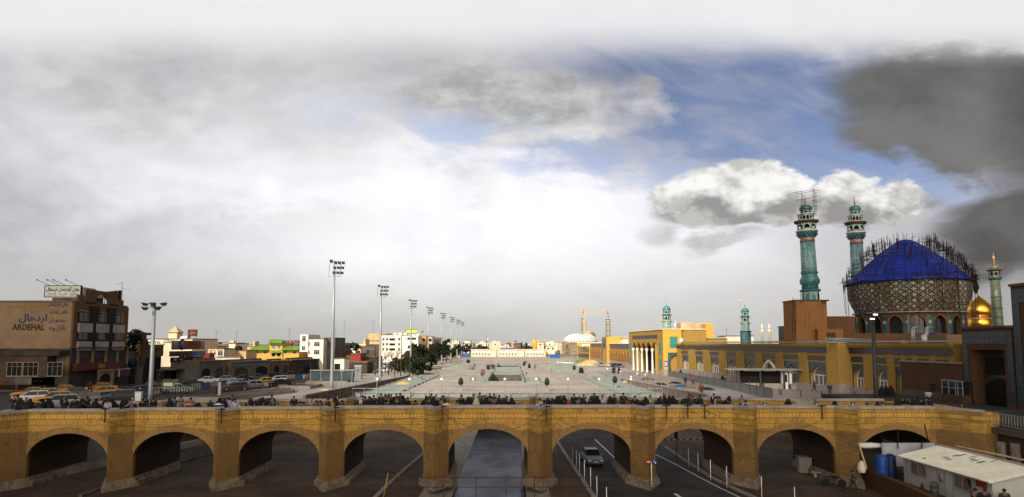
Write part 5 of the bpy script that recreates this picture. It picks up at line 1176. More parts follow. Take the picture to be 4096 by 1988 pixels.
for k in range(10): a_ = k * math.pi / 5; q.add([(w_ / 2, -.03, cz_), (w_ / 2 + 2.4 * math.cos(a_ - .09), -.03, cz_ + .85 * math.sin(a_ - .09)), (w_ / 2 + 2.4 * math.cos(a_ + .09), -.03, cz_ + .85 * math.sin(a_ + .09))], [(0, 1, 2)])
q.build('gold_rays', P('gold_paint', (.45, .3, .12), .7), o); q = MB(); q.lathe([(.62, 0), (.62, .05)], 12, T=Matrix.Translation((w_ / 2, -.05, cz_)) @ Matrix.Rotation(R(90), 4, 'X')); q.build('red_center', M['red'], o)
t = blk('white_house', 'white stepped apartment house with four street windows and a darker side', 'building', 1233, 1293, 1357, 196, 14, M['whiter'], z0=0); fx = lambda px: at(px, 196) - at(1233, 196)
q = MB(); q.box(fx(1200), fx(1233), -.3, 12, zt(1407, 196), zt(1338, 196)); q.build('stair_tower', M['whiter'], t)
for px, py, w_, h_ in ((1216, 1366, 1.2, 1.7), (1215, 1401, 1.1, 1.4)): win(t, fx(px), zt(py, 196), w_, h_, -.3, M['white'], M['glass'], 1)
for px, py, w_, h_ in ((1236.5, 1385, .65, 1.3), (1267, 1386, 1.75, 1.5), (1236, 1418, .7, 1.3), (1267, 1418, 1.75, 1.5)): win(t, fx(px), zt(py, 196), w_, h_, 0, M['white'], M['glass'], 2 if w_ > 1 else 1)
t = blk('grey_house', 'rough grey blind walled house adjoining the white stepped house', 'building', 1296, 1340, 1353, 200, 12, M['shop2'], z0=0)
t = blk('brown_house', 'low brown brick house right of the grey blind wall', 'building', 1338, 1385, 1402, 215, 8, M['db'], z0=0)
t = blk('ochre_house', 'ochre building with two tall windows left of the glazed bay', 'building', 832, 866, 1395, 185, 8, M['orange'], z0=0); win(t, .9, 5.1, .8, 1.6); win(t, 2.0, 5.1, .7, 1.6)
t = blk('cream_house', 'cream house with a barred bay window amid the low roofs', 'building', 866, 896, 1397, 184, 8, M['cream'], z0=0); win(t, 1.1, 5.0, 1.5, 1.7)
t = blk('brown_house', 'dark brown block right of the barred bay window', 'building', 897, 930, 1398, 190, 7, M['shop2'], z0=0)
t = blk('brick_house', 'low orange brick house with a dark water tank on its roof', 'building', 930, 985, 1404, 192, 8, M['sand2'], z0=0); q = MB(); q.lathe([(.9, 0), (1.2, .4), (1., 1.3), (.2, 1.6)], 10, (.9, 2, t['h'])); q.build('water_tank', M['blk'], t)
t = blk('plastered_wall', 'long low cream garden wall in front of the brown block', 'wall', 868, 962, 1430, 178, 2, M['cream'], z0=0)
t = blk('orange_house', 'orange roofed house far behind the fuel billboard', 'building', 800, 858, 1386, 215, 9, M['orange'], z0=0)
t = blk('red_container', 'small red cabin beside the fuel billboard', 'cabin', 819, 838, 1416, 170, 3, M['red'], z0=0)
# row of old low shops along the kerb
segs = [('plain ochre wall with an arched recess at the left end of the low row', 800, 905, 1445, M['shop2']), ('low wall with a pale blue painted band and blind panels', 925, 1085, 1447, P('faded_wall', (.16, .13, .095), .9, var=.3)), ('old arched gateway house in the low row', 1090, 1160, 1445, P('old_brick_wall', (.15, .10, .06), .9, var=.3)), ('workshop with blue diagonal props at the right of the low row', 1165, 1330, 1438, M['shop'])]
for i_, (lb, a_, b_, py, m_) in enumerate(segs):
    P0, P1 = (-69.5, 131), (-55, 212)
    la, lb_ = onl(a_, P0, P1), onl(b_, P0, P1); Lt = math.hypot(P1[0] - P0[0], P1[1] - P0[1]); d_ = Vector((P1[0] - P0[0], P1[1] - P0[1])) / Lt
    o_ = Vector(P0) + d_ * la; H_ = EYE + ray((a_ + b_) / 2, py)[1] * (o_.y + (Vector(P0) + d_ * lb_).y) / 2
    t = thing('low_shop', lb, 'building', (o_.x, o_.y, 0), math.atan2(d_.y, d_.x)); L_ = lb_ - la
    q = MB(); q.box(0, L_ - .05, 0, 7, -.2, H_); q.build('wall', m_, t); q = MB(); q.box(-.1, L_, -.2, 7, H_, H_ + .22); q.box(1, L_ - 1, 2, 2.3, H_ + .2, H_ + .7); q.build('roof', M['roof'], t)
    n_ = max(2, int(L_ / 6))
    for k in range(n_):
        x_ = (k + .5) * L_ / n_; w_ = L_ / n_ * .3; q = MB(); q.side([(x_ - w_, .3), (x_ + w_, .3)] + darc(w_, H_ * .5, .8 if i_ != 3 else .05, 8, x_)[::-1], -.06, -.005); q.build('recess', M['shop'] if (i_ + k) % 2 else M['dark'], t)
    if i_ == 1: q = MB(); q.box(1, L_ - 4, -.1, -.061, H_ - 1.1, H_ - .3); q.build('blue_band', P('faded_blue', (.10, .14, .17), .9), t)
    if i_ == 3:
        for x_ in (L_ * .35, L_ * .55, L_ * .9): q = MB(); q.tube((x_, -1.6, .1), (x_ + 1.4, -.1, H_ - .4), .13); q.build('blue_prop', M['blue'], t)
t = blk('white_shed', 'small white shed with a dark opening behind the tall near mast', 'shed', 1338, 1378, 1436, 165, 5, M['whiter'], z0=0); q = MB(); q.box(.1, 1.5, -.05, -.01, 1.5, zt(1455, 165)); q.build('opening', M['dark'], t)
for a_, b_, py, Y, m_, lb in ((1385, 1440, 1421, 210, M['sand2'], 'low ochre house left of the red tarpaulin'), (1405, 1443, 1416, 200, M['red'], 'red tarpaulin stall roof under the dark tree'), (1440, 1510, 1428, 205, M['shop'], 'dark shed roofs left of the second tall mast'), (1463, 1505, 1398, 260, M['orange'], 'orange house with two small windows left of the second tall mast'), (1380, 1470, 1450, 185, M['shop'], 'dark workshop row below the red tarpaulin')):
    t = blk('low_house', lb, 'building', a_, b_, py, Y, 8, m_); 
    if 'two small' in lb: win(t, 1.2, t['h'] - 2.4, .8, 1.2); win(t, 3, t['h'] - 2.4, .7, 1.2)
# white apartment building, sunlit, with loggias and yellow-green sign
Yw = 300.
t = blk('white_apartment_block', 'sunlit white apartment block with orange framed windows and dark loggias', 'building', 1524, 1606, 1341, Yw, 16, M['whiter'], z0=0); fx = lambda px: at(px, Yw) - at(1524, Yw)
q = MB(); q.box(fx(1582), fx(1607), -.5, 10, 0, zt(1339, Yw)); q.box(fx(1607), fx(1672), -.2, 14, 0, zt(1343, Yw)); q.build('wing', M['whiter'], t)
for py in (1358, 1378, 1398):
    for px in (1533, 1548, 1597): o = win(t, fx(px), zt(py + 4, Yw), 1.0, 1.25, -.5 if px > 1590 else 0, P('orange_frame', (.62, .28, .12), .8), M['gblue'], 0)
    q = MB(); q.box(fx(1557), fx(1580), -.08, -.01, zt(py + 4, Yw), zt(py - 5, Yw)); q.build('loggia', M['dark'], t)
q = MB(); q.box(fx(1629), fx(1664), -.26, -.21, zt(1359, Yw), zt(1350, Yw)); q.build('strip_window', M['glass'], t)
q = MB(); q.side([(fx(1640), 0), (fx(1664), 0)] + darc((fx(1664) - fx(1640)) / 2, zt(1388, Yw), 2.2, 8, fx(1652), .4)[::-1], -.28, -.21); q.build('arched_recess', M['shop'], t)
q = MB()
for px in (1570, 1590, 1612, 1640, 1660): q.box(fx(px), fx(px) + 1.6, 2, 3.5, zt(1341, Yw), zt(1341, Yw) + 1.2)
q.build('roof_tank', M['white'], t)
t = thing('roof_banner', 'bright yellow and green banner on top of the white apartment block', 'banner', (at(1622, Yw), Yw + 1, 0)); w_ = at(1666, Yw) - at(1622, Yw); q = MB(); q.box(0, w_, 0, .15, zt(1330, Yw), zt(1320, Yw)); o = q.build('banner', P('lime_banner', (.62, .62, .03), .7), t); q = MB(); q.box(-.2, w_ + .2, -.03, .2, zt(1320, Yw), zt(1319, Yw) + .25); q.box(-.4, 0, -.03, .2, zt(1331, Yw), zt(1319, Yw)); q.build('frame', M['green'], t)
t = thing('roof_banner', 'small green roof panel right of the yellow banner', 'banner', (at(1683, Yw), Yw + 1, 0)); w_ = at(1693, Yw) - at(1683, Yw); q = MB(); q.box(0, w_, 0, .15, zt(1332, Yw), zt(1321, Yw)); q.build('panel', M['green'], t)
t = blk('round_cornered_building', 'tan unfinished building with a round top storey behind the white block', 'building', 1478, 1524, 1380, 318, 12, M['sand'], z0=0); q = MB(); q.lathe([(5.2, t['h'] + .2), (5.2, zt(1363, 318)), (5.8, zt(1362, 318)), (5.8, zt(1334, 318))], 26, (3.6, 6, 0), smooth=False); q.build('round_storey', M['sand2'], t)
for i_, (a_, b_, py, Y, m_, lb) in enumerate(((1676, 1704, 1345, 315, M['orange'], 'orange and red striped building right of the white block'), (1705, 1728, 1347, 330, M['sand'], 'tan building with small windows behind the tree row'), (1730, 1762, 1352, 345, M['shop2'], 'dark brown building at the end of the tree row'), (1757, 1775, 1372, 380, M['orange'], 'small orange house past the dark brown building'))):
    t = blk('apartment_building', lb, 'building', a_, b_, py, Y, 10, m_, z0=0)
    for r_ in range(3 if i_ < 3 else 1):
        for k in range(2): q = MB(); x_ = t['w'] * (.3 + .4 * k); q.box(x_ - .6, x_ + .6, -.08, -.01, t['h'] - 2.4 - 3 * r_, t['h'] - 1.0 - 3 * r_); q.build('window', M['red'] if (i_ == 0 and k == 0) else M['glass'], t)
# ================================================================ people
def skin(nodes, edges, lvl=1):
    me = bpy.data.meshes.new('s'); me.from_pydata([n[:3] for n in nodes], edges, []); me.update()
    o = bpy.data.objects.new('s', me); col.objects.link(o)
    md = o.modifiers.new('k', 'SKIN'); sv = me.skin_vertices[0].data
    for i, n in enumerate(nodes): sv[i].radius = n[3] if isinstance(n[3], tuple) else (n[3], n[3])
    sv[0].use_root = True
    if lvl: sd = o.modifiers.new('u', 'SUBSURF'); sd.levels = lvl; sd.render_levels = lvl
    bpy.context.view_layer.update()
    r = bpy.data.meshes.new_from_object(o.evaluated_get(bpy.context.evaluated_depsgraph_get()))
    bpy.data.objects.remove(o); r.polygons.foreach_set('use_smooth', [True] * len(r.polygons)); return r
def human(kind):
    """joint positions for a pose; the figure faces -y, feet at z = 0"""
    lean = {'stand': 0, 'walk': .06, 'bend': .5, 'lean': .22, 'sit': .12, 'squat': .2}.get(kind, 0)
    low = {'sit': -.72, 'squat': -.66}.get(kind, 0)
    def up(h): return (0, -lean * (h - .93), h + low - (lean * lean * .4) * (h - .93))
    pel, wa, ch, ne, he, top = up(.93), up(1.08), up(1.30), up(1.46), up(1.57), up(1.66)
    ch_, sh = ch, up(1.40)
    N, E = [], []
    def n(p, r): N.append((*p, r)); return len(N) - 1
    a = n(pel, (.15, .11)); b = n(wa, (.135, .10)); c = n(ch, (.16, .11)); d = n(ne, .055); e = n(he, (.082, .095)); f = n(top, (.062, .075))
    E += [(a, b), (b, c), (c, d), (d, e), (e, f)]
    nose = n((he[0], he[1] - .105, he[2] + .0), .018); E.append((e, nose))
    J = {}
    for s in (-1, 1):
        S_ = (s * .19, sh[1], sh[2])
        if kind in ('bend', 'lean'): El, Wr = (s * .24, S_[1] - .14, S_[2] - .24), (s * .17, S_[1] - .36, S_[2] - .34)
        elif kind in ('sit', 'squat'): El, Wr = (s * .25, S_[1] - .10, S_[2] - .26), (s * .12, S_[1] - .33, S_[2] - .30)
        elif kind == 'walk': El, Wr = (s * .23, S_[1] - s * .10, S_[2] - .27), (s * .22, S_[1] - s * .24 - .05, S_[2] - .49)
        else: El, Wr = (s * .24, S_[1] + .02, S_[2] - .28), (s * .22, S_[1] - .05, S_[2] - .53)
        i1 = n(S_, .062); i2 = n(El, .045); i3 = n(Wr, .030); E += [(c, i1), (i1, i2), (i2, i3)]
        dr = (Vector(Wr) - Vector(El)).normalized(); pm = Vector(Wr) + dr * .07; ip = n(tuple(pm), (.034, .020)); E.append((i3, ip))
        side = Vector((0, 1, 0)) if abs(dr.z) > .6 else Vector((1, 0, 0))
        for k, (off, ln) in enumerate(((-.027, .062), (-.009, .075), (.009, .070), (.027, .055))):
            q = pm + side * off + dr * .03; t1 = q + dr * ln * .55; t2 = t1 + dr * ln * .4 + Vector((-s * .012, 0, 0)); j1 = n(tuple(t1), .009); j2 = n(tuple(t2), .008); E += [(ip, j1), (j1, j2)]
        tp = Vector(Wr) + dr * .035 + side * -.045; j1 = n(tuple(tp + dr * .02), .010); E.append((ip, j1))
        H_ = (s * .095, 0 + pel[1], pel[2] - .06)
        if kind == 'sit': K, A, T_ = (s * .13, -.40, .34), (s * .12, -.46, .06), (s * .13, -.60, .04)
        elif kind == 'squat': K, A, T_ = (s * .15, -.34, .44), (s * .13, -.10, .07), (s * .14, -.26, .04)
        elif kind == 'walk': K, A, T_ = (s * .10, -.16 * s - .02, .50), (s * .10, -.28 * s + (.1 if s < 0 else 0), .09 + (.06 if s < 0 else 0)), (s * .11, -.28 * s - .13 + (.1 if s < 0 else 0), .04)
        else: K, A, T_ = (s * .10, -.02, .50), (s * .10, 0.03, .08), (s * .12, -.13, .04)
        k1 = n(H_, .085); k2 = n(K, .056); k3 = n(A, .040); k4 = n(T_, .036); E += [(a, k1), (k1, k2), (k2, k3), (k3, k4)]
        J[s] = (S_, El, Wr, H_, K, A)
    body = skin(N, E)
    # clothes: jacket and trousers slightly larger than the body
    N, E = [], []
    a = n(up(.86), (.165, .125)); b = n(wa, (.16, .12)); c = n(ch, (.185, .13)); d = n(up(1.43), (.075, .07)); E += [(a, b), (b, c), (c, d)]
    for s in (-1, 1):
        S_, El, Wr = J[s][:3]; i1 = n(S_, .082); i2 = n(El, .06); i3 = n(tuple(Vector(El).lerp(Vector(Wr), .9)), .045); E += [(c, i1), (i1, i2), (i2, i3)]
    top_ = skin(N, E)
    N, E = [], []
    a = n(pel, (.16, .12))
    for s in (-1, 1):
        H_, K, A = J[s][3:]; k1 = n(H_, .10); k2 = n(K, .072); k3 = n(A, .062); E += [(a, k1), (k1, k2), (k2, k3)]
    trou = skin(N, E)
    mb = MB(); hx = Matrix.Translation((0, up(1.62)[1] + .018, up(1.62)[2] + .01)); mb.lathe([(.098, -.06), (.102, 0), (.092, .05), (.06, .09), (.01, .105)], 12, sx=.86, sy=1.02, T=hx)
    hair = bpy.data.meshes.new('hair'); hair.from_pydata(mb.v, [], mb.f); hair.update(); hair.polygons.foreach_set('use_smooth', [True] * len(hair.polygons))
    # chador: one cloak from head to hem with an opening for the face
    mb = MB(); base = .02; prof = []
    H0 = up(1.62)
    segs = [(1.73, .03, .03), (1.71, .085, .095), (1.65, .12, .13), (1.56, .14, .14), (1.47, .17, .15), (1.38, .25, .19), (1.25, .31, .23), (1.05, .34, .27), (.85, .36, .30), (.5, .40, .34), (.06, .44, .38)]
    if low: segs = segs[:8] + [(.93, .33, .34), (.82, .40, .46), (.76, .44, .52)]
    rings = 14; vs = []; fs = []
    for j, (h, rx_, ry_) in enumerate(segs):
        p = up(h) if h > .93 else (0, (-.08 if low else 0), h + (low if h > .7 and low else 0)); z_ = max(.03, p[2])
        for i in range(rings):
            a_ = 2 * math.pi * i / rings; w_ = 1 + .05 * math.sin(a_ * 5 + j)
            y_ = ry_ * math.sin(a_) * w_
            if h > 1.5 and math.sin(a_) < -.55: y_ *= .55
            vs.append((rx_ * math.cos(a_) * w_, p[1] + y_ + (.02 if h > 1.5 else 0), z_))
    fs = [((j + 1) * rings + i, (j + 1) * rings + (i + 1) % rings, j * rings + (i + 1) % rings, j * rings + i) for j in range(len(segs) - 1) for i in range(rings)] + [tuple(range(rings))]
    cl = bpy.data.meshes.new('chador'); cl.from_pydata(vs, [], fs); cl.update(); cl.polygons.foreach_set('use_smooth', [True] * len(cl.polygons))
    return dict(body=body, top=top_, trousers=trou, hair=hair, chador=cl, h=up(1.72)[2])
POSE = {k: human(k) for k in ('stand', 'walk', 'bend', 'lean', 'sit', 'squat')}
for p_ in POSE.values():
    for k in ('body', 'top', 'trousers', 'hair', 'chador'): p_[k].materials.append(None)
SKIN = P('skin', (.22, .12, .075), .6, var=.08)
HAIRM = P('black_hair', (.012, .010, .009), .6)
def part(me, name, m, parent):
    o = bpy.data.objects.new(name, me); col.objects.link(o); o.parent = parent
    o.material_slots[0].link = 'OBJECT'; o.material_slots[0].material = m; return o
BK = (.010, .010, .012); W = (.62, .62, .62)
def person(loc, rz, pose, dress, c1, c2=(.02, .02, .025), hair=True, s=1., label='', group=None, cat='person'):
    t = thing('person', label, cat, loc, rz, group); t.scale = (s * 1.2, s * 1.2, s); p_ = POSE[pose]
    part(p_['body'], 'body', SKIN, t)
    if dress == 'chador': part(p_['chador'], 'chador', cloth(c1), t)
    else:
        part(p_['top'], 'jacket', cloth(c1), t); part(p_['trousers'], 'trousers', cloth(c2), t)
        h_ = part(p_['hair'], 'hair' if hair is True else 'cap', HAIRM if hair is True else cloth(hair), t)
    return t
# people on the bridge: photo column of the head, photo row of its top, pose, dress, colour, words
cc = 'chador'
PE = [(58, 1580, 'stand', 0, (.03, .03, .03), 'man in dark grey'), (79, 1581, 'lean', 0, BK, 'leaning man in black'), (103, 1611, 'squat', 0, (.05, .04, .04), 'crouching boy in brown'), (119, 1606, 'sit', 0, (.04, .03, .03), 'child with dark hair'),
 (135, 1609, 'squat', 0, (.06, .05, .04), 'small child in grey brown'), (162, 1596, 'stand', 0, (.03, .025, .025), 'man in black jacket'), (189, 1592, 'stand', 0, (.07, .05, .04), 'broad man in brown coat'), (261, 1592, 'stand', 0, BK, 'man in black coat'),
 (270, 1611, 'sit', 0, (.12, .11, .11), 'seated man in grey shirt'), (283, 1597, 'sit', 0, (.03, .02, .02), 'seated man in dark red brown'), (299, 1602, 'sit', cc, (.03, .012, .012), 'seated woman in dark brown chador'), (318, 1601, 'sit', 0, BK, 'seated man in black shirt'),
 (351, 1583, 'stand', 0, (.02, .018, .018), 'big haired man in dark coat'), (364, 1604, 'sit', cc, BK, 'seated woman in black chador'), (385, 1593, 'stand', 0, (.30, .34, .34), 'man in pale jacket and yellow scarf'), (396, 1599, 'sit', cc, BK, 'seated woman in black chador'),
 (411, 1603, 'sit', cc, BK, 'seated woman in black chador'), (433, 1598, 'stand', 0, (.42, .42, .44), 'man in white shirt'), (451, 1595, 'lean', cc, BK, 'stooping woman in black chador'), (476, 1597, 'sit', cc, BK, 'seated woman in black chador'), (515, 1600, 'sit', cc, BK, 'seated woman in black chador'),
 (530, 1595, 'lean', 0, (.35, .20, .22), 'person with a pink headscarf'), (544, 1597, 'sit', cc, BK, 'seated woman in black chador'), (572, 1594, 'stand', 0, BK, 'man in black suit'), (604, 1601, 'sit', cc, BK, 'seated woman in black chador'), (634, 1601, 'sit', 0, (.02, .02, .02), 'seated man in black suit and white collar'),
 (681, 1593, 'stand', cc, BK, 'standing woman in black chador'), (700, 1589, 'stand', 0, (.04, .06, .14), 'man in blue shirt'), (723, 1597, 'lean', 0, (.24, .20, .16), 'hunched man in beige cap and jacket'), (737, 1593, 'sit', cc, BK, 'seated woman in black chador'), (764, 1590, 'stand', 0, (.14, .12, .15), 'man in grey violet shirt'),
 (795, 1593, 'sit', cc, BK, 'seated woman in black chador'), (846, 1596, 'squat', cc, (.02, .015, .015), 'bowed woman in brown black chador'), (880, 1591, 'stand', cc, BK, 'standing woman in black chador'), (894, 1592, 'stand', cc, BK, 'standing woman in black chador'),
 (911, 1591, 'stand', 0, (.42, .38, .62), 'boy in lilac shirt'), (931, 1578, 'stand', 0, (.02, .02, .02), 'tall man in black jacket over cream shirt'), (942, 1594, 'stand', 0, (.50, .46, .66), 'boy in pale lilac shirt'), (992, 1595, 'sit', cc, (.03, .032, .02), 'seated figure in olive hood'),
 (1024, 1592, 'sit', cc, BK, 'seated woman in black chador'), (1047, 1590, 'lean', cc, BK, 'stooping woman in black chador'), (1086, 1581, 'lean', 0, (.03, .025, .025), 'man in dark coat bending'), (1094, 1590, 'bend', 0, (.24, .21, .16), 'hunched man in beige jacket'), (1176, 1584, 'stand', 0, BK, 'man in long black coat'),
 (1199, 1604, 'squat', 0, (.28, .27, .26), 'child in pale grey'), (1219, 1608, 'squat', 0, (.02, .02, .02), 'small child in black'), (1256, 1587, 'lean', 0, (.34, .34, .35), 'man in white shirt and black vest'), (1270, 1597, 'sit', 0, (.22, .05, .03), 'seated child in red patterned top'), (1283, 1598, 'sit', 0, (.02, .02, .02), 'seated child in black'),
 (1312, 1592, 'stand', 0, (.02, .02, .022), 'bald man in black'), (1346, 1575, 'stand', 0, (.015, .015, .015), 'tall man in black suit and white shirt'), (1372, 1594, 'sit', 0, (.02, .02, .02), 'seated man in black'),
 (1426, 1595, 'sit', cc, (.02, .02, .02), 'huddled woman in patterned black chador'), (1451, 1582, 'stand', 0, W, 'man in white shirt'), (1461, 1585, 'stand', 0, (.03, .02, .02), 'boy in dark brown shirt'), (1478, 1585, 'stand', 0, (.09, .055, .03), 'man in brown vest'), (1498, 1580, 'lean', 0, BK, 'man in black jacket with white stripe'),
 (1525, 1573, 'stand', 0, (.02, .02, .02), 'man in black shirt'), (1535, 1577, 'lean', 0, (.16, .17, .15), 'man in grey green shirt'), (1555, 1576, 'stand', 0, (.02, .018, .016), 'man in black jumper'), (1565, 1577, 'stand', 0, BK, 'man in black coat'), (1567, 1586, 'bend', 0, (.34, .27, .18), 'bending man in cream jumper'),
 (1586, 1574, 'stand', 0, (.02, .02, .016), 'man in dark green coat'), (1600, 1572, 'stand', 0, (.015, .015, .015), 'tall man in black shirt'), (1582, 1601, 'sit', 0, (.17, .16, .16), 'seated child in grey'), (1591, 1593, 'sit', 0, (.55, .05, .10), 'seated child in pink'), (1601, 1585, 'stand', cc, (.03, .03, .03), 'woman in white headscarf'), (1611, 1581, 'stand', cc, BK, 'standing woman in black chador'),
 (1625, 1591, 'sit', cc, BK, 'seated woman in black chador'), (1636, 1593, 'sit', cc, BK, 'seated woman in black chador'), (1666, 1601, 'squat', 0, (.015, .015, .015), 'small child in black'), (1696, 1591, 'sit', cc, BK, 'seated woman in black chador'), (1714, 1570, 'stand', 0, (.03, .022, .02), 'tall man holding up a white paper'),
 (1726, 1573, 'stand', 0, (.05, .025, .02), 'tall man in dark red brown'), (1718, 1588, 'lean', 0, (.03, .03, .04), 'boy in navy jumper'), (1744, 1590, 'sit', cc, BK, 'seated woman in black chador'), (1765, 1592, 'lean', 0, (.06, .06, .03), 'man in olive jacket'), (1775, 1600, 'sit', 0, (.26, .26, .28), 'seated child in pale grey'),
 (1846, 1580, 'stand', 0, (.015, .015, .018), 'broad man in black jacket'), (1832, 1596, 'sit', 0, (.46, .26, .22), 'seated child in pale pink'), (1872, 1586, 'stand', cc, BK, 'standing woman in black chador'), (1887, 1602, 'sit', cc, BK, 'seated woman in black chador'),
 (1894, 1576, 'stand', 0, (.03, .03, .03), 'man in dark shirt behind the white sack'), (1919, 1570, 'stand', 0, (.14, .12, .10), 'tall man in grey brown shirt'), (1935, 1580, 'lean', 0, (.015, .015, .018), 'man in black suit'), (1959, 1575, 'stand', 0, (.025, .03, .04), 'man in navy shirt'), (1977, 1575, 'stand', 0, (.06, .05, .07), 'man in violet grey shirt'),
 (1961, 1585, 'lean', 0, (.015, .015, .02), 'boy in black suit'), (1969, 1584, 'stand', 0, (.03, .03, .03), 'man in dark jumper'), (1996, 1580, 'stand', 0, (.28, .20, .22), 'man in rose shirt'), (1984, 1586, 'lean', 0, (.20, .14, .17), 'stooping man in mauve jumper'), (2014, 1584, 'bend', 0, (.45, .50, .50), 'bending man in white and teal jumper'),
 (2034, 1592, 'sit', 0, (.14, .11, .10), 'seated child in brown'), (2047, 1594, 'sit', 0, BK, 'seated man in black'), (2147, 1595, 'bend', 0, (.46, .46, .48), 'bowed boy in white shirt'), (2174, 1595, 'sit', 0, (.02, .02, .02), 'seated man in black jumper'), (2192, 1605, 'squat', 0, BK, 'crouching person in black'),
 (2202, 1601, 'sit', 0, (.75, .10, .04), 'child in orange red'), (2217, 1592, 'sit', cc, BK, 'seated woman in black chador'), (2230, 1584, 'stand', cc, BK, 'standing woman in black chador'), (2238, 1583, 'stand', 0, (.03, .04, .06), 'man in navy jacket'), (2242, 1594, 'sit', 0, (.40, .36, .36), 'seated child in white'), (2251, 1581, 'lean', cc, BK, 'stooping woman in black chador'),
 (2262, 1594, 'sit', cc, (.62, .05, .03), 'child in a red headscarf'), (2296, 1575, 'stand', 0, (.025, .015, .015), 'man in dark coat with arms out'), (2314, 1590, 'lean', 0, (.06, .06, .07), 'man in dark grey jacket'), (2334, 1577, 'stand', 0, (.02, .02, .02), 'slim man in black suit'), (2376, 1571, 'stand', 0, (.012, .012, .014), 'very tall man in black coat'),
 (2366, 1584, 'stand', cc, BK, 'standing woman in black chador'), (2387, 1583, 'stand', cc, BK, 'standing woman in black chador'), (2410, 1580, 'stand', 0, W, 'boy in bright white shirt'), (2442, 1584, 'stand', cc, BK, 'standing woman in black chador'), (2442, 1602, 'sit', cc, (.62, .58, .54), 'child in a white hood'), (2456, 1577, 'stand', 0, (.05, .03, .03), 'man in maroon brown jumper'),
 (2491, 1571, 'lean', 0, (.012, .012, .016), 'tall man in black suit'), (2522, 1595, 'sit', 0, (.012, .012, .014), 'seated man in black suit'), (2543, 1592, 'sit', 0, (.02, .02, .02), 'seated man in black shirt'), (2554, 1591, 'sit', cc, BK, 'seated woman in black chador'), (2580, 1592, 'lean', cc, BK, 'stooping woman in black chador'), (2601, 1580, 'stand', 0, (.46, .44, .24), 'boy in pale yellow shirt'),
 (2612, 1593, 'sit', cc, BK, 'seated woman in black chador'), (2642, 1585, 'stand', 0, (.02, .018, .015), 'man in dark brown coat'), (2659, 1582, 'stand', cc, BK, 'standing woman in black chador'), (2679, 1583, 'stand', cc, BK, 'standing woman in black chador'), (2694, 1584, 'stand', cc, BK, 'standing woman in black chador'), (2717, 1602, 'squat', 0, (.012, .012, .014), 'crouching child in black'),
 (2738, 1597, 'sit', cc, BK, 'seated woman in black chador'), (2759, 1575, 'stand', 0, (.08, .025, .018), 'tall man in maroon shirt'), (2769, 1581, 'stand', 0, (.07, .09, .10), 'man in blue grey shirt'), (2788, 1597, 'sit', 0, (.02, .02, .02), 'seated child in black'), (2799, 1580, 'stand', 0, (.035, .035, .02), 'man in olive green coat'),
 (2855, 1574, 'stand', 0, (.012, .012, .016), 'tall man in black suit and white shirt'), (2868, 1584, 'stand', 0, (.52, .34, .30), 'toddler in white and pink held up'), (2877, 1585, 'stand', 0, (.07, .035, .025), 'man in brown jumper'), (2903, 1583, 'bend', cc, BK, 'bending woman in black chador'), (2911, 1610, 'squat', 0, (.60, .08, .18), 'small child in pink'),
 (2966, 1581, 'stand', 0, (.26, .19, .10), 'man in tan jacket'), (2980, 1599, 'bend', 0, (.34, .40, .50), 'man in light blue shirt leaning on the parapet'), (3153, 1594, 'lean', cc, BK, 'stooping woman in black chador'), (3341, 1594, 'sit', cc, BK, 'seated woman in black chador'), (3460, 1611, 'squat', 0, BK, 'crouching child in black'),
 (3507, 1592, 'sit', cc, BK, 'seated woman in black chador'), (3524, 1597, 'sit', 0, (.06, .06, .06), 'seated man in grey suit and white shirt'), (3609, 1586, 'stand', 0, (.015, .012, .012), 'man in black jumper'), (3631, 1587, 'stand', 0, (.02, .02, .02), 'man in black jacket'), (3648, 1586, 'stand', 0, (.03, .025, .025), 'man in dark grey coat'), (3665, 1585, 'stand', cc, (.03, .008, .008), 'woman in dark red hood'),
 (3700, 1598, 'sit', cc, BK, 'seated woman in black chador'), (3719, 1602, 'squat', 0, (.03, .025, .02), 'crouching man in dark brown'), (3776, 1609, 'sit', 0, (.30, .22, .20), 'seated child in faded pink'), (3797, 1616, 'sit', cc, BK, 'seated woman in black chador'), (3841, 1609, 'sit', 0, (.02, .01, .01), 'seated man in dark maroon')]
rnd = random.Random(55)
for a_, b_, n_ in ((60, 210, 6), (255, 520, 9), (560, 760, 4), (985, 1100, 3), (1480, 1640, 9), (1700, 1790, 3), (1925, 2050, 6), (2170, 2400, 9), (2520, 2640, 4), (2640, 2810, 7), (3590, 3730, 6)):
    for k in range(n_):
        q_ = rnd.random(); px = a_ + (b_ - a_) * (k + rnd.random()) / n_
        if q_ < .5: PE.append((px, rnd.uniform(1588, 1596), 'lean' if q_ < .2 else 'stand', cc, BK, 'half hidden woman in black chador'))
        elif q_ < .8: PE.append((px, rnd.uniform(1580, 1592), 'stand', 0, (.015, .015, .017), 'half hidden man in black coat'))
        else: PE.append((px, rnd.uniform(1594, 1600), 'sit', 0, (.035, .025, .02), 'half hidden man in dark brown'))
PE.sort(key=lambda p: p[0])
AP = [(PX[i] + PX[i + 1]) / 2 for i in range(9)]
rnd = random.Random(12); DK = 2.02; seen = {}
plan = []
for px, py, pose, dr, c1, words in PE:
    h = POSE[pose]['h']; u, v = ray(px, py); zd = DK - .2 * (u * 59 / 38) ** 2 * .9
    Y = (zd + h - EYE) / v; Yc_ = max(57.2, min(62.6, Y)); s = 1.0
    if Y != Yc_: s = max(.52, min(1.13, (EYE + v * Yc_ - zd) / h))
    x = u * Yc_; bay = min(range(9), key=lambda i: abs(AP[i] - x)); plan.append([px, x, Yc_, zd, s, pose, dr, c1, words, bay])
cnt = {}
for p in plan: cnt.setdefault((p[8], p[9]), []).append(p)
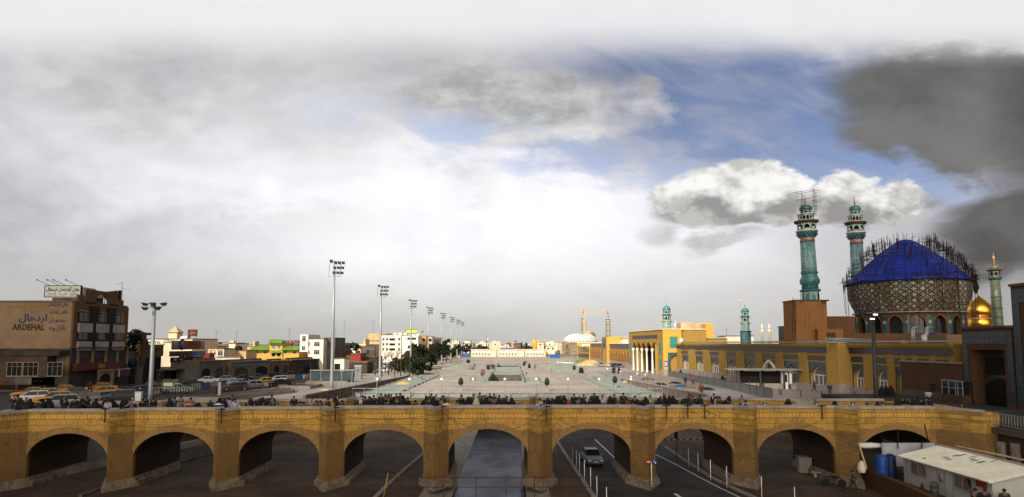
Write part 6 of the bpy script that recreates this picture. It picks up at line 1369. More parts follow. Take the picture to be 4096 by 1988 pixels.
for p in plan:
    g_ = cnt[(p[8], p[9])]; w_ = p[8]
    if len(g_) > 1: i = g_.index(p); w_ = ({2: ('left', 'right'), 3: ('left', 'middle', 'right')}.get(len(g_)) or [od(k) for k in range(30)])[i] + ' ' + w_
    lb = '%s, on the bridge above the %s arch from the left' % (w_, od(p[9]))
    if len(lb.split()) > 16: lb = '%s, above the %s arch from the left' % (w_, od(p[9]))
    if len(lb.split()) > 16: lb = '%s, above the %s arch' % (w_, od(p[9]))
    t = person((p[1], p[2], p[3]), rnd.uniform(-1.2, 1.2) if rnd.random() < .6 else rnd.uniform(2, 4.2), p[5], 'chador' if p[6] else 'suit', p[7], rnd.choice([(.02, .02, .025), (.05, .045, .04), (.03, .035, .05)]), True if 'cap' not in p[8] else (.28, .25, .2), p[4], lb, 'people on the bridge')
    if 'white shirt' in p[8] and p[7][0] < .1 or 'cream shirt' in p[8] or 'white collar' in p[8]:
        q = MB(); hh = POSE[p[5]]['h']; q.add([(-.05, 0, 0), (.05, 0, 0), (.015, -.01, -.26), (-.015, -.01, -.26)], [(0, 1, 2, 3)]); o = q.build('shirt_front', cloth(W), t); o.location = (0, -.16 - (.1 if p[5] in ('sit', 'lean') else 0), hh - .27)
    if 'white paper' in p[8]: q = MB(); q.box(-.07, .07, -.3, -.28, 1.5, 2.0); tag(q.build('paper', cloth((.7, .7, .7)), None), 'white rolled paper held up by a tall man on the bridge', 'paper').location = t.location
# big pale sack held up
t = thing('plastic_sack', 'large translucent whitish plastic sack standing among people on the bridge', 'sack', At(1905, 1640, 57.0)); t.location.z = 1.95
q = MB(); q.lathe([(.30, .0), (.48, .35), (.52, .75), (.40, 1.2), (.22, 1.7), (.06, 2.05), (.03, 2.2)], 9, smooth=False); o = q.build('bag', P('pale_plastic', (.40, .36, .28), .5, var=.35, scale=1.5, fine=4, bmp=.4), t); t.scale = (.88, .88, 1.02)
for lb, px, py, c1 in (('orange cloth laid on the near parapet above the second arch', 755, 1622, (.55, .20, .10)), ('white folded cloth on the near parapet above the third arch', 873, 1621, (.55, .55, .6)), ('white folded paper sheets on the near parapet beside the fourth pier', 1785, 1608, (.6, .57, .5)), ('blue grey cardboard sheet standing among people above the sixth arch', 2347, 1600, (.32, .40, .42))):
    v = At(px, py, 56.0 if 'parapet' in lb else 58.); t = thing('cloth' if 'cloth' in lb else 'paper_sheet', lb, 'cloth' if 'cloth' in lb else 'sheet', (v.x, v.y, 3.3 if 'parapet' in lb else 2.3)); q = MB()
    if 'standing' in lb: q.box(-.25, .25, 0, .03, 0, 1.35)
    else: q.prism([(-.35, -.1), (-.1, -.18), (.3, -.12), (.4, .08), (.05, .16), (-.3, .1)], .0, .07); q.prism([(-.2, -.06), (.15, -.1), (.2, .05), (-.1, .1)], .072, .13)
    q.build('sheet', cloth(c1), t)
# people elsewhere: photo column and row of the feet
def walker(px, py, z, pose, dr, c1, label, rz=0., c2=(.03, .03, .04), s=1., group=None, hair=True):
    v = G(px, py, z) if not callable(z) else None
    if v is None:
        zz_ = 1.
        for _ in range(12): v = G(px, py, zz_); zz_ = z(v.y)
        v = G(px, py, zz_)
    return person(v, rz, pose, dr, c1, c2, hair, s, label, group)
H0 = lambda Y: 0.
PW_ = [(2723, 1505, hR, 'stand', cc, BK, 'woman in black chador beside the gate block plinth', 1.), (2843, 1520, hR, 'walk', cc, BK, 'woman in black chador walking by the stone plinth', 2.), (2890, 1532, hR, 'walk', cc, BK, 'left of two women in black chadors walking near the white bin', 1.), (2899, 1531, hR, 'walk', 0, (.4, .38, .36), 'person in white walking beside a black chador near the bin', 1.),
 (2742, 1541, hR, 'stand', 0, BK, 'man in black by the fence below the plinth', 0), (2773, 1540, hR, 'stand', 0, (.35, .03, .02), 'person in bright red behind the glass fence', 0), (3257, 1569, hR, 'walk', 0, (.02, .02, .02), 'man in black jacket and white shirt walking by the corner block', 1.5), (3320, 1583, hR, 'stand', 0, (.03, .025, .025), 'man in dark brown standing on the right walkway', 0.),
 (3530, 1600, hR, 'stand', cc, BK, 'woman in black chador right of the dark lamp mast', 0), (3547, 1598, hR, 'stand', cc, BK, 'middle woman in black chador beside the dark lamp mast', 1), (3566, 1600, hR, 'stand', cc, BK, 'tall woman in black chador by the bent grille wall', 2),
 (2322, 1492, H0, 'stand', cc, BK, 'black chador woman at the corner of the right basin strip', 0), (2329, 1493, H0, 'stand', cc, BK, 'shorter black chador woman at the corner of the right basin strip', 1), (2453, 1492, H0, 'stand', cc, BK, 'left of two women in black standing near the colonnade', 0), (2460, 1492, H0, 'stand', 0, (.03, .03, .035), 'man in dark grey beside the women near the colonnade', 2), (2476, 1493, H0, 'stand', cc, BK, 'right woman in black standing near the colonnade', 1),
 (2139, 1478, H0, 'walk', 0, (.05, .09, .09), 'man in teal grey walking on the right half of the square', 1.2), (2103, 1459, H0, 'walk', 0, (.02, .02, .02), 'man in black walking right of the far openings', 1.), (2096, 1463, H0, 'stand', cc, BK, 'tiny figure in black left of a walking man on the far square', 0), (2117, 1472, H0, 'stand', cc, BK, 'small figure in black right of the far openings', 0),
 (1898, 1472, H0, 'walk', 0, (.20, .11, .09), 'man in pinkish brown walking on the left half of the square', 1.), (1948, 1478, H0, 'stand', 0, (.03, .05, .09), 'man in blue left in the group by the second opening', 0), (1954, 1479, H0, 'stand', cc, BK, 'woman in black left in the group by the second opening', 1), (1963, 1475, H0, 'stand', 0, (.04, .02, .02), 'man in dark red in the group by the second opening', 0), (1972, 1476, H0, 'stand', cc, BK, 'woman in black right in the group by the second opening', 2), (1979, 1480, H0, 'stand', 0, (.02, .02, .025), 'man in black right in the group by the second opening', 2),
 (1925, 1502, H0, 'bend', 0, (.03, .03, .035), 'worker in dark clothes bending left of the large opening', 1), (1930, 1508, H0, 'stand', 0, (.16, .16, .17), 'worker in grey left of the large opening', 0), (1935, 1503, H0, 'stand', 0, (.20, .04, .03), 'worker in a red vest left of the large opening', 0), (2106, 1502, H0, 'bend', 0, (.45, .45, .42), 'worker in white shirt bending right of the large opening', 1.5), (2088, 1500, H0, 'squat', 0, (.3, .3, .3), 'crouching worker right of the large opening', 1),
 (1870, 1452, H0, 'stand', cc, BK, 'left tiny figure in black on the far left of the square', 0), (1876, 1452, H0, 'stand', cc, BK, 'right tiny figure in black on the far left of the square', 0), (2806, 1585, hR, 'stand', 0, (.16, .02, .02), 'boy in a red shirt behind the far parapet on the right', 0),
 (358, 1570, hL, 'walk', 0, (.05, .04, .05), 'person with a white headcover crossing the street by the taxis', 1), (390, 1545, hL, 'stand', 0, (.12, .10, .03), 'man in yellow brown at the hotel entrance', 0), (1150, 1545, hL, 'stand', 0, BK, 'left of two people in black by the iron fence', 0), (1162, 1546, hL, 'stand', 0, (.02, .02, .02), 'right of two people in black by the iron fence', 0)]
for px, py, z, pose, dr, c1, lb, rz in PW_: walker(px, py, z, pose, dr if dr == cc else 'suit', c1, lb, rz)
walker(3412, 1968, -3.3, 'walk', 'suit', (.03, .045, .06), 'man in dark blue shirt walking under the bridge toward the motorcycle', 1.2, (.03, .03, .035))
person((30.0, 42.2, -2.38), 2.4, 'stand', 'suit', (.02, .02, .02), (.02, .02, .02), True, 1., 'man in black at the lower right corner before the white cabin', None)
person((31.15, 42.1, -2.38), 2.9, 'stand', 'suit', (.05, .04, .035), (.02, .02, .02), True, 1.0, 'man in dark brown jacket at the lower right corner', None)
person((29.35, 42.3, -2.38), 1.9, 'lean', 'suit', (.015, .015, .015), (.02, .02, .02), True, 1.0, 'man in black leaning at the lower right corner', None)
# ================================================================ vehicles
def loft(mb, secs, smooth=False):
    n = len(secs[0]); vs = [p for s_ in secs for p in s_]
    fs = [(j * n + i, (j + 1) * n + i, (j + 1) * n + (i + 1) % n, j * n + (i + 1) % n) for j in range(len(secs) - 1) for i in range(n)]
    fs += [tuple(range(n)), tuple(range((len(secs) - 1) * n, len(secs) * n))[::-1]]
    return mb.add(vs, fs, smooth)
PAINT = {}
def paint(c):
    if c not in PAINT: PAINT[c] = P('car_paint_%d' % len(PAINT), c, .4, var=.08, spec=.4)
    return PAINT[c]
TYRE = P('tyre', (.015, .015, .015), .9); CHROME = P('chrome', (.45, .45, .45), .3, .8)
def car(kind, c):
    """a car whose nose points to -y; 4.35 m long"""
    m = paint(c); t = thing('car', '', 'car'); L, W_ = 4.35, 1.66
    noseh = .78; sec = []
    prof = {'sedan': [(-2.17, .42, .62), (-2.12, .26, .74), (-1.2, .24, .86), (-.95, .24, .90), (1.25, .24, .92), (1.45, .24, .90), (2.1, .27, .84), (2.17, .40, .70)],
            'hatch': [(-2.0, .42, .62), (-1.95, .26, .74), (-1.1, .24, .86), (-.85, .24, .9), (1.5, .24, .93), (1.85, .26, .92), (1.92, .4, .72)],
            'pickup': [(-2.2, .42, .65), (-2.15, .28, .8), (-1.2, .26, .9), (-.95, .26, .92), (.55, .26, .94), (.57, .26, .98), (2.2, .28, .98), (2.25, .42, .8)]}[kind if kind != 'wagon' else 'hatch']
    for y, z0, z1 in prof:
        hw = W_ / 2 * (.93 if abs(y) > 2 else 1)
        sec.append([(-hw * .94, y, z0), (hw * .94, y, z0), (hw, y, z0 + .2), (hw, y, z1 - .14), (hw * .93, y, z1), (-hw * .93, y, z1), (-hw, y, z1 - .14), (-hw, y, z0 + .2)])
    q = MB(); loft(q, sec)
    ya, yb, yc, yd = {'sedan': (-1.0, -.42, .78, 1.38), 'hatch': (-.9, -.35, 1.25, 1.8), 'wagon': (-.9, -.35, 1.5, 1.86), 'pickup': (-1.0, -.45, .30, .52)}[kind]; zr = 1.38 if kind != 'pickup' else 1.42
    q.add([(s_ * w_, y, z_) for y, z_, w_ in ((yb, zr, .60), (yc, zr, .60), (yb - .02, zr - .05, .63), (yc + .03, zr - .05, .63)) for s_ in (-1, 1)], [(0, 1, 3, 2), (4, 5, 1, 0), (2, 3, 7, 6), (0, 2, 6, 4), (1, 5, 7, 3)])
    for s_ in (-1, 1):
        for (y0, z0, w0), (y1, z1, w1) in (((ya, .88, .76), (yb, zr, .61)), ((yd, .9, .75), (yc, zr, .61)), (((yb + yc) / 2, .9, .785), ((yb + yc) / 2, zr, .62))): q.tube((s_ * w0, y0, z0), (s_ * w1, y1, z1), .035, n=4)
    q.build('body', m, t)
    g_ = MB(); z0 = .885
    g_.add([(-.75, ya, z0), (.75, ya, z0), (.75, yd, z0), (-.75, yd, z0), (-.59, yb, zr - .02), (.59, yb, zr - .02), (.59, yc, zr - .02), (-.59, yc, zr - .02)], [(0, 1, 5, 4), (1, 2, 6, 5), (2, 3, 7, 6), (3, 0, 4, 7), (4, 5, 6, 7)])
    g_.build('windows', P('car_glass', (.008, .009, .010), .22, var=.2, spec=.35), t)
    for x in (-.74, .74):
        for y in (-1.35, 1.3):
            q = MB(); T = Matrix.Translation((x, y, .3)) @ Matrix.Rotation(R(90), 4, 'Y'); q.lathe([(.2, -.1), (.3, -.09), (.31, 0), (.3, .09), (.2, .1)], 14, T=T); w_ = q.build('wheel', TYRE, t)
            q = MB(); q.lathe([(.17, -.112), (.17, .112)], 10, T=T); q.build('rim', CHROME, w_)
    for x in (-.58, .58):
        q = MB(); q.box(x - .17, x + .17, prof[0][0] - .03, prof[0][0] + .04, .52, .64); q.build('headlight', M['white'], t)
        q = MB(); q.box(x - .18, x + .18, prof[-1][0] - .03, prof[-1][0] + .03, .58, .70); q.build('tail_light', M['red'], t)
    q = MB(); q.box(-.8, .8, prof[0][0] - .09, prof[0][0] + .02, .34, .44); q.build('bumper', M['dsteel'], t); q = MB(); q.box(-.8, .8, prof[-1][0] - .02, prof[-1][0] + .09, .36, .46); q.build('bumper', M['dsteel'], t)
    q = MB(); q.box(-.24, .24, prof[0][0] - .1, prof[0][0] - .092, .42, .53); q.build('number_plate', M['white'], t)
    for s_ in (-1, 1): q = MB(); q.box(s_ * .84 - .07, s_ * .84 + .07, ya - .02, ya + .1, .9, 1.02); q.build('mirror', m, t)
    if kind == 'pickup':
        q = MB(); q.box(-.72, .72, .62, 2.15, .98, .985); q.build('bed_floor', M['dsteel'], t)
    for ch in t.children:
        if 'kind' in ch: del ch['kind']
    return t
WH, MINT, ORG, GRY, BLK_, SIL, YLW, DGR = (.62, .63, .66), (.30, .36, .27), (.50, .20, .012), (.075, .075, .08), (.012, .012, .014), (.30, .33, .37), (.58, .28, .01), (.04, .045, .05)
protos = {}
def put_car(px, py, rz, kind, c, label, z=hL, group='cars in the street on the left', s=1.):
    k = (kind, c)
    if callable(z):
        zz_ = 1.
        for _ in range(14): zz_ = z(G(px, py, zz_).y)
    else: zz_ = z
    v = G(px, py, zz_)
    if k in protos: t = copy_tree(protos[k])
    else: t = protos[k] = car(kind, c)
    t.location = v; t.rotation_euler = (0, 0, R(rz)); t.scale = (s, s, s); tag(t, label, 'car', group); return t
CL = [(132, 1611, -60, 'hatch', WH, 'white hatchback nearest the lower left crowd'), (128, 1592, -62, 'sedan', ORG, 'orange taxi half hidden behind the pale green saloon'), (186, 1596, -60, 'sedan', MINT, 'pale green old saloon between two orange taxis'), (252, 1579, -62, 'sedan', ORG, 'orange taxi behind the dark grey saloon'),
 (295, 1592, -58, 'sedan', GRY, 'dark grey saloon below the hotel entrance'), (218, 1616, -58, 'hatch', YLW, 'yellow taxi behind the crowd at the left bridge end'), (236, 1634, -55, 'hatch', SIL, 'silver hatchback nearest the left bridge end'), (420, 1585, -60, 'sedan', ORG, 'orange taxi beside the blue painted barrier block'), (404, 1567, -60, 'sedan', ORG, 'orange taxi in front of the hotel shops'),
 (480, 1606, -58, 'hatch', DGR, 'dark hatchback just behind the barrier near the lamp mast'), (706, 1573, 118, 'pickup', MINT, 'pale green pickup with a covered load beside the barrier'), (662, 1549, -62, 'sedan', BLK_, 'black car behind the pale green pickup'), (600, 1560, -62, 'sedan', BLK_, 'black car parked behind the left lamp mast'), (828, 1533, -60, 'sedan', WH, 'white saloon first in the line parked before the low shops'), (900, 1529, -60, 'sedan', SIL, 'silver saloon second in the line before the low shops'),
 (968, 1525, -58, 'sedan', BLK_, 'black saloon third in the line before the low shops'), (1029, 1519, -56, 'sedan', GRY, 'grey saloon fourth in the line before the low shops'), (1092, 1512, -56, 'sedan', BLK_, 'black saloon fifth in the line before the low shops'), (1162, 1507, -55, 'sedan', BLK_, 'black saloon at the far end of the line before the low shops'),
 (962, 1547, 120, 'pickup', MINT, 'pale green pickup with a bright blue cover over its load'), (940, 1563, -60, 'wagon', DGR, 'dark estate car right behind the iron fence'), (1060, 1538, -58, 'sedan', YLW, 'yellow taxi in the middle of the traffic on the left'), (1110, 1530, -56, 'wagon', WH, 'white estate car right of the yellow taxi'), (1016, 1554, -58, 'sedan', SIL, 'silver saloon below the yellow taxi, behind the fence'), (1112, 1547, -56, 'sedan', BLK_, 'black saloon behind the right end of the iron fence'), (760, 1545, -60, 'sedan', BLK_, 'black saloon under the dark tree by the shops')]
for a in CL: put_car(*a)
for a in ((1487, 1482, -20, 'sedan', (.05, .09, .16), 'blue saloon left of the second tall mast'), (1531, 1489, 60, 'sedan', WH, 'white car behind the second tall mast'), (1546, 1470, -10, 'sedan', SIL, 'silver car parked among the bare trees'), (1570, 1478, -10, 'hatch', DGR, 'dark hatchback among the bare trees'), (1596, 1462, -10, 'sedan', WH, 'white car under the far bare trees'), (1655, 1452, -8, 'sedan', DGR, 'dark car under the dense dark trees'), (1606, 1484, 10, 'hatch', SIL, 'silver hatchback nearest the trunks of the bare trees')):
    put_car(*a, group='cars parked among the trees')
for a in ((2404, 1466, 5, 'sedan', SIL, 'silver car parked before the narrow tiled portal'), (2441, 1467, 12, 'sedan', WH, 'white car parked right of the narrow tiled portal'), (2460, 1469, 15, 'wagon', BLK_, 'black estate car right of the white car'), (2476, 1470, 15, 'hatch', DGR, 'dark hatchback at the end of the niche wall'), (2274, 1458, 80, 'wagon', WH, 'white van on the right side of the square'), (2246, 1456, 80, 'wagon', WH, 'white open van left of the white van on the square')):
    put_car(*a, z=0., group='cars near the far right buildings')
cu = put_car(2366, 1851, 4, 'sedan', (.20, .23, .26), 'silver blue saloon driving under the sixth arch toward the viewer', z=-3.29, group='cars under the bridge')
t = thing('tarpaulin', 'bright blue cover over the load of the pale green pickup', 'cover', tuple(G(958, 1541, .9) + Vector((0, 0, .5)))); q = MB(); q.lathe([(.9, 0), (.95, .25), (.7, .5), (.1, .62)], 9, sx=1.1, sy=.8, smooth=False); q.build('cover', M['tarp'], t)
t = thing('crate_load', 'grey box load on the pale green pickup beside the barrier', 'load', tuple(G(697, 1566, 1.) + Vector((-.4, 0, .9)))); q = MB(); q.box(-1.3, .2, -.6, .6, 0, .85); q.box(.25, 1.2, -.6, .6, 0, 1.0); q.build('box', M['shop2'], t)
# motorcycle and riders' bench
t = thing('motorcycle', 'black motorcycle parked beside the pier of the eighth arch', 'motorcycle', (26.7, 55.1, -3.3), R(70))
for y in (-.62, .62): q = MB(); q.lathe([(.24, -.05), (.31, -.04), (.31, .04), (.24, .05)], 16, T=Matrix.Translation((0, y, .31)) @ Matrix.Rotation(R(90), 4, 'Y')); q.build('wheel', TYRE, t)
q = MB(); q.path([(0, -.62, .31), (0, -.42, .95), (0, -.1, .62), (0, .35, .5), (0, .62, .31)], .035, 6); q.path([(0, -.1, .62), (0, .1, .32), (0, .4, .4)], .035, 6); q.box(-.12, .12, -.15, .2, .25, .5); q.build('frame', M['dsteel'], t)
q = MB(); q.lathe([(.03, -.28), (.15, -.15), (.16, .1), (.06, .28)], 10, T=Matrix.Translation((0, -.12, .75)) @ Matrix.Rotation(R(90), 4, 'X')); q.build('fuel_tank', M['blk'], t); q = MB(); q.box(-.13, .13, .1, .75, .70, .80); q.build('saddle', M['blk'], t)
q = MB(); q.tube((-.34, -.38, .98), (.34, -.38, .98), .018); q.build('handlebar', CHROME, t); q = MB(); q.lathe([(.09, 0), (.07, .1)], 10, T=Matrix.Translation((0, -.48, .86)) @ Matrix.Rotation(R(90), 4, 'X')); q.build('headlight', CHROME, t)
v = G(3262, 1908, -3.3); t = thing('stone_bench', 'low concrete slab bench in the gloom of the eighth arch', 'bench', (v.x, v.y, -3.3), R(-25)); q = MB(); q.box(-.3, 1.7, -.25, .25, .38, .5); q.build('seat', M['conc'], t)
for x in (0, 1.3): q = MB(); q.box(x - .12, x + .12, -.2, .2, 0, .38); q.build('leg', M['conc'], t)
v = G(3228, 1892, -3.3); t = thing('concrete_block', 'square concrete plinth standing under the eighth arch', 'block', (v.x, v.y, -3.3), R(-12)); q = MB(); q.box(-.65, .6, 0, 1.2, 0, 1.25); q.box(-.72, .67, -.07, 1.27, 1.25, 1.38); q.build('block', M['conc'], t)
# ---------------------------------------------------------------- road furniture under the bridge
dl = thing('marker_post', '', 'post'); q = MB(); q.tube((0, 0, 0), (0, 0, 1.75), .035, n=6); q.build('post', M['white'], dl)
for k, (px, py) in enumerate(((2291, 1858), (2306, 1876), (2318, 1892), (2338, 1922), (2363, 1958), (2388, 1998), (2427, 2050), (2755, 1868), (2793, 1888), (2843, 1921), (2908, 1952), (3048, 2000), (3181, 2050))):
    o = dl if k == 0 else copy_tree(dl); v = G(px, py, -3.3); o.location = v; side = 'left' if k < 7 else 'right'
    tag(o, 'thin white marker post on the %s edge of the road, %s from the back' % (side, od(k if k < 7 else k - 7)), group='thin white marker posts along the road')
v = At(2607, 1947, 53.0); t = thing('road_sign', 'round red no entry and blue arrow signs on one white pole before a pier', 'sign', v)
q = MB(); q.tube((0, 0, 0), (0, 0, 1.95), .045); q.build('pole', M['white'], t)
for x, m_, nm in ((-.24, P('sign_red', (.50, .012, .012), .5), 'no_entry_disc'), (.24, P('sign_blue', (.01, .05, .30), .5), 'arrow_disc')):
    q = MB(); q.lathe([(.215, 0), (.215, .03)], 24, T=Matrix.Translation((x, -.06, 1.95)) @ Matrix.Rotation(R(90), 4, 'X')); d_ = q.build(nm, m_, t)
    q = MB()
    if x < 0: q.box(x - .145, x + .145, -.10, -.092, 1.91, 1.99); q.build('bar', M['white'], d_)
    else:
        for pts in ([(-.11, .13), (-.07, .15), (.04, -.03), (.0, -.05)], [(-.06, -.06), (.11, -.14), (.09, .03)]): q.side([(x + a, 1.95 + b) for a, b in pts][::-1], -.10, -.092)
        q.build('arrow', M['white'], d_)
v0, v1 = At(2652, 1758, 66.), At(2874, 1759, 66.); t = thing('height_bar', 'red and white striped height bar hanging across the seventh arch', 'bar', v0); q = MB(); n_ = 17
for k in range(n_):
    if k % 2: q.box((v1.x - v0.x) * k / n_, (v1.x - v0.x) * (k + 1) / n_, -.03, .03, -.05, .05)
q.build('white_stripe', M['white'], t); q = MB()
for k in range(0, n_, 2): q.box((v1.x - v0.x) * k / n_ + .003, (v1.x - v0.x) * (k + 1) / n_ - .003, -.03, .03, -.05, .05)
q.build('red_stripe', M['dred'], t); q = MB(); q.tube((0, 0, .05), (0, 0, 1.4), .01); q.tube((v1.x - v0.x, 0, .05), (v1.x - v0.x, 0, 1.4), .01); q.build('cable', M['scaf'], t)
v = G(2706, 1830, -3.3); t = thing('traffic_signal', 'dark pole with a narrow dark signal head beyond the seventh arch', 'signal', v); q = MB(); q.tube((0, 0, 0), (0, 0, 1.9), .04); q.build('pole', M['dsteel'], t); q = MB(); q.prism([(-.14, -.1), (.14, -.1), (.14, .1), (-.14, .1)], 1.9, 2.9); q.build('head', M['blk'], t)
# rusty rail in front of the bridge
t = thing('iron_rail', 'rusty two rail fence crossing the river in front of the bridge', 'fence', (0, 52.2, 0)); xs_ = [ray(px, 1940)[0] * 52.2 for px in (1600, 1775, 1904, 2024, 2138, 2244, 2366)]
for x in xs_[1:-1]: q = MB(); q.tube((x, 0, -4.7), (x, 0, EYE + ray(2000, 1903)[1] * 52.2), .035); q.build('post', M['rust'], t)
for py in (1909, 1948): z_ = EYE + ray(2000, py)[1] * 52.2; q = MB(); q.tube((xs_[0] - .5, -.05, z_), (xs_[-1], -.05, z_), .028); q.build('rail', M['rust'], t)
for px, py in ((1552, 1905), (1573, 1900)): pass
t = thing('yellow_pole', 'thin leaning yellow pole with a dark lamp head before the fourth arch', 'pole', tuple(G(1533, 1990, -3.3))); q = MB(); q.tube((0, 0, 0), (.3, .3, 1.8), .03); q.build('pole', M['yel'], t); q = MB(); q.tube((-.1, .3, 1.85), (.8, .3, 1.85), .02); q.build('crossbar', M['blk'], t)
# gravel and litter on the low ground
rnd = random.Random(31); q = MB()
for k in range(900):
    x, y = rnd.uniform(-40, 36), rnd.uniform(53, 100)
    if -6 < x < 2.2: continue
    s_ = rnd.uniform(.03, .11); q.lathe([(s_ * .6, 0), (s_, s_ * .3), (s_ * .3, s_ * .7)], 5, (x, y, -3.3), smooth=False)
tag(q.build('gravel', M['dconc']), 'loose stones scattered over the dusty low ground under the bridge', 'gravel', kind='stuff')
q = MB()
for k in range(170):
    x, y = rnd.gauss(-14.5, 2.2), rnd.gauss(88, 2.4); q.tube((x, y, -3.3), (x + rnd.uniform(-.6, .6), y + rnd.uniform(-.6, .6), -3.3 + rnd.uniform(.3, .9)), .025, .008, 3)
tag(q.build('dry_scrub', M['leafb']), 'dark dry scrub on the bank seen through the fourth arch', 'scrub', kind='stuff')
# ---------------------------------------------------------------- platform and white cabin at the right
t = thing('platform_wall', 'crumbling brick retaining wall holding the cabin platform', 'wall'); q = MB(); q.prism([(29.35, 56), (29.0, 50.3), (28.2, 43.), (27.6, 30), (28.1, 30), (28.7, 43), (29.5, 50.3), (29.85, 56)], -3.35, -1.9); q.build('wall', M['db2'], t)
b_ = MB(); b_.prism([(29.7, 56), (28.2, 30), (41, 30), (41, 56)], -3.35, -2.4); struct('platform', b_, M['dust'])
q = MB(); rnd = random.Random(2)
for k in range(900): y = rnd.uniform(40, 53); x = 29.2 + (y - 50) * .09 + abs(rnd.gauss(0, .35)); q.tube((x, y, -2.42), (x + rnd.uniform(-.15, .15), y + rnd.uniform(-.15, .15), -2.4 + rnd.uniform(.1, .45)), .02, .006, 3)
tag(q.build('weeds', M['leaf']), 'dark weeds growing along the foot of the platform wall', 'weeds', kind='stuff')
t = thing('portable_cabin', 'long white metal portable cabin with a corrugated roof at lower right', 'cabin', (31, 42.9, 0)); q = MB(); CW, CLn = 6.2, 9.6
q.side([(0, -2.4), (CW, -2.4), (CW, -.34), (CW / 2, .38), (0, -.34)], 0, CLn); q.build('wall', P('cabin_panel', (.50, .50, .47), .6, var=.08, scale=.8), t)
for sd in (0, 1):
    q = MB(); n_ = 40; vs, fs = [], []
    for k in range(n_ * 2 + 1):
        y = -.25 + (CLn + .5) * k / (n_ * 2); dz = .06 if k % 2 else -.05
        xa = -.35 if sd == 0 else CW + .35; za = -.34 - .08
        vs += [(xa, y, za + dz + .03), (CW / 2, y, .42 + dz), (xa, y, za + dz - .0), (CW / 2, y, .39 + dz)]
    for k in range(n_ * 2): a = k * 4; fs += [(a, a + 1, a + 5, a + 4), (a + 2, a + 6, a + 7, a + 3), (a, a + 4, a + 6, a + 2)]
    q.add(vs, fs); q.build('corrugated_roof', P('roof_sheet', (.78, .76, .66), .5, var=.10, scale=.5, fine=3), t)
q = MB(); q.side([(CW / 2 - .22, .42), (CW / 2, .52), (CW / 2 + .22, .42)], -.3, CLn + .3); q.build('ridge_cap', M['cap'], t)
for y in (2.7, 7.6):      # windows in the long wall facing left (-x)
    q = MB(); q.box(-.05, -.004, y - .85, y + .85, -1.45, -.62); w_ = q.build('window', M['glass'], t)
    q = MB(); q.box(-.09, -.052, y - .9, y + .9, -.64, -.56); q.box(-.09, -.052, y - .9, y + .9, -1.52, -1.44); q.box(-.09, -.052, y - .04, y + .04, -1.44, -.64); q.box(-.09, -.052, y - .92, y - .84, -1.44, -.64); q.box(-.09, -.052, y + .84, y + .92, -1.44, -.64)
    for k in range(12): ya = y - .8 + k * .14; q.tube((-.075, ya, -1.44), (-.075, min(y + .84, ya + .5), -.64 if ya + .5 < y + .84 else -.64 - (ya + .5 - y - .84) * 1.6), .012, n=4)
    q.build('security_grille', M['cap'], w_)
q = MB(); q.box(-.06, -.004, .45, 1.45, -.95, -.55); q.build('name_board', M['red'], t)
q = MB()
for y in (1.6, 3.75, 4.6, 5.5, 8.6, 9.1): q.box(-.03, -.003, y, y + .05, -2.4, -.4)
q.build('panel_joint', M['cap'], t)
T_ = P('faint_red_print', (.46, .38, .36), .8); q = MB(); q.lathe([(.34, 0), (.34, .012)], 20, T=Matrix.Translation((-.02, 5.05, -1.15)) @ Matrix.Rotation(R(-90), 4, 'Y')); q.build('round_print', T_, t)
sl_ = math.atan2(.76, CW / 2 + .35)
for (x, y, L_, w_) in ((2.3, 6.1, .8, .22), (2.0, 6.35, .5, .3), (2.5, 5.2, .9, .16), (2.1, 4.7, .45, .24), (1.95, 4.25, .7, .2), (2.0, 3.7, .7, .26), (1.3, 6.5, .5, .16), (1.2, 6.1, .45, .12), (1.1, 5.7, .4, .12), (.3, 7.4, .25, .2), (2.6, 3.3, .5, .12)):
    q = MB(); zc = lambda x_: -.34 - .02 + (x_ + .35) / (CW / 2 + .35) * .76 + .045
    n1_ = [(x - L_ * .5, y - w_ * .3), (x + L_ * .2, y - w_ * .6), (x + L_ * .5, y), (x + L_ * .1, y + w_ * .5), (x - L_ * .4, y + w_ * .25)]
    q.add([(a, b, zc(a)) for a, b in n1_] + [(a, b, zc(a) + .01) for a, b in n1_], [(0, 1, 2, 3, 4), (9, 8, 7, 6, 5)] + [(i, (i + 1) % 5, 5 + (i + 1) % 5, 5 + i) for i in range(5)]); q.build('painted_mark', M['blk'], t)
for lb, a_, b_ in (('broken board lying on the far slope of the cabin roof', (34.9, 52, .5), (36.3, 45.6, .3)), ('short plank lying near the top end of the cabin roof', (33.0, 51.2, .12), (33.5, 50.2, .25))):
    t = thing('plank', lb, 'plank'); q = MB(); q.tube(a_, b_, .07, n=4); q.build('board', M['sand2'], t)
t = thing('site_screen', 'low white corrugated screen behind the cabin under the ninth arch', 'screen'); q = MB(); a_, b_ = At(3528, 1772, 54.6), At(3738, 1763, 54.6)
q.box(a_.x, b_.x, 54.6, 54.75, -1.6, a_.z); q.build('sheet', P('screen_white', (.42, .44, .50), .6), t)
for px in (3592, 3688): q = MB(); q.tube(At(px, 1795, 54.4), At(px, 1716 if px < 3600 else 1762, 54.4), .05); q.build('post', M['scaf'], t)
t = thing('leaning_pole', 'thin dark pole leaning by the ninth arch', 'pole'); q = MB(); q.tube(At(3714, 1768, 54.), At(3698, 1698, 54.5), .05); q.build('pole', M['scaf'], t)
t = thing('scaffold_plank', 'pale wooden plank leaning on the pier left of the blue tank', 'plank'); q = MB(); q.tube(At(3465, 1872, 53.), At(3434, 1772, 54.), .07, n=4); q.build('plank', M['sand2'], t)
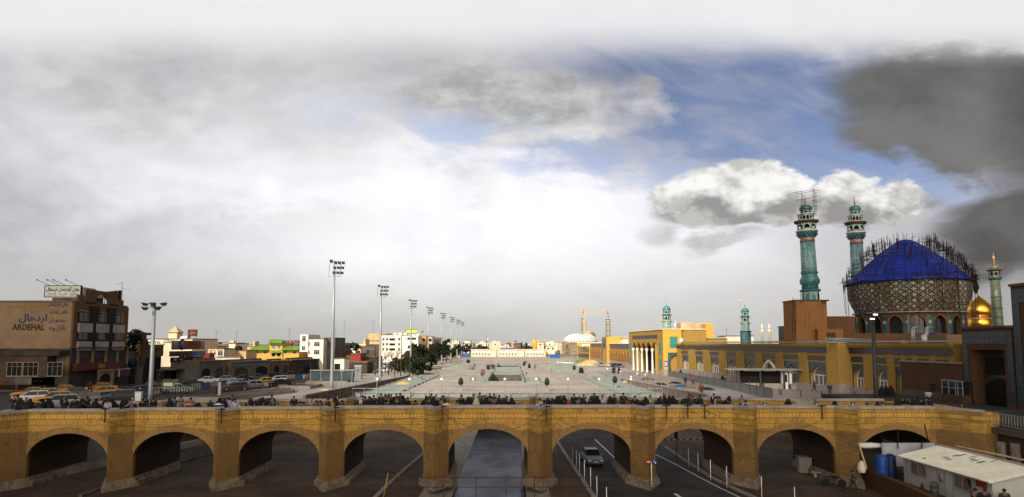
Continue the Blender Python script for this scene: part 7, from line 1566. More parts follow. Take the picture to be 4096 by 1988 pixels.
t = thing('water_tank', 'upright blue plastic water tank beside the white cabin', 'tank', (At(3528, 1860, 53.5).x, 53.5, -2.4)); q = MB(); q.lathe([(.40, 0), (.42, .05), (.42, 1.75), (.30, 1.9), (.12, 1.95), (.12, 2.0)], 24); q.build('body', P('blue_plastic', (.015, .075, .36), .4, var=.1), t); q = MB()
for z_ in (.5, 1.0, 1.5): q.lathe([(.43, z_), (.45, z_ + .04), (.43, z_ + .08)], 24)
q.build('rib', P('blue_plastic', (.015, .075, .36), .4), t)
t = thing('water_tank', 'dark blue cylinder tank in the shade right behind the blue one', 'tank', (At(3567, 1860, 53.6).x, 53.8, -2.4)); q = MB(); q.lathe([(.42, 0), (.44, .1), (.42, 1.8), (.2, 1.95)], 18); q.build('body', P('navy_plastic', (.008, .018, .07), .5), t)
t = thing('filled_sack', 'white bulging sack on the platform wall left of the blue tank', 'sack', tuple(At(3446, 1862, 54.2))); q = MB(); q.lathe([(.25, -.55), (.34, -.3), (.30, .1), (.14, .28), (.17, .36)], 9, smooth=False); q.build('sack', M['whiter'], t)
t = thing('metal_drum', 'grey green oil drum in front of the cabin wall', 'drum', (30.5, 48.0, -2.4)); q = MB(); q.lathe([(.27, 0), (.29, .02), (.27, .3), (.29, .32), (.27, .34), (.27, .6), (.29, .62), (.27, .9)], 16); q.build('body', P('drum_green', (.10, .11, .09), .6), t)
t = thing('traffic_cone', 'dark red cone beside the grey green drum', 'cone', (30.4, 49.3, -2.4)); q = MB(); q.lathe([(.3, 0), (.3, .05), (.17, .06), (.05, .6)], 10); q.build('body', M['dred'], t)
t = thing('canvas_bundle', 'white and red canvas bundle and rolled sheets beside the screen', 'bundle', tuple(At(3478, 1782, 55.))); q = MB(); q.lathe([(.1, -1.), (.22, -.9), (.25, 0), (.18, .9), (.05, 1.)], 9, T=Matrix.Rotation(R(90), 4, 'Y')); q.build('roll', M['white'], t)
def leafy(name, label, c, rx_, ry_, rz_, n, ls, m, trunk=0., cat='tree', group=None, seed=1, limbs=6, gaps=.35, tm=None):
    """trunk with limbs and a crown of many small leaf clumps"""
    rnd = random.Random(seed); x0, y0, z0 = c; t = thing(name, label, cat, c, 0, group)
    q = MB(); H_ = trunk + rz_
    if trunk:
        q.tube((0, 0, -.2), (0, 0, H_ * .75), .16 + rx_ * .03, .07, 7)
        for k in range(limbs): a = rnd.uniform(0, 6.28); z_ = trunk * rnd.uniform(.7, 1.1) + rnd.random() * rz_ * .4; q.tube((0, 0, z_), (math.cos(a) * rx_ * .75, math.sin(a) * ry_ * .75, z_ + rz_ * rnd.uniform(.35, .9)), .08, .02, 5)
        q.build('trunk', tm or M['bark'], t)
    cl = [(rnd.gauss(0, .5), rnd.gauss(0, .5), rnd.uniform(-.85, .9), rnd.uniform(.2, .42)) for _ in range(15)]
    q = MB(); vs, fs = [], []
    for k in range(n):
        g_ = rnd.choice(cl); d_ = Vector((rnd.gauss(0, 1), rnd.gauss(0, 1), rnd.gauss(0, 1))).normalized() * g_[3] * rnd.uniform(.5, 1)
        p = Vector((g_[0] + d_.x, g_[1] + d_.y, g_[2] + d_.z))
        if p.length > 1.12: continue
        p = Vector((p.x * rx_, p.y * ry_, trunk + rz_ + p.z * rz_)); s_ = ls * rnd.uniform(.5, 1.3)
        a = Vector((rnd.gauss(0, 1), rnd.gauss(0, 1), rnd.gauss(0, 1))).normalized() * s_; b = a.cross(Vector((rnd.gauss(0, 1), rnd.gauss(0, 1), rnd.gauss(0, 1)))).normalized() * s_ * .6
        i = len(vs); vs += [tuple(p + a), tuple(p + b), tuple(p - a), tuple(p - b)]; fs.append((i, i + 1, i + 2, i + 3))
    q.add(vs, fs); q.build('crown' if cat == 'tree' else 'foliage', m, t); return t
def twiggy(label, x, y, h, seed, group):
    rnd = random.Random(seed); t = thing('bare_tree', label, 'tree', (x, y, 0), 0, group); q = MB(); q.tube((0, 0, 0), (0, 0, h * .4), .16, .11, 6); q.build('trunk', M['bark'], t); q = MB()
    def br_(p, d, L, r_, lv):
        e = p + d * L; q.tube(p, e, r_ * 1.3, r_ * .7, 4 if lv < 2 else 3)
        if lv < 5:
            for k in range((3 if lv < 4 else 2) if lv else 5): a = (d + Vector((rnd.gauss(0, .5), rnd.gauss(0, .5), rnd.uniform(-.1, .5)))).normalized(); br_(e if rnd.random() < .6 else p + d * L * .6, a, L * rnd.uniform(.55, .8), r_ * .5, lv + 1)
    br_(Vector((0, 0, h * .38)), Vector((0, 0, 1)), h * .22, .09, 0); q.build('branches', M['leafb'], t); return t
v = At(3555, 1775, 55.2); leafy('shrub', 'small dark shrub growing above the tanks by the ninth arch', (v.x, v.y, -1.9), .8, .5, .8, 500, .10, M['leaf'], .0, 'shrub', seed=4)
# right street edge: slab, railing, white pilasters below
t = thing('street_edge_wall', 'ruined retaining wall with whitewashed pilasters below the right street', 'wall', (39.4, 0, 0)); q = MB(); q.box(0, .2, 30, 54, -3.3, 1.3); q.build('wall', M['db2'], t)
for k, y in enumerate((55.0, 53.2, 51.7, 50.3, 48.9)): q = MB(); q.box(-.3, -.005, y - .45, y + .2, -3.3, .75 - .1 * (k % 2)); q.build('pilaster', P('whitewash', (.33, .31, .28), .9, var=.4, scale=1.2, fine=6), t)
q = MB(); q.box(-.5, .2, 30, 56, 1.3, 1.75); q.build('ledge', M['dconc'], t)
t = thing('street_railing', 'grey iron picket railing along the right street edge', 'railing', (39.2, 0, 0)); q = MB(); q.box(-.03, .03, 30, 58, 1.9, 1.96); q.box(-.03, .03, 30, 58, 2.85, 2.91); q.build('rail', M['conc'], t); q = MB()
for k in range(90): y = 30 + k * .31; q.box(-.02, .02, y, y + .05, 1.96, 2.85)
q.build('pickets', M['conc'], t)
# ---------------------------------------------------------------- masts and lamps
def tall_mast():
    t = thing('floodlight_mast', '', 'mast'); q = MB(); q.lathe([(.34, 0), (.30, 1), (.24, 10), (.16, 20.2)], 12); q.build('pole', M['steel'], t); q = MB(); q.lathe([(.6, 0), (.6, .12), (.45, .2)], 12); q.build('base_plate', M['dsteel'], t)
    q = MB()
    for p in ([(-.9, 0, 18.6), (-.75, 0, 20.9), (1.0, 0, 21.1), (.95, 0, 18.7), (-.9, 0, 18.6)], [(0, 0, 18.4), (0, 0, 21.3)], [(-.2, -.5, 20.6), (1.6, -.5, 20.7)], [(-.1, -.5, 19.8), (1.4, -.5, 19.9)], [(0, -.5, 19), (1.2, -.5, 19.1)]): q.path(p, .05, 5)
    q.build('frame', M['steel'], t)
    for r_, (z_, n_, x0) in enumerate(((20.75, 3, .2), (19.9, 3, .1), (19.05, 3, .0), (21.0, 1, -.5))):
        for k in range(n_): q = MB(); T = Matrix.Translation((x0 + k * .62, -.35, z_ + .12)) @ Matrix.Rotation(R(-25), 4, 'X') @ Matrix.Rotation(R(8), 4, 'Y'); q.add([(-.26, -.35, -.1), (.26, -.35, -.1), (.26, .3, .0), (-.26, .3, .0), (-.3, -.4, .1), (.3, -.4, .1), (.2, .3, .16), (-.2, .3, .16)], [(3, 2, 1, 0), (4, 5, 6, 7), (0, 1, 5, 4), (1, 2, 6, 5), (2, 3, 7, 6), (3, 0, 4, 7)], T=T); q.build('floodlight', M['dsteel'], t)
    return t
mast = None
for k, (px, Y) in enumerate(((1330, 107.9), (1521, 146), (1643, 190), (1713, 229), (1767, 273), (1804, 315), (1828, 350), (1846, 381))):
    if mast is None: o = mast = tall_mast()
    else: o = copy_tree(mast)
    o.location = (at(px, Y), Y, hL(Y)); o.rotation_euler = (0, 0, R(12 - k * 2)); tag(o, 'tall grey floodlight mast left of the square, %s from the front' % od(k), group='tall floodlight masts along the square')
def low_mast(label, X, Y, z, H_, lit, m):
    t = thing('lamp_mast', label, 'mast', (X, Y, z)); q = MB(); q.lathe([(.30, 0), (.26, 1), (.19, H_)], 12); q.build('pole', m, t); q = MB(); q.tube((-1., 0, H_ - .15), (1., 0, H_ - .15), .06); q.tube((0, -1, H_ - .2), (0, 1, H_ - .2), .06); q.tube((0, 0, H_), (0, 0, H_ + .9), .015); q.build('crossarm', m, t)
    for k, (x, y, z_) in enumerate(((-1.1, 0, .25), (0, -.3, .2), (1.1, 0, .25), (-.65, -.8, -.3), (.85, -.8, -.3))):
        q = MB(); s_ = 1 if x > 0 else -1 if x < 0 else 0; q.add([(x - .38, y - .3, H_ + z_ + .12 * (s_ <= 0)), (x + .38, y - .3, H_ + z_ + .12 * (s_ >= 0)), (x + .3, y + .25, H_ + z_), (x - .3, y + .25, H_ + z_), (x - .16, y - .12, H_ + z_ - .3), (x + .16, y - .12, H_ + z_ - .3), (x + .14, y + .12, H_ + z_ - .3), (x - .14, y + .12, H_ + z_ - .3)], [(0, 1, 2, 3), (7, 6, 5, 4), (4, 5, 1, 0), (5, 6, 2, 1), (6, 7, 3, 2), (7, 4, 0, 3)]); o = q.build('floodlight', m if m != M['steel'] else M['dsteel'], t)
        if k in lit: q = MB(); q.box(x - .24, x + .24, y - .36, y - .31, H_ + z_ - .2, H_ + z_ - .05); q.build('lit_lens', M['lamp'], o)
    return t
low_mast('grey lamp mast with five floodlights at the left end of the bridge', -42.4, 77, 1.7, EYE + ray(605, 1222)[1] * 77 - 1.7, (), M['steel'])
low_mast('dark lamp mast with two lit floodlights in front of the mosque wing', ray(3497, 1420)[0] * 73, 73, 2.05, EYE + ray(3497, 1262)[1] * 73 - 2.05, (1, 3), M['dsteel'])
t = thing('cabinet', 'white electrical cabinet at the foot of the left lamp mast', 'cabinet', (-43.4, 76.4, 1.75)); q = MB(); q.box(-.35, .35, -.2, .2, 0, 1.1); q.box(-.4, .4, -.25, .25, 1.1, 1.16); q.build('box', M['white'], t)
gl = thing('globe_lamp', '', 'lamp'); q = MB(); q.lathe([(.10, 0), (.06, .3), (.05, 2.6)], 8); q.build('post', M['conc'], gl); q = MB(); q.lathe([(.03, 2.58), (.13, 2.66), (.16, 2.76), (.12, 2.87), (.02, 2.9)], 10); q.build('globe', M['lamp'], gl)
k = 0
for px in (1508, 1637, 1766, 1892, 2019, 2145, 2272, 2397, 2524):
    o = gl if k == 0 else copy_tree(gl); o.location = (ray(px, 1550)[0] * 106.6, 106.6, 0); tag(o, 'slim post lamp with lit globe, near edge of the square, %s from the left' % od(k), group='post lamps on the near edge of the square'); k += 1
for k, (px, py) in enumerate(((2550, 1528), (2582, 1535), (2525, 1545), (2482, 1520), (2430, 1505))):
    o = copy_tree(gl); o.location = G(px, py, 0); o.scale = (.9, .9, .7); tag(o, 'lit globe lamp beside the right basins, %s from the right' % od([1, 0, 2, 3, 4][k]), group='post lamps by the right basins')
# street lamps with twin arms
sl_ = thing('street_lamp', '', 'street lamp'); q = MB(); q.tube((0, 0, 0), (0, 0, 11), .12, .07); q.path([(-1.6, 0, 11.2), (0, 0, 10.9), (1.6, 0, 11.2)], .05); q.build('pole', M['dsteel'], sl_)
for x in (-1.6, 1.6): q = MB(); q.box(x - .4, x + .4, -.15, .15, 11.15, 11.3); q.build('lamp_head', M['dsteel'], sl_)
for k, (px, Y) in enumerate(((1605, 205), (1752, 300), (1790, 330), (1820, 420), (1884, 470), (1902, 520), (1926, 480))):
    o = sl_ if k == 0 else copy_tree(sl_); o.location = (at(px, Y), Y, 0); tag(o, 'dark twin arm street lamp over the tree row, %s from the left' % od(k), group='twin arm street lamps')
# ---------------------------------------------------------------- left pavement furniture
def hz(px, py, h=hL):
    zz_ = 1.
    for _ in range(14): zz_ = h(G(px, py, zz_).y)
    return G(px, py, zz_)
bl_ = [hz(*p) for p in ((300, 1607), (400, 1600), (540, 1588), (680, 1571), (800, 1556), (905, 1543))]
k = 0; col_ = [M['cap'], P('barrier_blue', (.02, .10, .22), .7)]
prev = None
for a, b in zip(bl_, bl_[1:]):
    n_ = max(1, round((b - a).length / 3.6))
    for i in range(n_):
        p0, p1 = a.lerp(b, i / n_), a.lerp(b, (i + .97) / n_); d_ = p1 - p0; L_ = d_.length
        t = thing('barrier_block', '%s painted concrete barrier block in the street, %s from the left' % (('white', 'blue')[k % 2], od(k)), 'barrier', p0, math.atan2(d_.y, d_.x), 'blue and white barrier blocks')
        q = MB(); vs = [(x, y, z) for x in (0, L_) for y, z in ((-.3, -.1), (.3, -.1), (.3, .15), (.12, .45), (.1, .95), (-.1, .95), (-.12, .45), (-.3, .15))]; q.add(vs, [tuple(range(8)), tuple(range(8, 16))[::-1]] + [((i_ + 1) % 8, i_, i_ + 8, (i_ + 1) % 8 + 8) for i_ in range(8)]); q.build('block', col_[k % 2], t); k += 1
for i, (a, b) in enumerate(((1150, 1180), (1180, 1215), (1215, 1232))):
    p0, p1 = hz(a, 1515), hz(b - 1, 1514); d_ = p1 - p0; t = thing('barrier_block', '%s barrier block beyond the iron fence' % ('left white', 'blue', 'right white')[i], 'barrier', p0, math.atan2(d_.y, d_.x)); q = MB(); q.box(0, d_.length, -.2, .2, 0, .9); q.build('block', col_[i % 2], t)
fpts = [hz(*p) for p in ((560, 1600), (700, 1590), (860, 1577), (1000, 1560), (1120, 1547), (1225, 1541))]
t = thing('iron_fence', 'dark iron picket fence along the left pavement', 'fence'); q = MB(); q2 = MB()
for a, b in zip(fpts, fpts[1:]):
    n_ = int((b - a).length / .45)
    for i in range(n_): p = a.lerp(b, i / n_); q.box(p.x - .04, p.x + .04, p.y - .03, p.y + .03, p.z, p.z + 1.35)
    for h_ in (.3, 1.15): q2.tube(a + Vector((0, 0, h_)), b + Vector((0, 0, h_)), .03, n=4)
q.build('pickets', M['scaf'], t); q2.build('rail', M['scaf'], t)
v = hz(878, 1592); t = thing('white_post', 'plain white square post by the flower bed', 'post', v); q = MB(); q.box(-.16, .16, -.16, .16, 0, 1.95); q.box(-.2, .2, -.2, .2, 1.95, 2.02); q.build('post', M['cap'], t)
v = hz(670, 1590); t = thing('road_sign', 'small pale yellow rectangular sign on a thin post by the fence', 'sign', v); q = MB(); q.tube((0, 0, 0), (0, 0, 1.6), .03); q.build('pole', M['dsteel'], t); q = MB(); q.box(-.6, .6, -.04, 0, 1.5, 1.95); q.build('plate', P('pale_yellow', (.45, .47, .30), .7), t)
for lb, rim_, soil in (('long low flower bed with pale stone kerb nearest the bridge', ((700, 1606), (870, 1592), (1010, 1573), (1120, 1566), (1178, 1563), (1172, 1572), (1050, 1585), (880, 1608)), 1), ('smaller flower bed with stone kerb behind the long bed', ((1112, 1551), (1180, 1542), (1280, 1541), (1288, 1546), (1240, 1556), (1180, 1556)), 1)):
    pts = [hz(*p) for p in rim_]; c_ = sum(pts, Vector()) / len(pts); t = thing('flower_bed', lb, 'flower bed'); q = MB(); n_ = len(pts)
    inn = [c_.lerp(p, .93) for p in pts]
    for i in range(n_):
        a, b, c2, d2 = pts[i], pts[(i + 1) % n_], inn[(i + 1) % n_], inn[i]; up_ = Vector((0, 0, .5)); dn = Vector((0, 0, -.2)); q.add([a + dn, b + dn, c2 + dn, d2 + dn, a + up_, b + up_, c2 + up_, d2 + up_], [(3, 2, 1, 0), (4, 5, 6, 7), (0, 1, 5, 4), (1, 2, 6, 5), (2, 3, 7, 6), (3, 0, 4, 7)])
    q.build('kerb', M['conc'], t); q = MB(); q.add([p + Vector((0, 0, .34)) for p in inn], [tuple(range(n_))]); q.build('soil', M['soil'], t)
v = hz(1090, 1567); leafy('flower_patch', 'fresh green plants in the long flower bed', (v.x, v.y, v.z + .15), 1.9, 1.2, .22, 380, .12, M['leafg'], 0, 'plants', seed=8)
v = hz(1600, 1590)
t = thing('glass_shelter', 'long glazed shelter with blue panels behind the near tall mast', 'shelter', hz(1240, 1530), R(8)); q = MB()
for x in (0, 2.1, 4.2, 6.3, 8.4): q.box(x, x + .12, 0, .12, 0, 2.4); q.box(x, x + .12, 2.4, 2.52, 0, 2.4)
q.box(-.2, 8.8, -.2, 2.8, 2.4, 2.52); q.build('frame', M['cap'], t); q = MB(); q.box(.13, 8.4, .04, .08, .5, 2.3); q.build('glazing', M['gblue'], t); q = MB(); q.box(2.3, 8.3, 1.2, 1.25, .2, 1.7); q.build('blue_panel', M['blue'], t)
t = thing('low_wall', 'low pale concrete wall below the glazed shelter', 'wall', hz(1224, 1546), R(2)); q = MB(); q.box(0, 7.4, 0, .4, -.3, 1.); q.build('wall', M['conc'], t)
v = hz(1433, 1519); t = thing('electric_cabinet', 'tall grey metal cabinet standing left of the second tall mast', 'cabinet', v); q = MB(); q.box(-.75, .75, -.5, .5, 0, 3.0); q.build('body', P('cabinet_grey', (.22, .24, .23), .6), t); q = MB(); q.box(-.82, .82, -.58, .58, 3.0, 3.35); q.build('lid', M['steel'], t); q = MB(); q.box(-.2, .3, -.53, -.502, 2.0, 2.15); q.build('slot', M['dark'], t)
v = hz(1400, 1528); t = thing('container', 'blue steel container beside the tall grey cabinet', 'container', v); q = MB(); q.box(-1.6, .5, -.4, 1.4, 0, 1.7); q.build('box', M['blue'], t)
v = hz(1305, 1562); t = thing('debris_pile', 'small pile of boards and a white cup at the foot of the near tall mast', 'debris', v); q = MB(); q.box(-.8, .4, -.3, .2, 0, .25); q.tube((-1, -.4, .1), (1, .3, .3), .08, n=4); q.build('boards', M['sand2'], t)
# ---------------------------------------------------------------- things on the square
t = thing('glass_balustrade', 'long glass and steel balustrade along the near edge of the square', 'railing', (0, 106.9, 0)); q = MB(); n_ = 26
for k in range(n_ + 1): x = SX0 + .5 + k * (SX1 - SX0 - 1) / n_; q.box(x - .035, x + .035, -.04, .04, 0, 1.2)
q.build('post', M['steel'], t)['kind'] = 'stuff'; q = MB(); q.box(SX0 + .5, SX1 - .5, -.03, .03, 1.2, 1.27); q.box(SX0 + .5, SX1 - .5, -.03, .03, .58, .62); q.build('rail', M['steel'], t)
q = MB(); q.box(SX0 + .3, SX1 - .3, -.25, .25, -.5, -.02); q.box(SX0 + .3, SX1 - .3, .27, .6, -.02, .42); q.build('kerb', M['pgreen'], t)
for k in range(13): x = SX0 + 1.5 + k * 4.05; t2 = thing('kerb_block', 'pale stone block on the near edge of the square, %s from the left' % od(k), 'block', (x, 106.5, 0), 0, 'stone blocks along the near edge'); q = MB(); q.box(-.4, .4, -.2, .15, -.5, .5); q.build('block', M['conc'], t2)
cell = P('basin_blue', (.13, .18, .20), .3, var=.25)
def basin(lb, x0, x1, y0, y1, group=None, deep=False, h_=.24):
    t = thing('stone_basin', lb, 'basin', (x0, y0, .008), 0, group); w_, l_ = x1 - x0, y1 - y0; q = MB(); e = .26
    q.box(0, w_, 0, e, 0, h_); q.box(0, w_, l_ - e, l_, 0, h_); q.box(0, e, e + .001, l_ - e - .001, 0, h_); q.box(w_ - e, w_, e + .001, l_ - e - .001, 0, h_); q.build('rim', M['pgreen'], t)
    q = MB(); q.box(e, w_ - e, e, l_ - e, .004, .12); q.build('floor', cell, t); return t
k = 0
for y in range(109, 171, 6): basin('pale green stone basin in the left strip, %s from the front' % od(k), -25.6, -19.2 - (0 if y > 114 else -2), y, y + 4.6, 'basins in the left strip'); k += 1
k = 0
for y in range(110, 170, 6): basin('pale green stone basin in the right strip, %s from the front' % od(k), 17.6, 23.8, y, y + 4.6, 'basins in the right strip'); k += 1
for s_, nm in ((-9.6, 'left'), (2.9, 'right')):
    for k in range(5): basin('blue floored basin %s of the large opening, %s from the front' % (nm, od(k)), s_, s_ + 3.7, 143.5 + k * 4.2, 147.2 + k * 4.2, 'basins beside the large opening')
for k, (a, b) in enumerate(hn):
    t = thing('opening_parapet', 'pale green parapet round the %s opening in the middle of the square' % ('large near', 'far')[k], 'parapet', (0, 0, 0)); q = MB(); h_ = .8
    q.box(HX0 - .5, HX1 + .5, a - .9, a, .006, .35); q.box(HX0 - .5, HX1 + .5, b, b + .7, .006, h_); q.box(HX0 - .5, HX0, a, b, .006, h_); q.box(HX1, HX1 + .5, a, b, .006, h_); q.build('parapet', M['pgreen'], t)
    q = MB(); q.box(HX0, HX1, b - .4, b - .02, -4.4, -.0); q.box(HX0 - .02, HX0 + .01, a, b, -3.3, 0); q.box(HX1 - .01, HX1 + .02, a, b, -3.3, 0); q.build('shaft_wall', M['dconc'], t)
    if k == 0:
        q = MB()
        for i in range(9): x = HX0 + i * (HX1 - HX0) / 8; q.box(x - .03, x + .03, b + .1, b + .16, .8, 1.9)
        q.box(HX0, HX1, b + .1, b + .16, 1.85, 1.92); q.build('railing', M['steel'], t)
for k, (a, b) in enumerate(((183, 196), (199, 210), (213, 222), (258, 272))): basin('pale green basin between the openings along the middle, %s from the front' % od(k), -5.6, 2.6, a, b, 'basins along the middle of the square', h_=.5)
for k, (a, b, c_, d_) in enumerate(((-24, -13, 215, 222), (-22, -15, 235, 240), (12, 23, 196, 203), (10, 22, 216, 222), (9, 20, 236, 243), (14, 30, 258, 268))): basin('pale stone basin on the far square, %s of six' % od(k), a, b, c_, d_, 'basins on the far square', h_=.7)
for k, (px, py, nm) in enumerate(((1843, 1561, 'near left'), (2188, 1562, 'near right'), (1670, 1518, 'left by the long basins'), (2460, 1552, 'right by the long basins'), (2297, 1492, 'far right'))):
    v = G(px, py, 0); t = thing('planter', 'dark clipped bush on a stone pedestal, %s on the square' % nm, 'planter', v); q = MB(); q.lathe([(.5, 0), (.5, .12), (.36, .18), (.36, .75), (.55, .82), (.55, .95)], 4, smooth=False); q.build('pedestal', M['conc'], t)
    q = MB(); rnd = random.Random(k); q.lathe([(.2, .95), (.42, 1.15), (.48, 1.5), (.42, 1.9), (.24, 2.2), (.03, 2.35)], 12); q.build('bush', M['leaf'], t)
for k, (px, py) in enumerate(((1897, 1528), (2152, 1532), (2375, 1524), (1683, 1523), (2545, 1502), (1745, 1497))):
    v = G(px, py, 0); t = thing('stone_stool', 'small pale stone drum on the square, %s from the left' % od([2, 3, 4, 0, 5, 1][k]), 'stone', v, 0, 'pale stone drums on the square'); q = MB(); q.lathe([(.45, 0), (.3, .2), (.3, .7), (.45, .85), (.45, .95)], 8, smooth=False); q.build('drum', M['conc'], t)
for k, (px, py, c_, m_) in enumerate(((1612, 1540, 'orange and white sheets beside the left basins', M['orange']), (1822, 1420 + 10, 'sand heap at the far left of the square', M['sand2']), (1990, 1424, 'orange tarpaulin heap before the far pavilion', M['orange']), (2362, 1452, 'orange earth heap before the yellow arcade', M['orange']), (2330, 1450, 'green mound before the yellow arcade', M['leafg']), (2345, 1462, 'brown rubble heap on the right of the square', M['sand2']), (2520, 1530, 'brown rubble beside the right walkway fence', M['sand2']), (2590, 1520, 'reddish soil heap beside the lit globe lamps', M['soil']))):
    v = G(px, py, 0); rnd = random.Random(k + 5); r_ = 1.2 if k in (0, 6, 7) else 2.6; t = thing('heap', c_, 'heap', v); q = MB(); q.lathe([(r_, 0), (r_ * .8, r_ * .25), (r_ * .45, r_ * .45), (.1, r_ * .55)], 9, smooth=False, sx=1.5); q.build('mound', m_, t)
# glass fence and street level on the right
gf = [hz(px, py, hR) for px, py in ((2615, 1490), (2700, 1508), (2800, 1530), (2900, 1552), (3000, 1577), (3090, 1597))]
t = thing('glass_fence', 'long greenish glass fence with dark posts beside the right walkway', 'fence'); q = MB(); q2 = MB(); q3 = MB(); M['fglass'] = P('green_fence_glass', (.085, .10, .085), .35, spec=.4)
for a, b in zip(gf, gf[1:]):
    n_ = 3; d_ = (b - a)
    q.add([a, b, b + Vector((0, 0, 1.3)), a + Vector((0, 0, 1.3)), a + Vector((.04, 0, 0)), b + Vector((.04, 0, 0)), b + Vector((.04, 0, 1.3)), a + Vector((.04, 0, 1.3))], [(0, 1, 2, 3), (7, 6, 5, 4), (3, 2, 6, 7)])
    for i in range(n_): p = a.lerp(b, i / n_); q2.tube(p, p + Vector((0, 0, 1.9)), .05, n=5)
    q3.tube(a + Vector((-.05, 0, 1.35)), b + Vector((-.05, 0, 1.35)), .045, n=5)
q.build('glass_panel', M['fglass'], t); q2.build('post', M['dsteel'], t)['kind'] = 'stuff'; q3.build('rail', M['dsteel'], t)
v = hz(3010, 1556, hR); t = thing('entrance_canopy', 'flat grey canopy over a dark entrance before the mosque wing', 'canopy', (v.x - 2.8, v.y, v.z), R(-6)); q = MB(); q.box(-1.2, 12, -.2, 3.2, 3.1, 3.35); q.build('roof', M['conc'], t)
for x in (.2, 4.0, 7.8, 11.4): q = MB(); q.box(x, x + .3, .3, .6, 0, 3.1); q.build('post', M['dsteel'], t)
q = MB(); q.box(1.0, 7.6, 1.2, 1.3, .9, 3.08); q.build('dark_entrance', M['dark'], t); q = MB(); q.box(4.6, 7.6, -.02, .25, 0, .95); q.box(8.9, 9.8, -.02, .25, 0, .95); q.box(-1, 4.5, .8, 1.0, 0, .95); q.build('low_wall', M['conc'], t)
for a_, b_ in ((1.5, 4.2), (4.6, 6.6), (7.0, 9.3)): q = MB(); q.box(a_, b_, .1, .18, 2.98, 3.08); q.build('lamp_tube', M['white'], t)
t = thing('ticket_booth', 'small white booth with a glazed door under the flat grey canopy', 'booth', (v.x + 4.9, v.y - .3, v.z), R(-6)); q = MB(); q.box(0, .9, 0, .9, 0, 2.75); q.build('wall', M['white'], t); q = MB(); q.box(.12, .78, -.03, -.004, 1.15, 2.4); q.build('glass', M['glass'], t); q = MB(); q.box(1.2, 1.55, -.0, .9, .8, 2.75); q.build('side_panel', M['white'], t)
v = hz(2947, 1530, hR); t = thing('rubbish_bin', 'round white bin with a dark band by the stone plinth', 'bin', v); q = MB(); q.lathe([(.32, 0), (.38, .4), (.38, .7)], 14); q.build('body', M['white'], t); q = MB(); q.lathe([(.39, .7), (.39, .86)], 14); q.build('band', M['blk'], t); q = MB(); q.lathe([(.38, .86), (.42, .95), (.1, 1.15)], 14); q.build('lid', M['white'], t)
for k, (px, py) in enumerate(((3118, 1578), (3126, 1579), (3417, 1590), (3203, 1586), (3287, 1590))): v = hz(px, py, hR); t = thing('bollard', 'short dark post near the far parapet on the right, %s from the left' % od([0, 1, 4, 2, 3][k]), 'bollard', v, 0, 'short dark posts on the right walkway'); q = MB(); q.tube((0, 0, 0), (0, 0, .85), .07); q.build('post', M['dsteel'], t)
t = thing('iron_gate', 'grey iron gate and panels before the short mosque wing', 'gate', hz(3390, 1560, hR), R(-35)); q = MB()
for k in range(22): q.box(k * .22, k * .22 + .05, 0, .05, .1, 1.9)
q.box(0, 4.9, 0, .05, 1.85, 1.92); q.box(0, 4.9, 0, .05, .1, .18); q.build('bars', M['steel'], t); q = MB(); q.box(5., 7.5, 0, .3, 0, 2.3); q.box(10.5, 12.6, 0, .3, 0, 2.2); q.build('panel', M['stone'], t)
# scaffold rails and clutter between the right basins and the walkway
t = thing('pipe_railing', 'thin steel pipe railing above the right retaining wall', 'railing'); q = MB()
rl = [G(px, py, .2) for px, py in ((2365, 1492), (2480, 1522), (2600, 1552), (2700, 1585))]
for a, b in zip(rl, rl[1:]):
    for h_ in (1.0, 1.9): q.tube(a + Vector((0, 0, h_)), b + Vector((0, 0, h_)), .035, n=4)
    for i in range(4): p = a.lerp(b, i / 4); q.tube(p, p + Vector((0, 0, 1.9)), .035, n=4)
q.build('pipe', M['steel'], t)
t = thing('pipe_railing', 'thin steel pipe railing along the left retaining wall', 'railing'); q = MB(); rl = [Vector((-26.3, y, hL(y) + .5)) for y in (100, 112, 124, 136, 150, 165)]
for a, b in zip(rl, rl[1:]):
    q.tube(a + Vector((0, 0, 1.)), b + Vector((0, 0, 1.)), .035, n=4)
    for i in range(5): p = a.lerp(b, i / 5); q.tube(p, p + Vector((0, 0, 1.)), .03, n=4)
q.build('pipe', M['steel'], t)
for k, (px, py, c_, lb) in enumerate(((2725, 1548, (.03, .10, .22), 'crumpled blue sheet among the site clutter on the right'), (2700, 1535, (.02, .02, .025), 'black sheet on a frame among the site clutter'), (2825, 1560, (.015, .018, .03), 'dark navy sheet hung on the glass fence'), (2640, 1540, (.02, .03, .02), 'dark green bush tub beside the pipe railing'), (2760, 1555, (.22, .13, .06), 'brown earth pile among the site clutter on the right'), (2680, 1556, (.18, .10, .05), 'brown earth bank beside the retaining wall'), (2790, 1572, (.30, .24, .16), 'tan sack beside the far parapet on the right'))):
    v = hz(px, py, hR); t = thing('clutter', lb, 'sheet' if 'sheet' in lb else 'pile', v); q = MB(); q.lathe([(1., 0), (.8, .2), (.4, .42), (.1, .45)], 7, smooth=False, sx=1.5); q.build('heap', cloth(tuple(x * .7 for x in c_)), t)
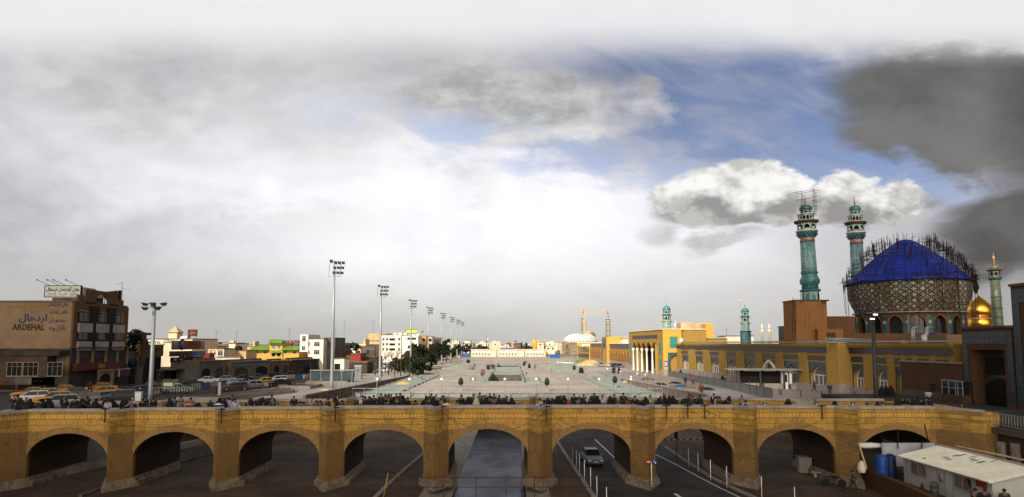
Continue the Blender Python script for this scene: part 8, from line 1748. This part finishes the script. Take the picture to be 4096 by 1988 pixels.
# ---------------------------------------------------------------- pavilion closing the square, tower behind
YE = 417.; x0, x1 = at(1884, YE), at(2183, YE)
t = thing('end_pavilion', 'long sunlit cream pavilion with white window panels closing the far end of the square', 'building', (x0, YE, 0)); W_ = x1 - x0; zT = zt(1399, YE); q = MB(); q.box(0, W_, 0, 8, 0, zT); q.build('wall', M['sand'], t)
q = MB(); q.box(-.3, W_ + .3, -.5, 8, zT, zT + .35); q.build('roof', M['cream'], t)
for a_, b_, n_ in ((.01, .26, 6), (.365, .62, 6), (.74, .98, 6)):
    for k in range(n_): xa = W_ * (a_ + (b_ - a_) * k / n_) + .15; q = MB(); q.box(xa, xa + W_ * (b_ - a_) / n_ - .35, -.1, -.01, 1.5, zT - .6); o = q.build('window_panel', M['white'], t); q = MB(); q.box(xa + .4, xa + 1.3, -.13, -.105, 1.5, 2.3); q.build('opening', M['glass'], o)
for f in (.31, .68): q = MB(); q.box(W_ * f - 1.4, W_ * f + 1.4, -1, 0, 0, zT - .4); q.box(W_ * f - .7, W_ * f + .7, -1.05, -1.0, 1.6, 3.2); q.build('porch', M['cream'], t)
t = thing('blue_banner', 'long blue banner on the roof of the far pavilion', 'banner', (at(2008, YE), YE, 0)); q = MB(); q.box(0, at(2056, YE) - at(2008, YE), -.4, -.2, zT + .3, zT + 1.2); q.build('cloth', P('banner_blue', (.03, .08, .32), .7), t)
YT = 470.; t = thing('orange_tower', 'short orange round tower with aerials behind the far pavilion', 'tower', (at(2140, YT), YT, 0)); q = MB(); q.lathe([(1.5, 0), (1.45, zt(1363, YT) + .6)], 16); q.build('shaft', P('tower_orange', (.78, .34, .03), .8), t); q = MB(); q.lathe([(1.4, zt(1363, YT)), (.7, zt(1361, YT)), (.5, zt(1350, YT)), (.15, zt(1338, YT))], 8, smooth=False); q.build('aerials', M['cap'], t)
t = thing('radio_mast', 'dark lattice radio mast on the skyline left of centre', 'mast', (at(1947, 520), 520, 0)); q = MB(); q.tube((0, 0, 0), (0, 0, zt(1342, 520)), .9, .15, 4); q.build('mast', M['dsteel'], t); q = MB(); q.box(.2, .9, -.2, 0, zt(1360, 520), zt(1352, 520)); q.build('dish', M['white'], t)
t = thing('jib_crane', 'thin far crane arm right of the orange tower', 'crane', (at(2150, 640), 640, 0)); q = MB(); q.tube((0, 0, zt(1359, 640)), (at(2260, 640) - at(2150, 640), 0, zt(1361, 640)), .18, n=4); q.tube((at(2188, 640) - at(2150, 640), 0, 0), (at(2188, 640) - at(2150, 640), 0, zt(1357, 640)), .3, n=4); q.build('jib', M['yel'], t)
for k, (a, b, py0, py1, Y, m_, lb) in enumerate(((1838, 1880, 1418, 1426, 400, M['blue'], 'row of blue site sheets left of the far pavilion'), (2200, 2240, 1417, 1425, 380, M['blue'], 'row of blue parked containers right of the far pavilion'))):
    t = thing('site_hoarding', lb, 'hoarding', (at(a, Y), Y, 0)); q = MB(); w_ = at(b, Y) - at(a, Y); q.box(0, w_, 0, 1.5, 0, max(1.6, zt(py0, Y))); q.build('sheet', m_, t)
# ---------------------------------------------------------------- trees
for k, (px, Y) in enumerate(((1598, 200), (1618, 192), (1652, 180), (1672, 176))): leafy('evergreen_tree', 'low dark evergreen before the tree row, %s from the left' % od(k), (at(px, Y), Y, 0), 2.6, 2.4, 1.9, 1500, .4, M['leaf'], .4, group='low dark evergreens before the tree row', seed=90 + k)
v = At(545, 1400, 132); leafy('evergreen_tree', 'dense dark evergreen tree right behind the hotel', (v.x, 132, 0), 3.2, 3., 3.9, 2600, .34, M['leaf'], 3.6, seed=3)
leafy('evergreen_tree', 'dark rounded tree beside the fuel billboard shop', (at(752, 150), 148, .2), 3.6, 3., 2.6, 2000, .30, M['leaf'], .8, seed=5)
leafy('evergreen_tree', 'dark bushy tree above the red tarpaulin stall', (at(1408, 225), 225, 0), 3.1, 3, 2.5, 1500, .34, M['leaf'], 3.6, seed=6)
for k, (px, Y, rx_, rz_, tr) in enumerate(((1636, 205, 3.4, 2.8, 1.2), (1668, 212, 3.7, 3.3, 1.0), (1700, 218, 4.0, 3.7, .8), (1728, 235, 3.6, 3.3, 1.2), (1688, 186, 3.3, 2.3, .3), (1745, 262, 3.4, 3.2, 1.8), (1766, 285, 3.2, 3.2, 2.), (1785, 300, 3., 3.9, 2.2), (1803, 320, 3, 3.2, 2.))):
    leafy('evergreen_tree', 'dark evergreen in the row left of the square, %s from the left' % od([0, 1, 3, 4, 2, 5, 6, 7, 8][k]), (at(px, Y), Y, 0), rx_ * 1.2, rx_, rz_ * 1.06, 2400, .42, M['leaf'], tr, group='dark evergreens left of the square', seed=20 + k)
for k, (px, Y) in enumerate(((1466, 200), (1478, 190), (1502, 175), (1530, 168), (1543, 190), (1556, 175), (1568, 195), (1580, 165), (1592, 188), (1604, 172), (1622, 180), (1640, 172))): twiggy('bare brown tree among the parked cars, %s from the left' % od(k), at(px, Y), Y, 6.4 + (k % 3) * .5, 40 + k, 'bare trees among the parked cars')
for k, (px, Y, rx_, rz_) in enumerate(((1825, 380, 4, 2.9), (1850, 440, 6, 3.4), (1880, 460, 6, 3.), (1918, 470, 5, 2.6), (1932, 450, 4, 2.2), (2118, 470, 6, 2.2), (2104, 455, 1.2, 3.4))): leafy('far_tree', 'far dark tree on the skyline, %s from the left' % od([0, 1, 2, 3, 4, 6, 5][k]), (at(px, Y), Y, 0), rx_, 3, rz_, 700, .6, M['leaf'], 2.4, group='far trees on the skyline', seed=60 + k)
# ---------------------------------------------------------------- far city
rnd = random.Random(77); tones = [('cream', M['cream']), ('sandy', M['sand']), ('white', M['whiter']), ('ochre', M['sand2']), ('orange', M['orange']), ('grey', M['shop2'])]
houses = []
for k in range(46): px = rnd.uniform(780, 1480); houses.append((px, rnd.uniform(235, 420), 'behind the low shops'))
for k in range(66): px = rnd.uniform(1700, 2270); houses.append((px, rnd.uniform(480, 1150), 'beyond the far pavilion'))
for k in range(14): px = rnd.uniform(2380, 2560); houses.append((px, rnd.uniform(420, 700), 'behind the narrow tiled portal'))
for k in range(18): px = rnd.uniform(2740, 3170); houses.append((px, rnd.uniform(330, 600), 'far behind the mosque roof'))
for k in range(26): px = rnd.uniform(-300, 800); houses.append((px, rnd.uniform(190, 420), 'behind the hotel street'))
cntr = {}
items = []
for px, Y, where in houses:
    nm, m_ = rnd.choice(tones[:4] + tones[:3] + tones); items.append((px, Y, where, nm, m_))
items.sort()
wpx = {}
for px, Y, where, nm, m_ in items:
    i = cntr.get((nm, where), 0); cntr[(nm, where)] = i + 1
    s_ = Y / 2600; w_ = rnd.uniform(14, 38) * s_ * (1.6 if Y < 450 else 1); H_ = EYE + rnd.uniform(-.010, .004) * Y * (1 if Y > 450 else .8); H_ = max(3.2, H_); d_ = rnd.uniform(8, 14)
    t = thing('far_house', '%s flat roofed house %s, %s %s one from the left' % (nm, where, od(i), nm), 'house', (at(px, Y), Y, 0), rnd.uniform(-.3, .3), 'far flat roofed houses'); q = MB(); q.box(0, w_, 0, d_, -.2, H_); q.build('wall', m_, t)
    q = MB(); q.box(-.1, w_ + .1, -.1, d_ + .1, H_, H_ + .3); q.build('roof', M['cream'] if rnd.random() < .4 else M['roof'], t)
    if rnd.random() < .5: q = MB(); a_ = rnd.uniform(0, w_ * .6); q.box(a_, a_ + w_ * .3, 2, 5, H_ + .3, H_ + rnd.uniform(1.2, 2.4)); q.build('roof_room', m_, t)
    n_ = max(1, int(w_ / 3.2))
    for f in range(max(1, int(H_ / 3.2))):
        if f > 2: break
        for j_ in range(min(n_, 4)):
            if rnd.random() < .25: continue
            x_ = (j_ + .5) * w_ / min(n_, 4); q = MB(); q.box(x_ - .6, x_ + .6, -.06, -.01, H_ - 2.3 - f * 3.1, H_ - 1.0 - f * 3.1); q.build('window', M['glass'], t)
for k, (px, Y, h_) in enumerate(((536, 150, 11.5), (690, 200, 13), (862, 210, 12.6), (945, 240, 13), (1155, 215, 13.6), (1340, 260, 15), (1375, 250, 17), (1492, 300, 19), (2908, 215, 13.5), (3010, 240, 12))):
    t = thing('roof_aerial', 'thin rooftop television aerial on the skyline, %s from the left' % od(k), 'aerial', (at(px, Y), Y, 6), 0, 'thin rooftop aerials'); q = MB(); q.tube((0, 0, 0), (0, 0, h_ - 6), .05, n=4); q.tube((-.9, 0, h_ - 6.3), (.7, 0, h_ - 6.1), .03, n=4); q.tube((-.5, 0, h_ - 6.9), (.4, 0, h_ - 6.8), .03, n=4); q.build('aerial', M['dsteel'], t)
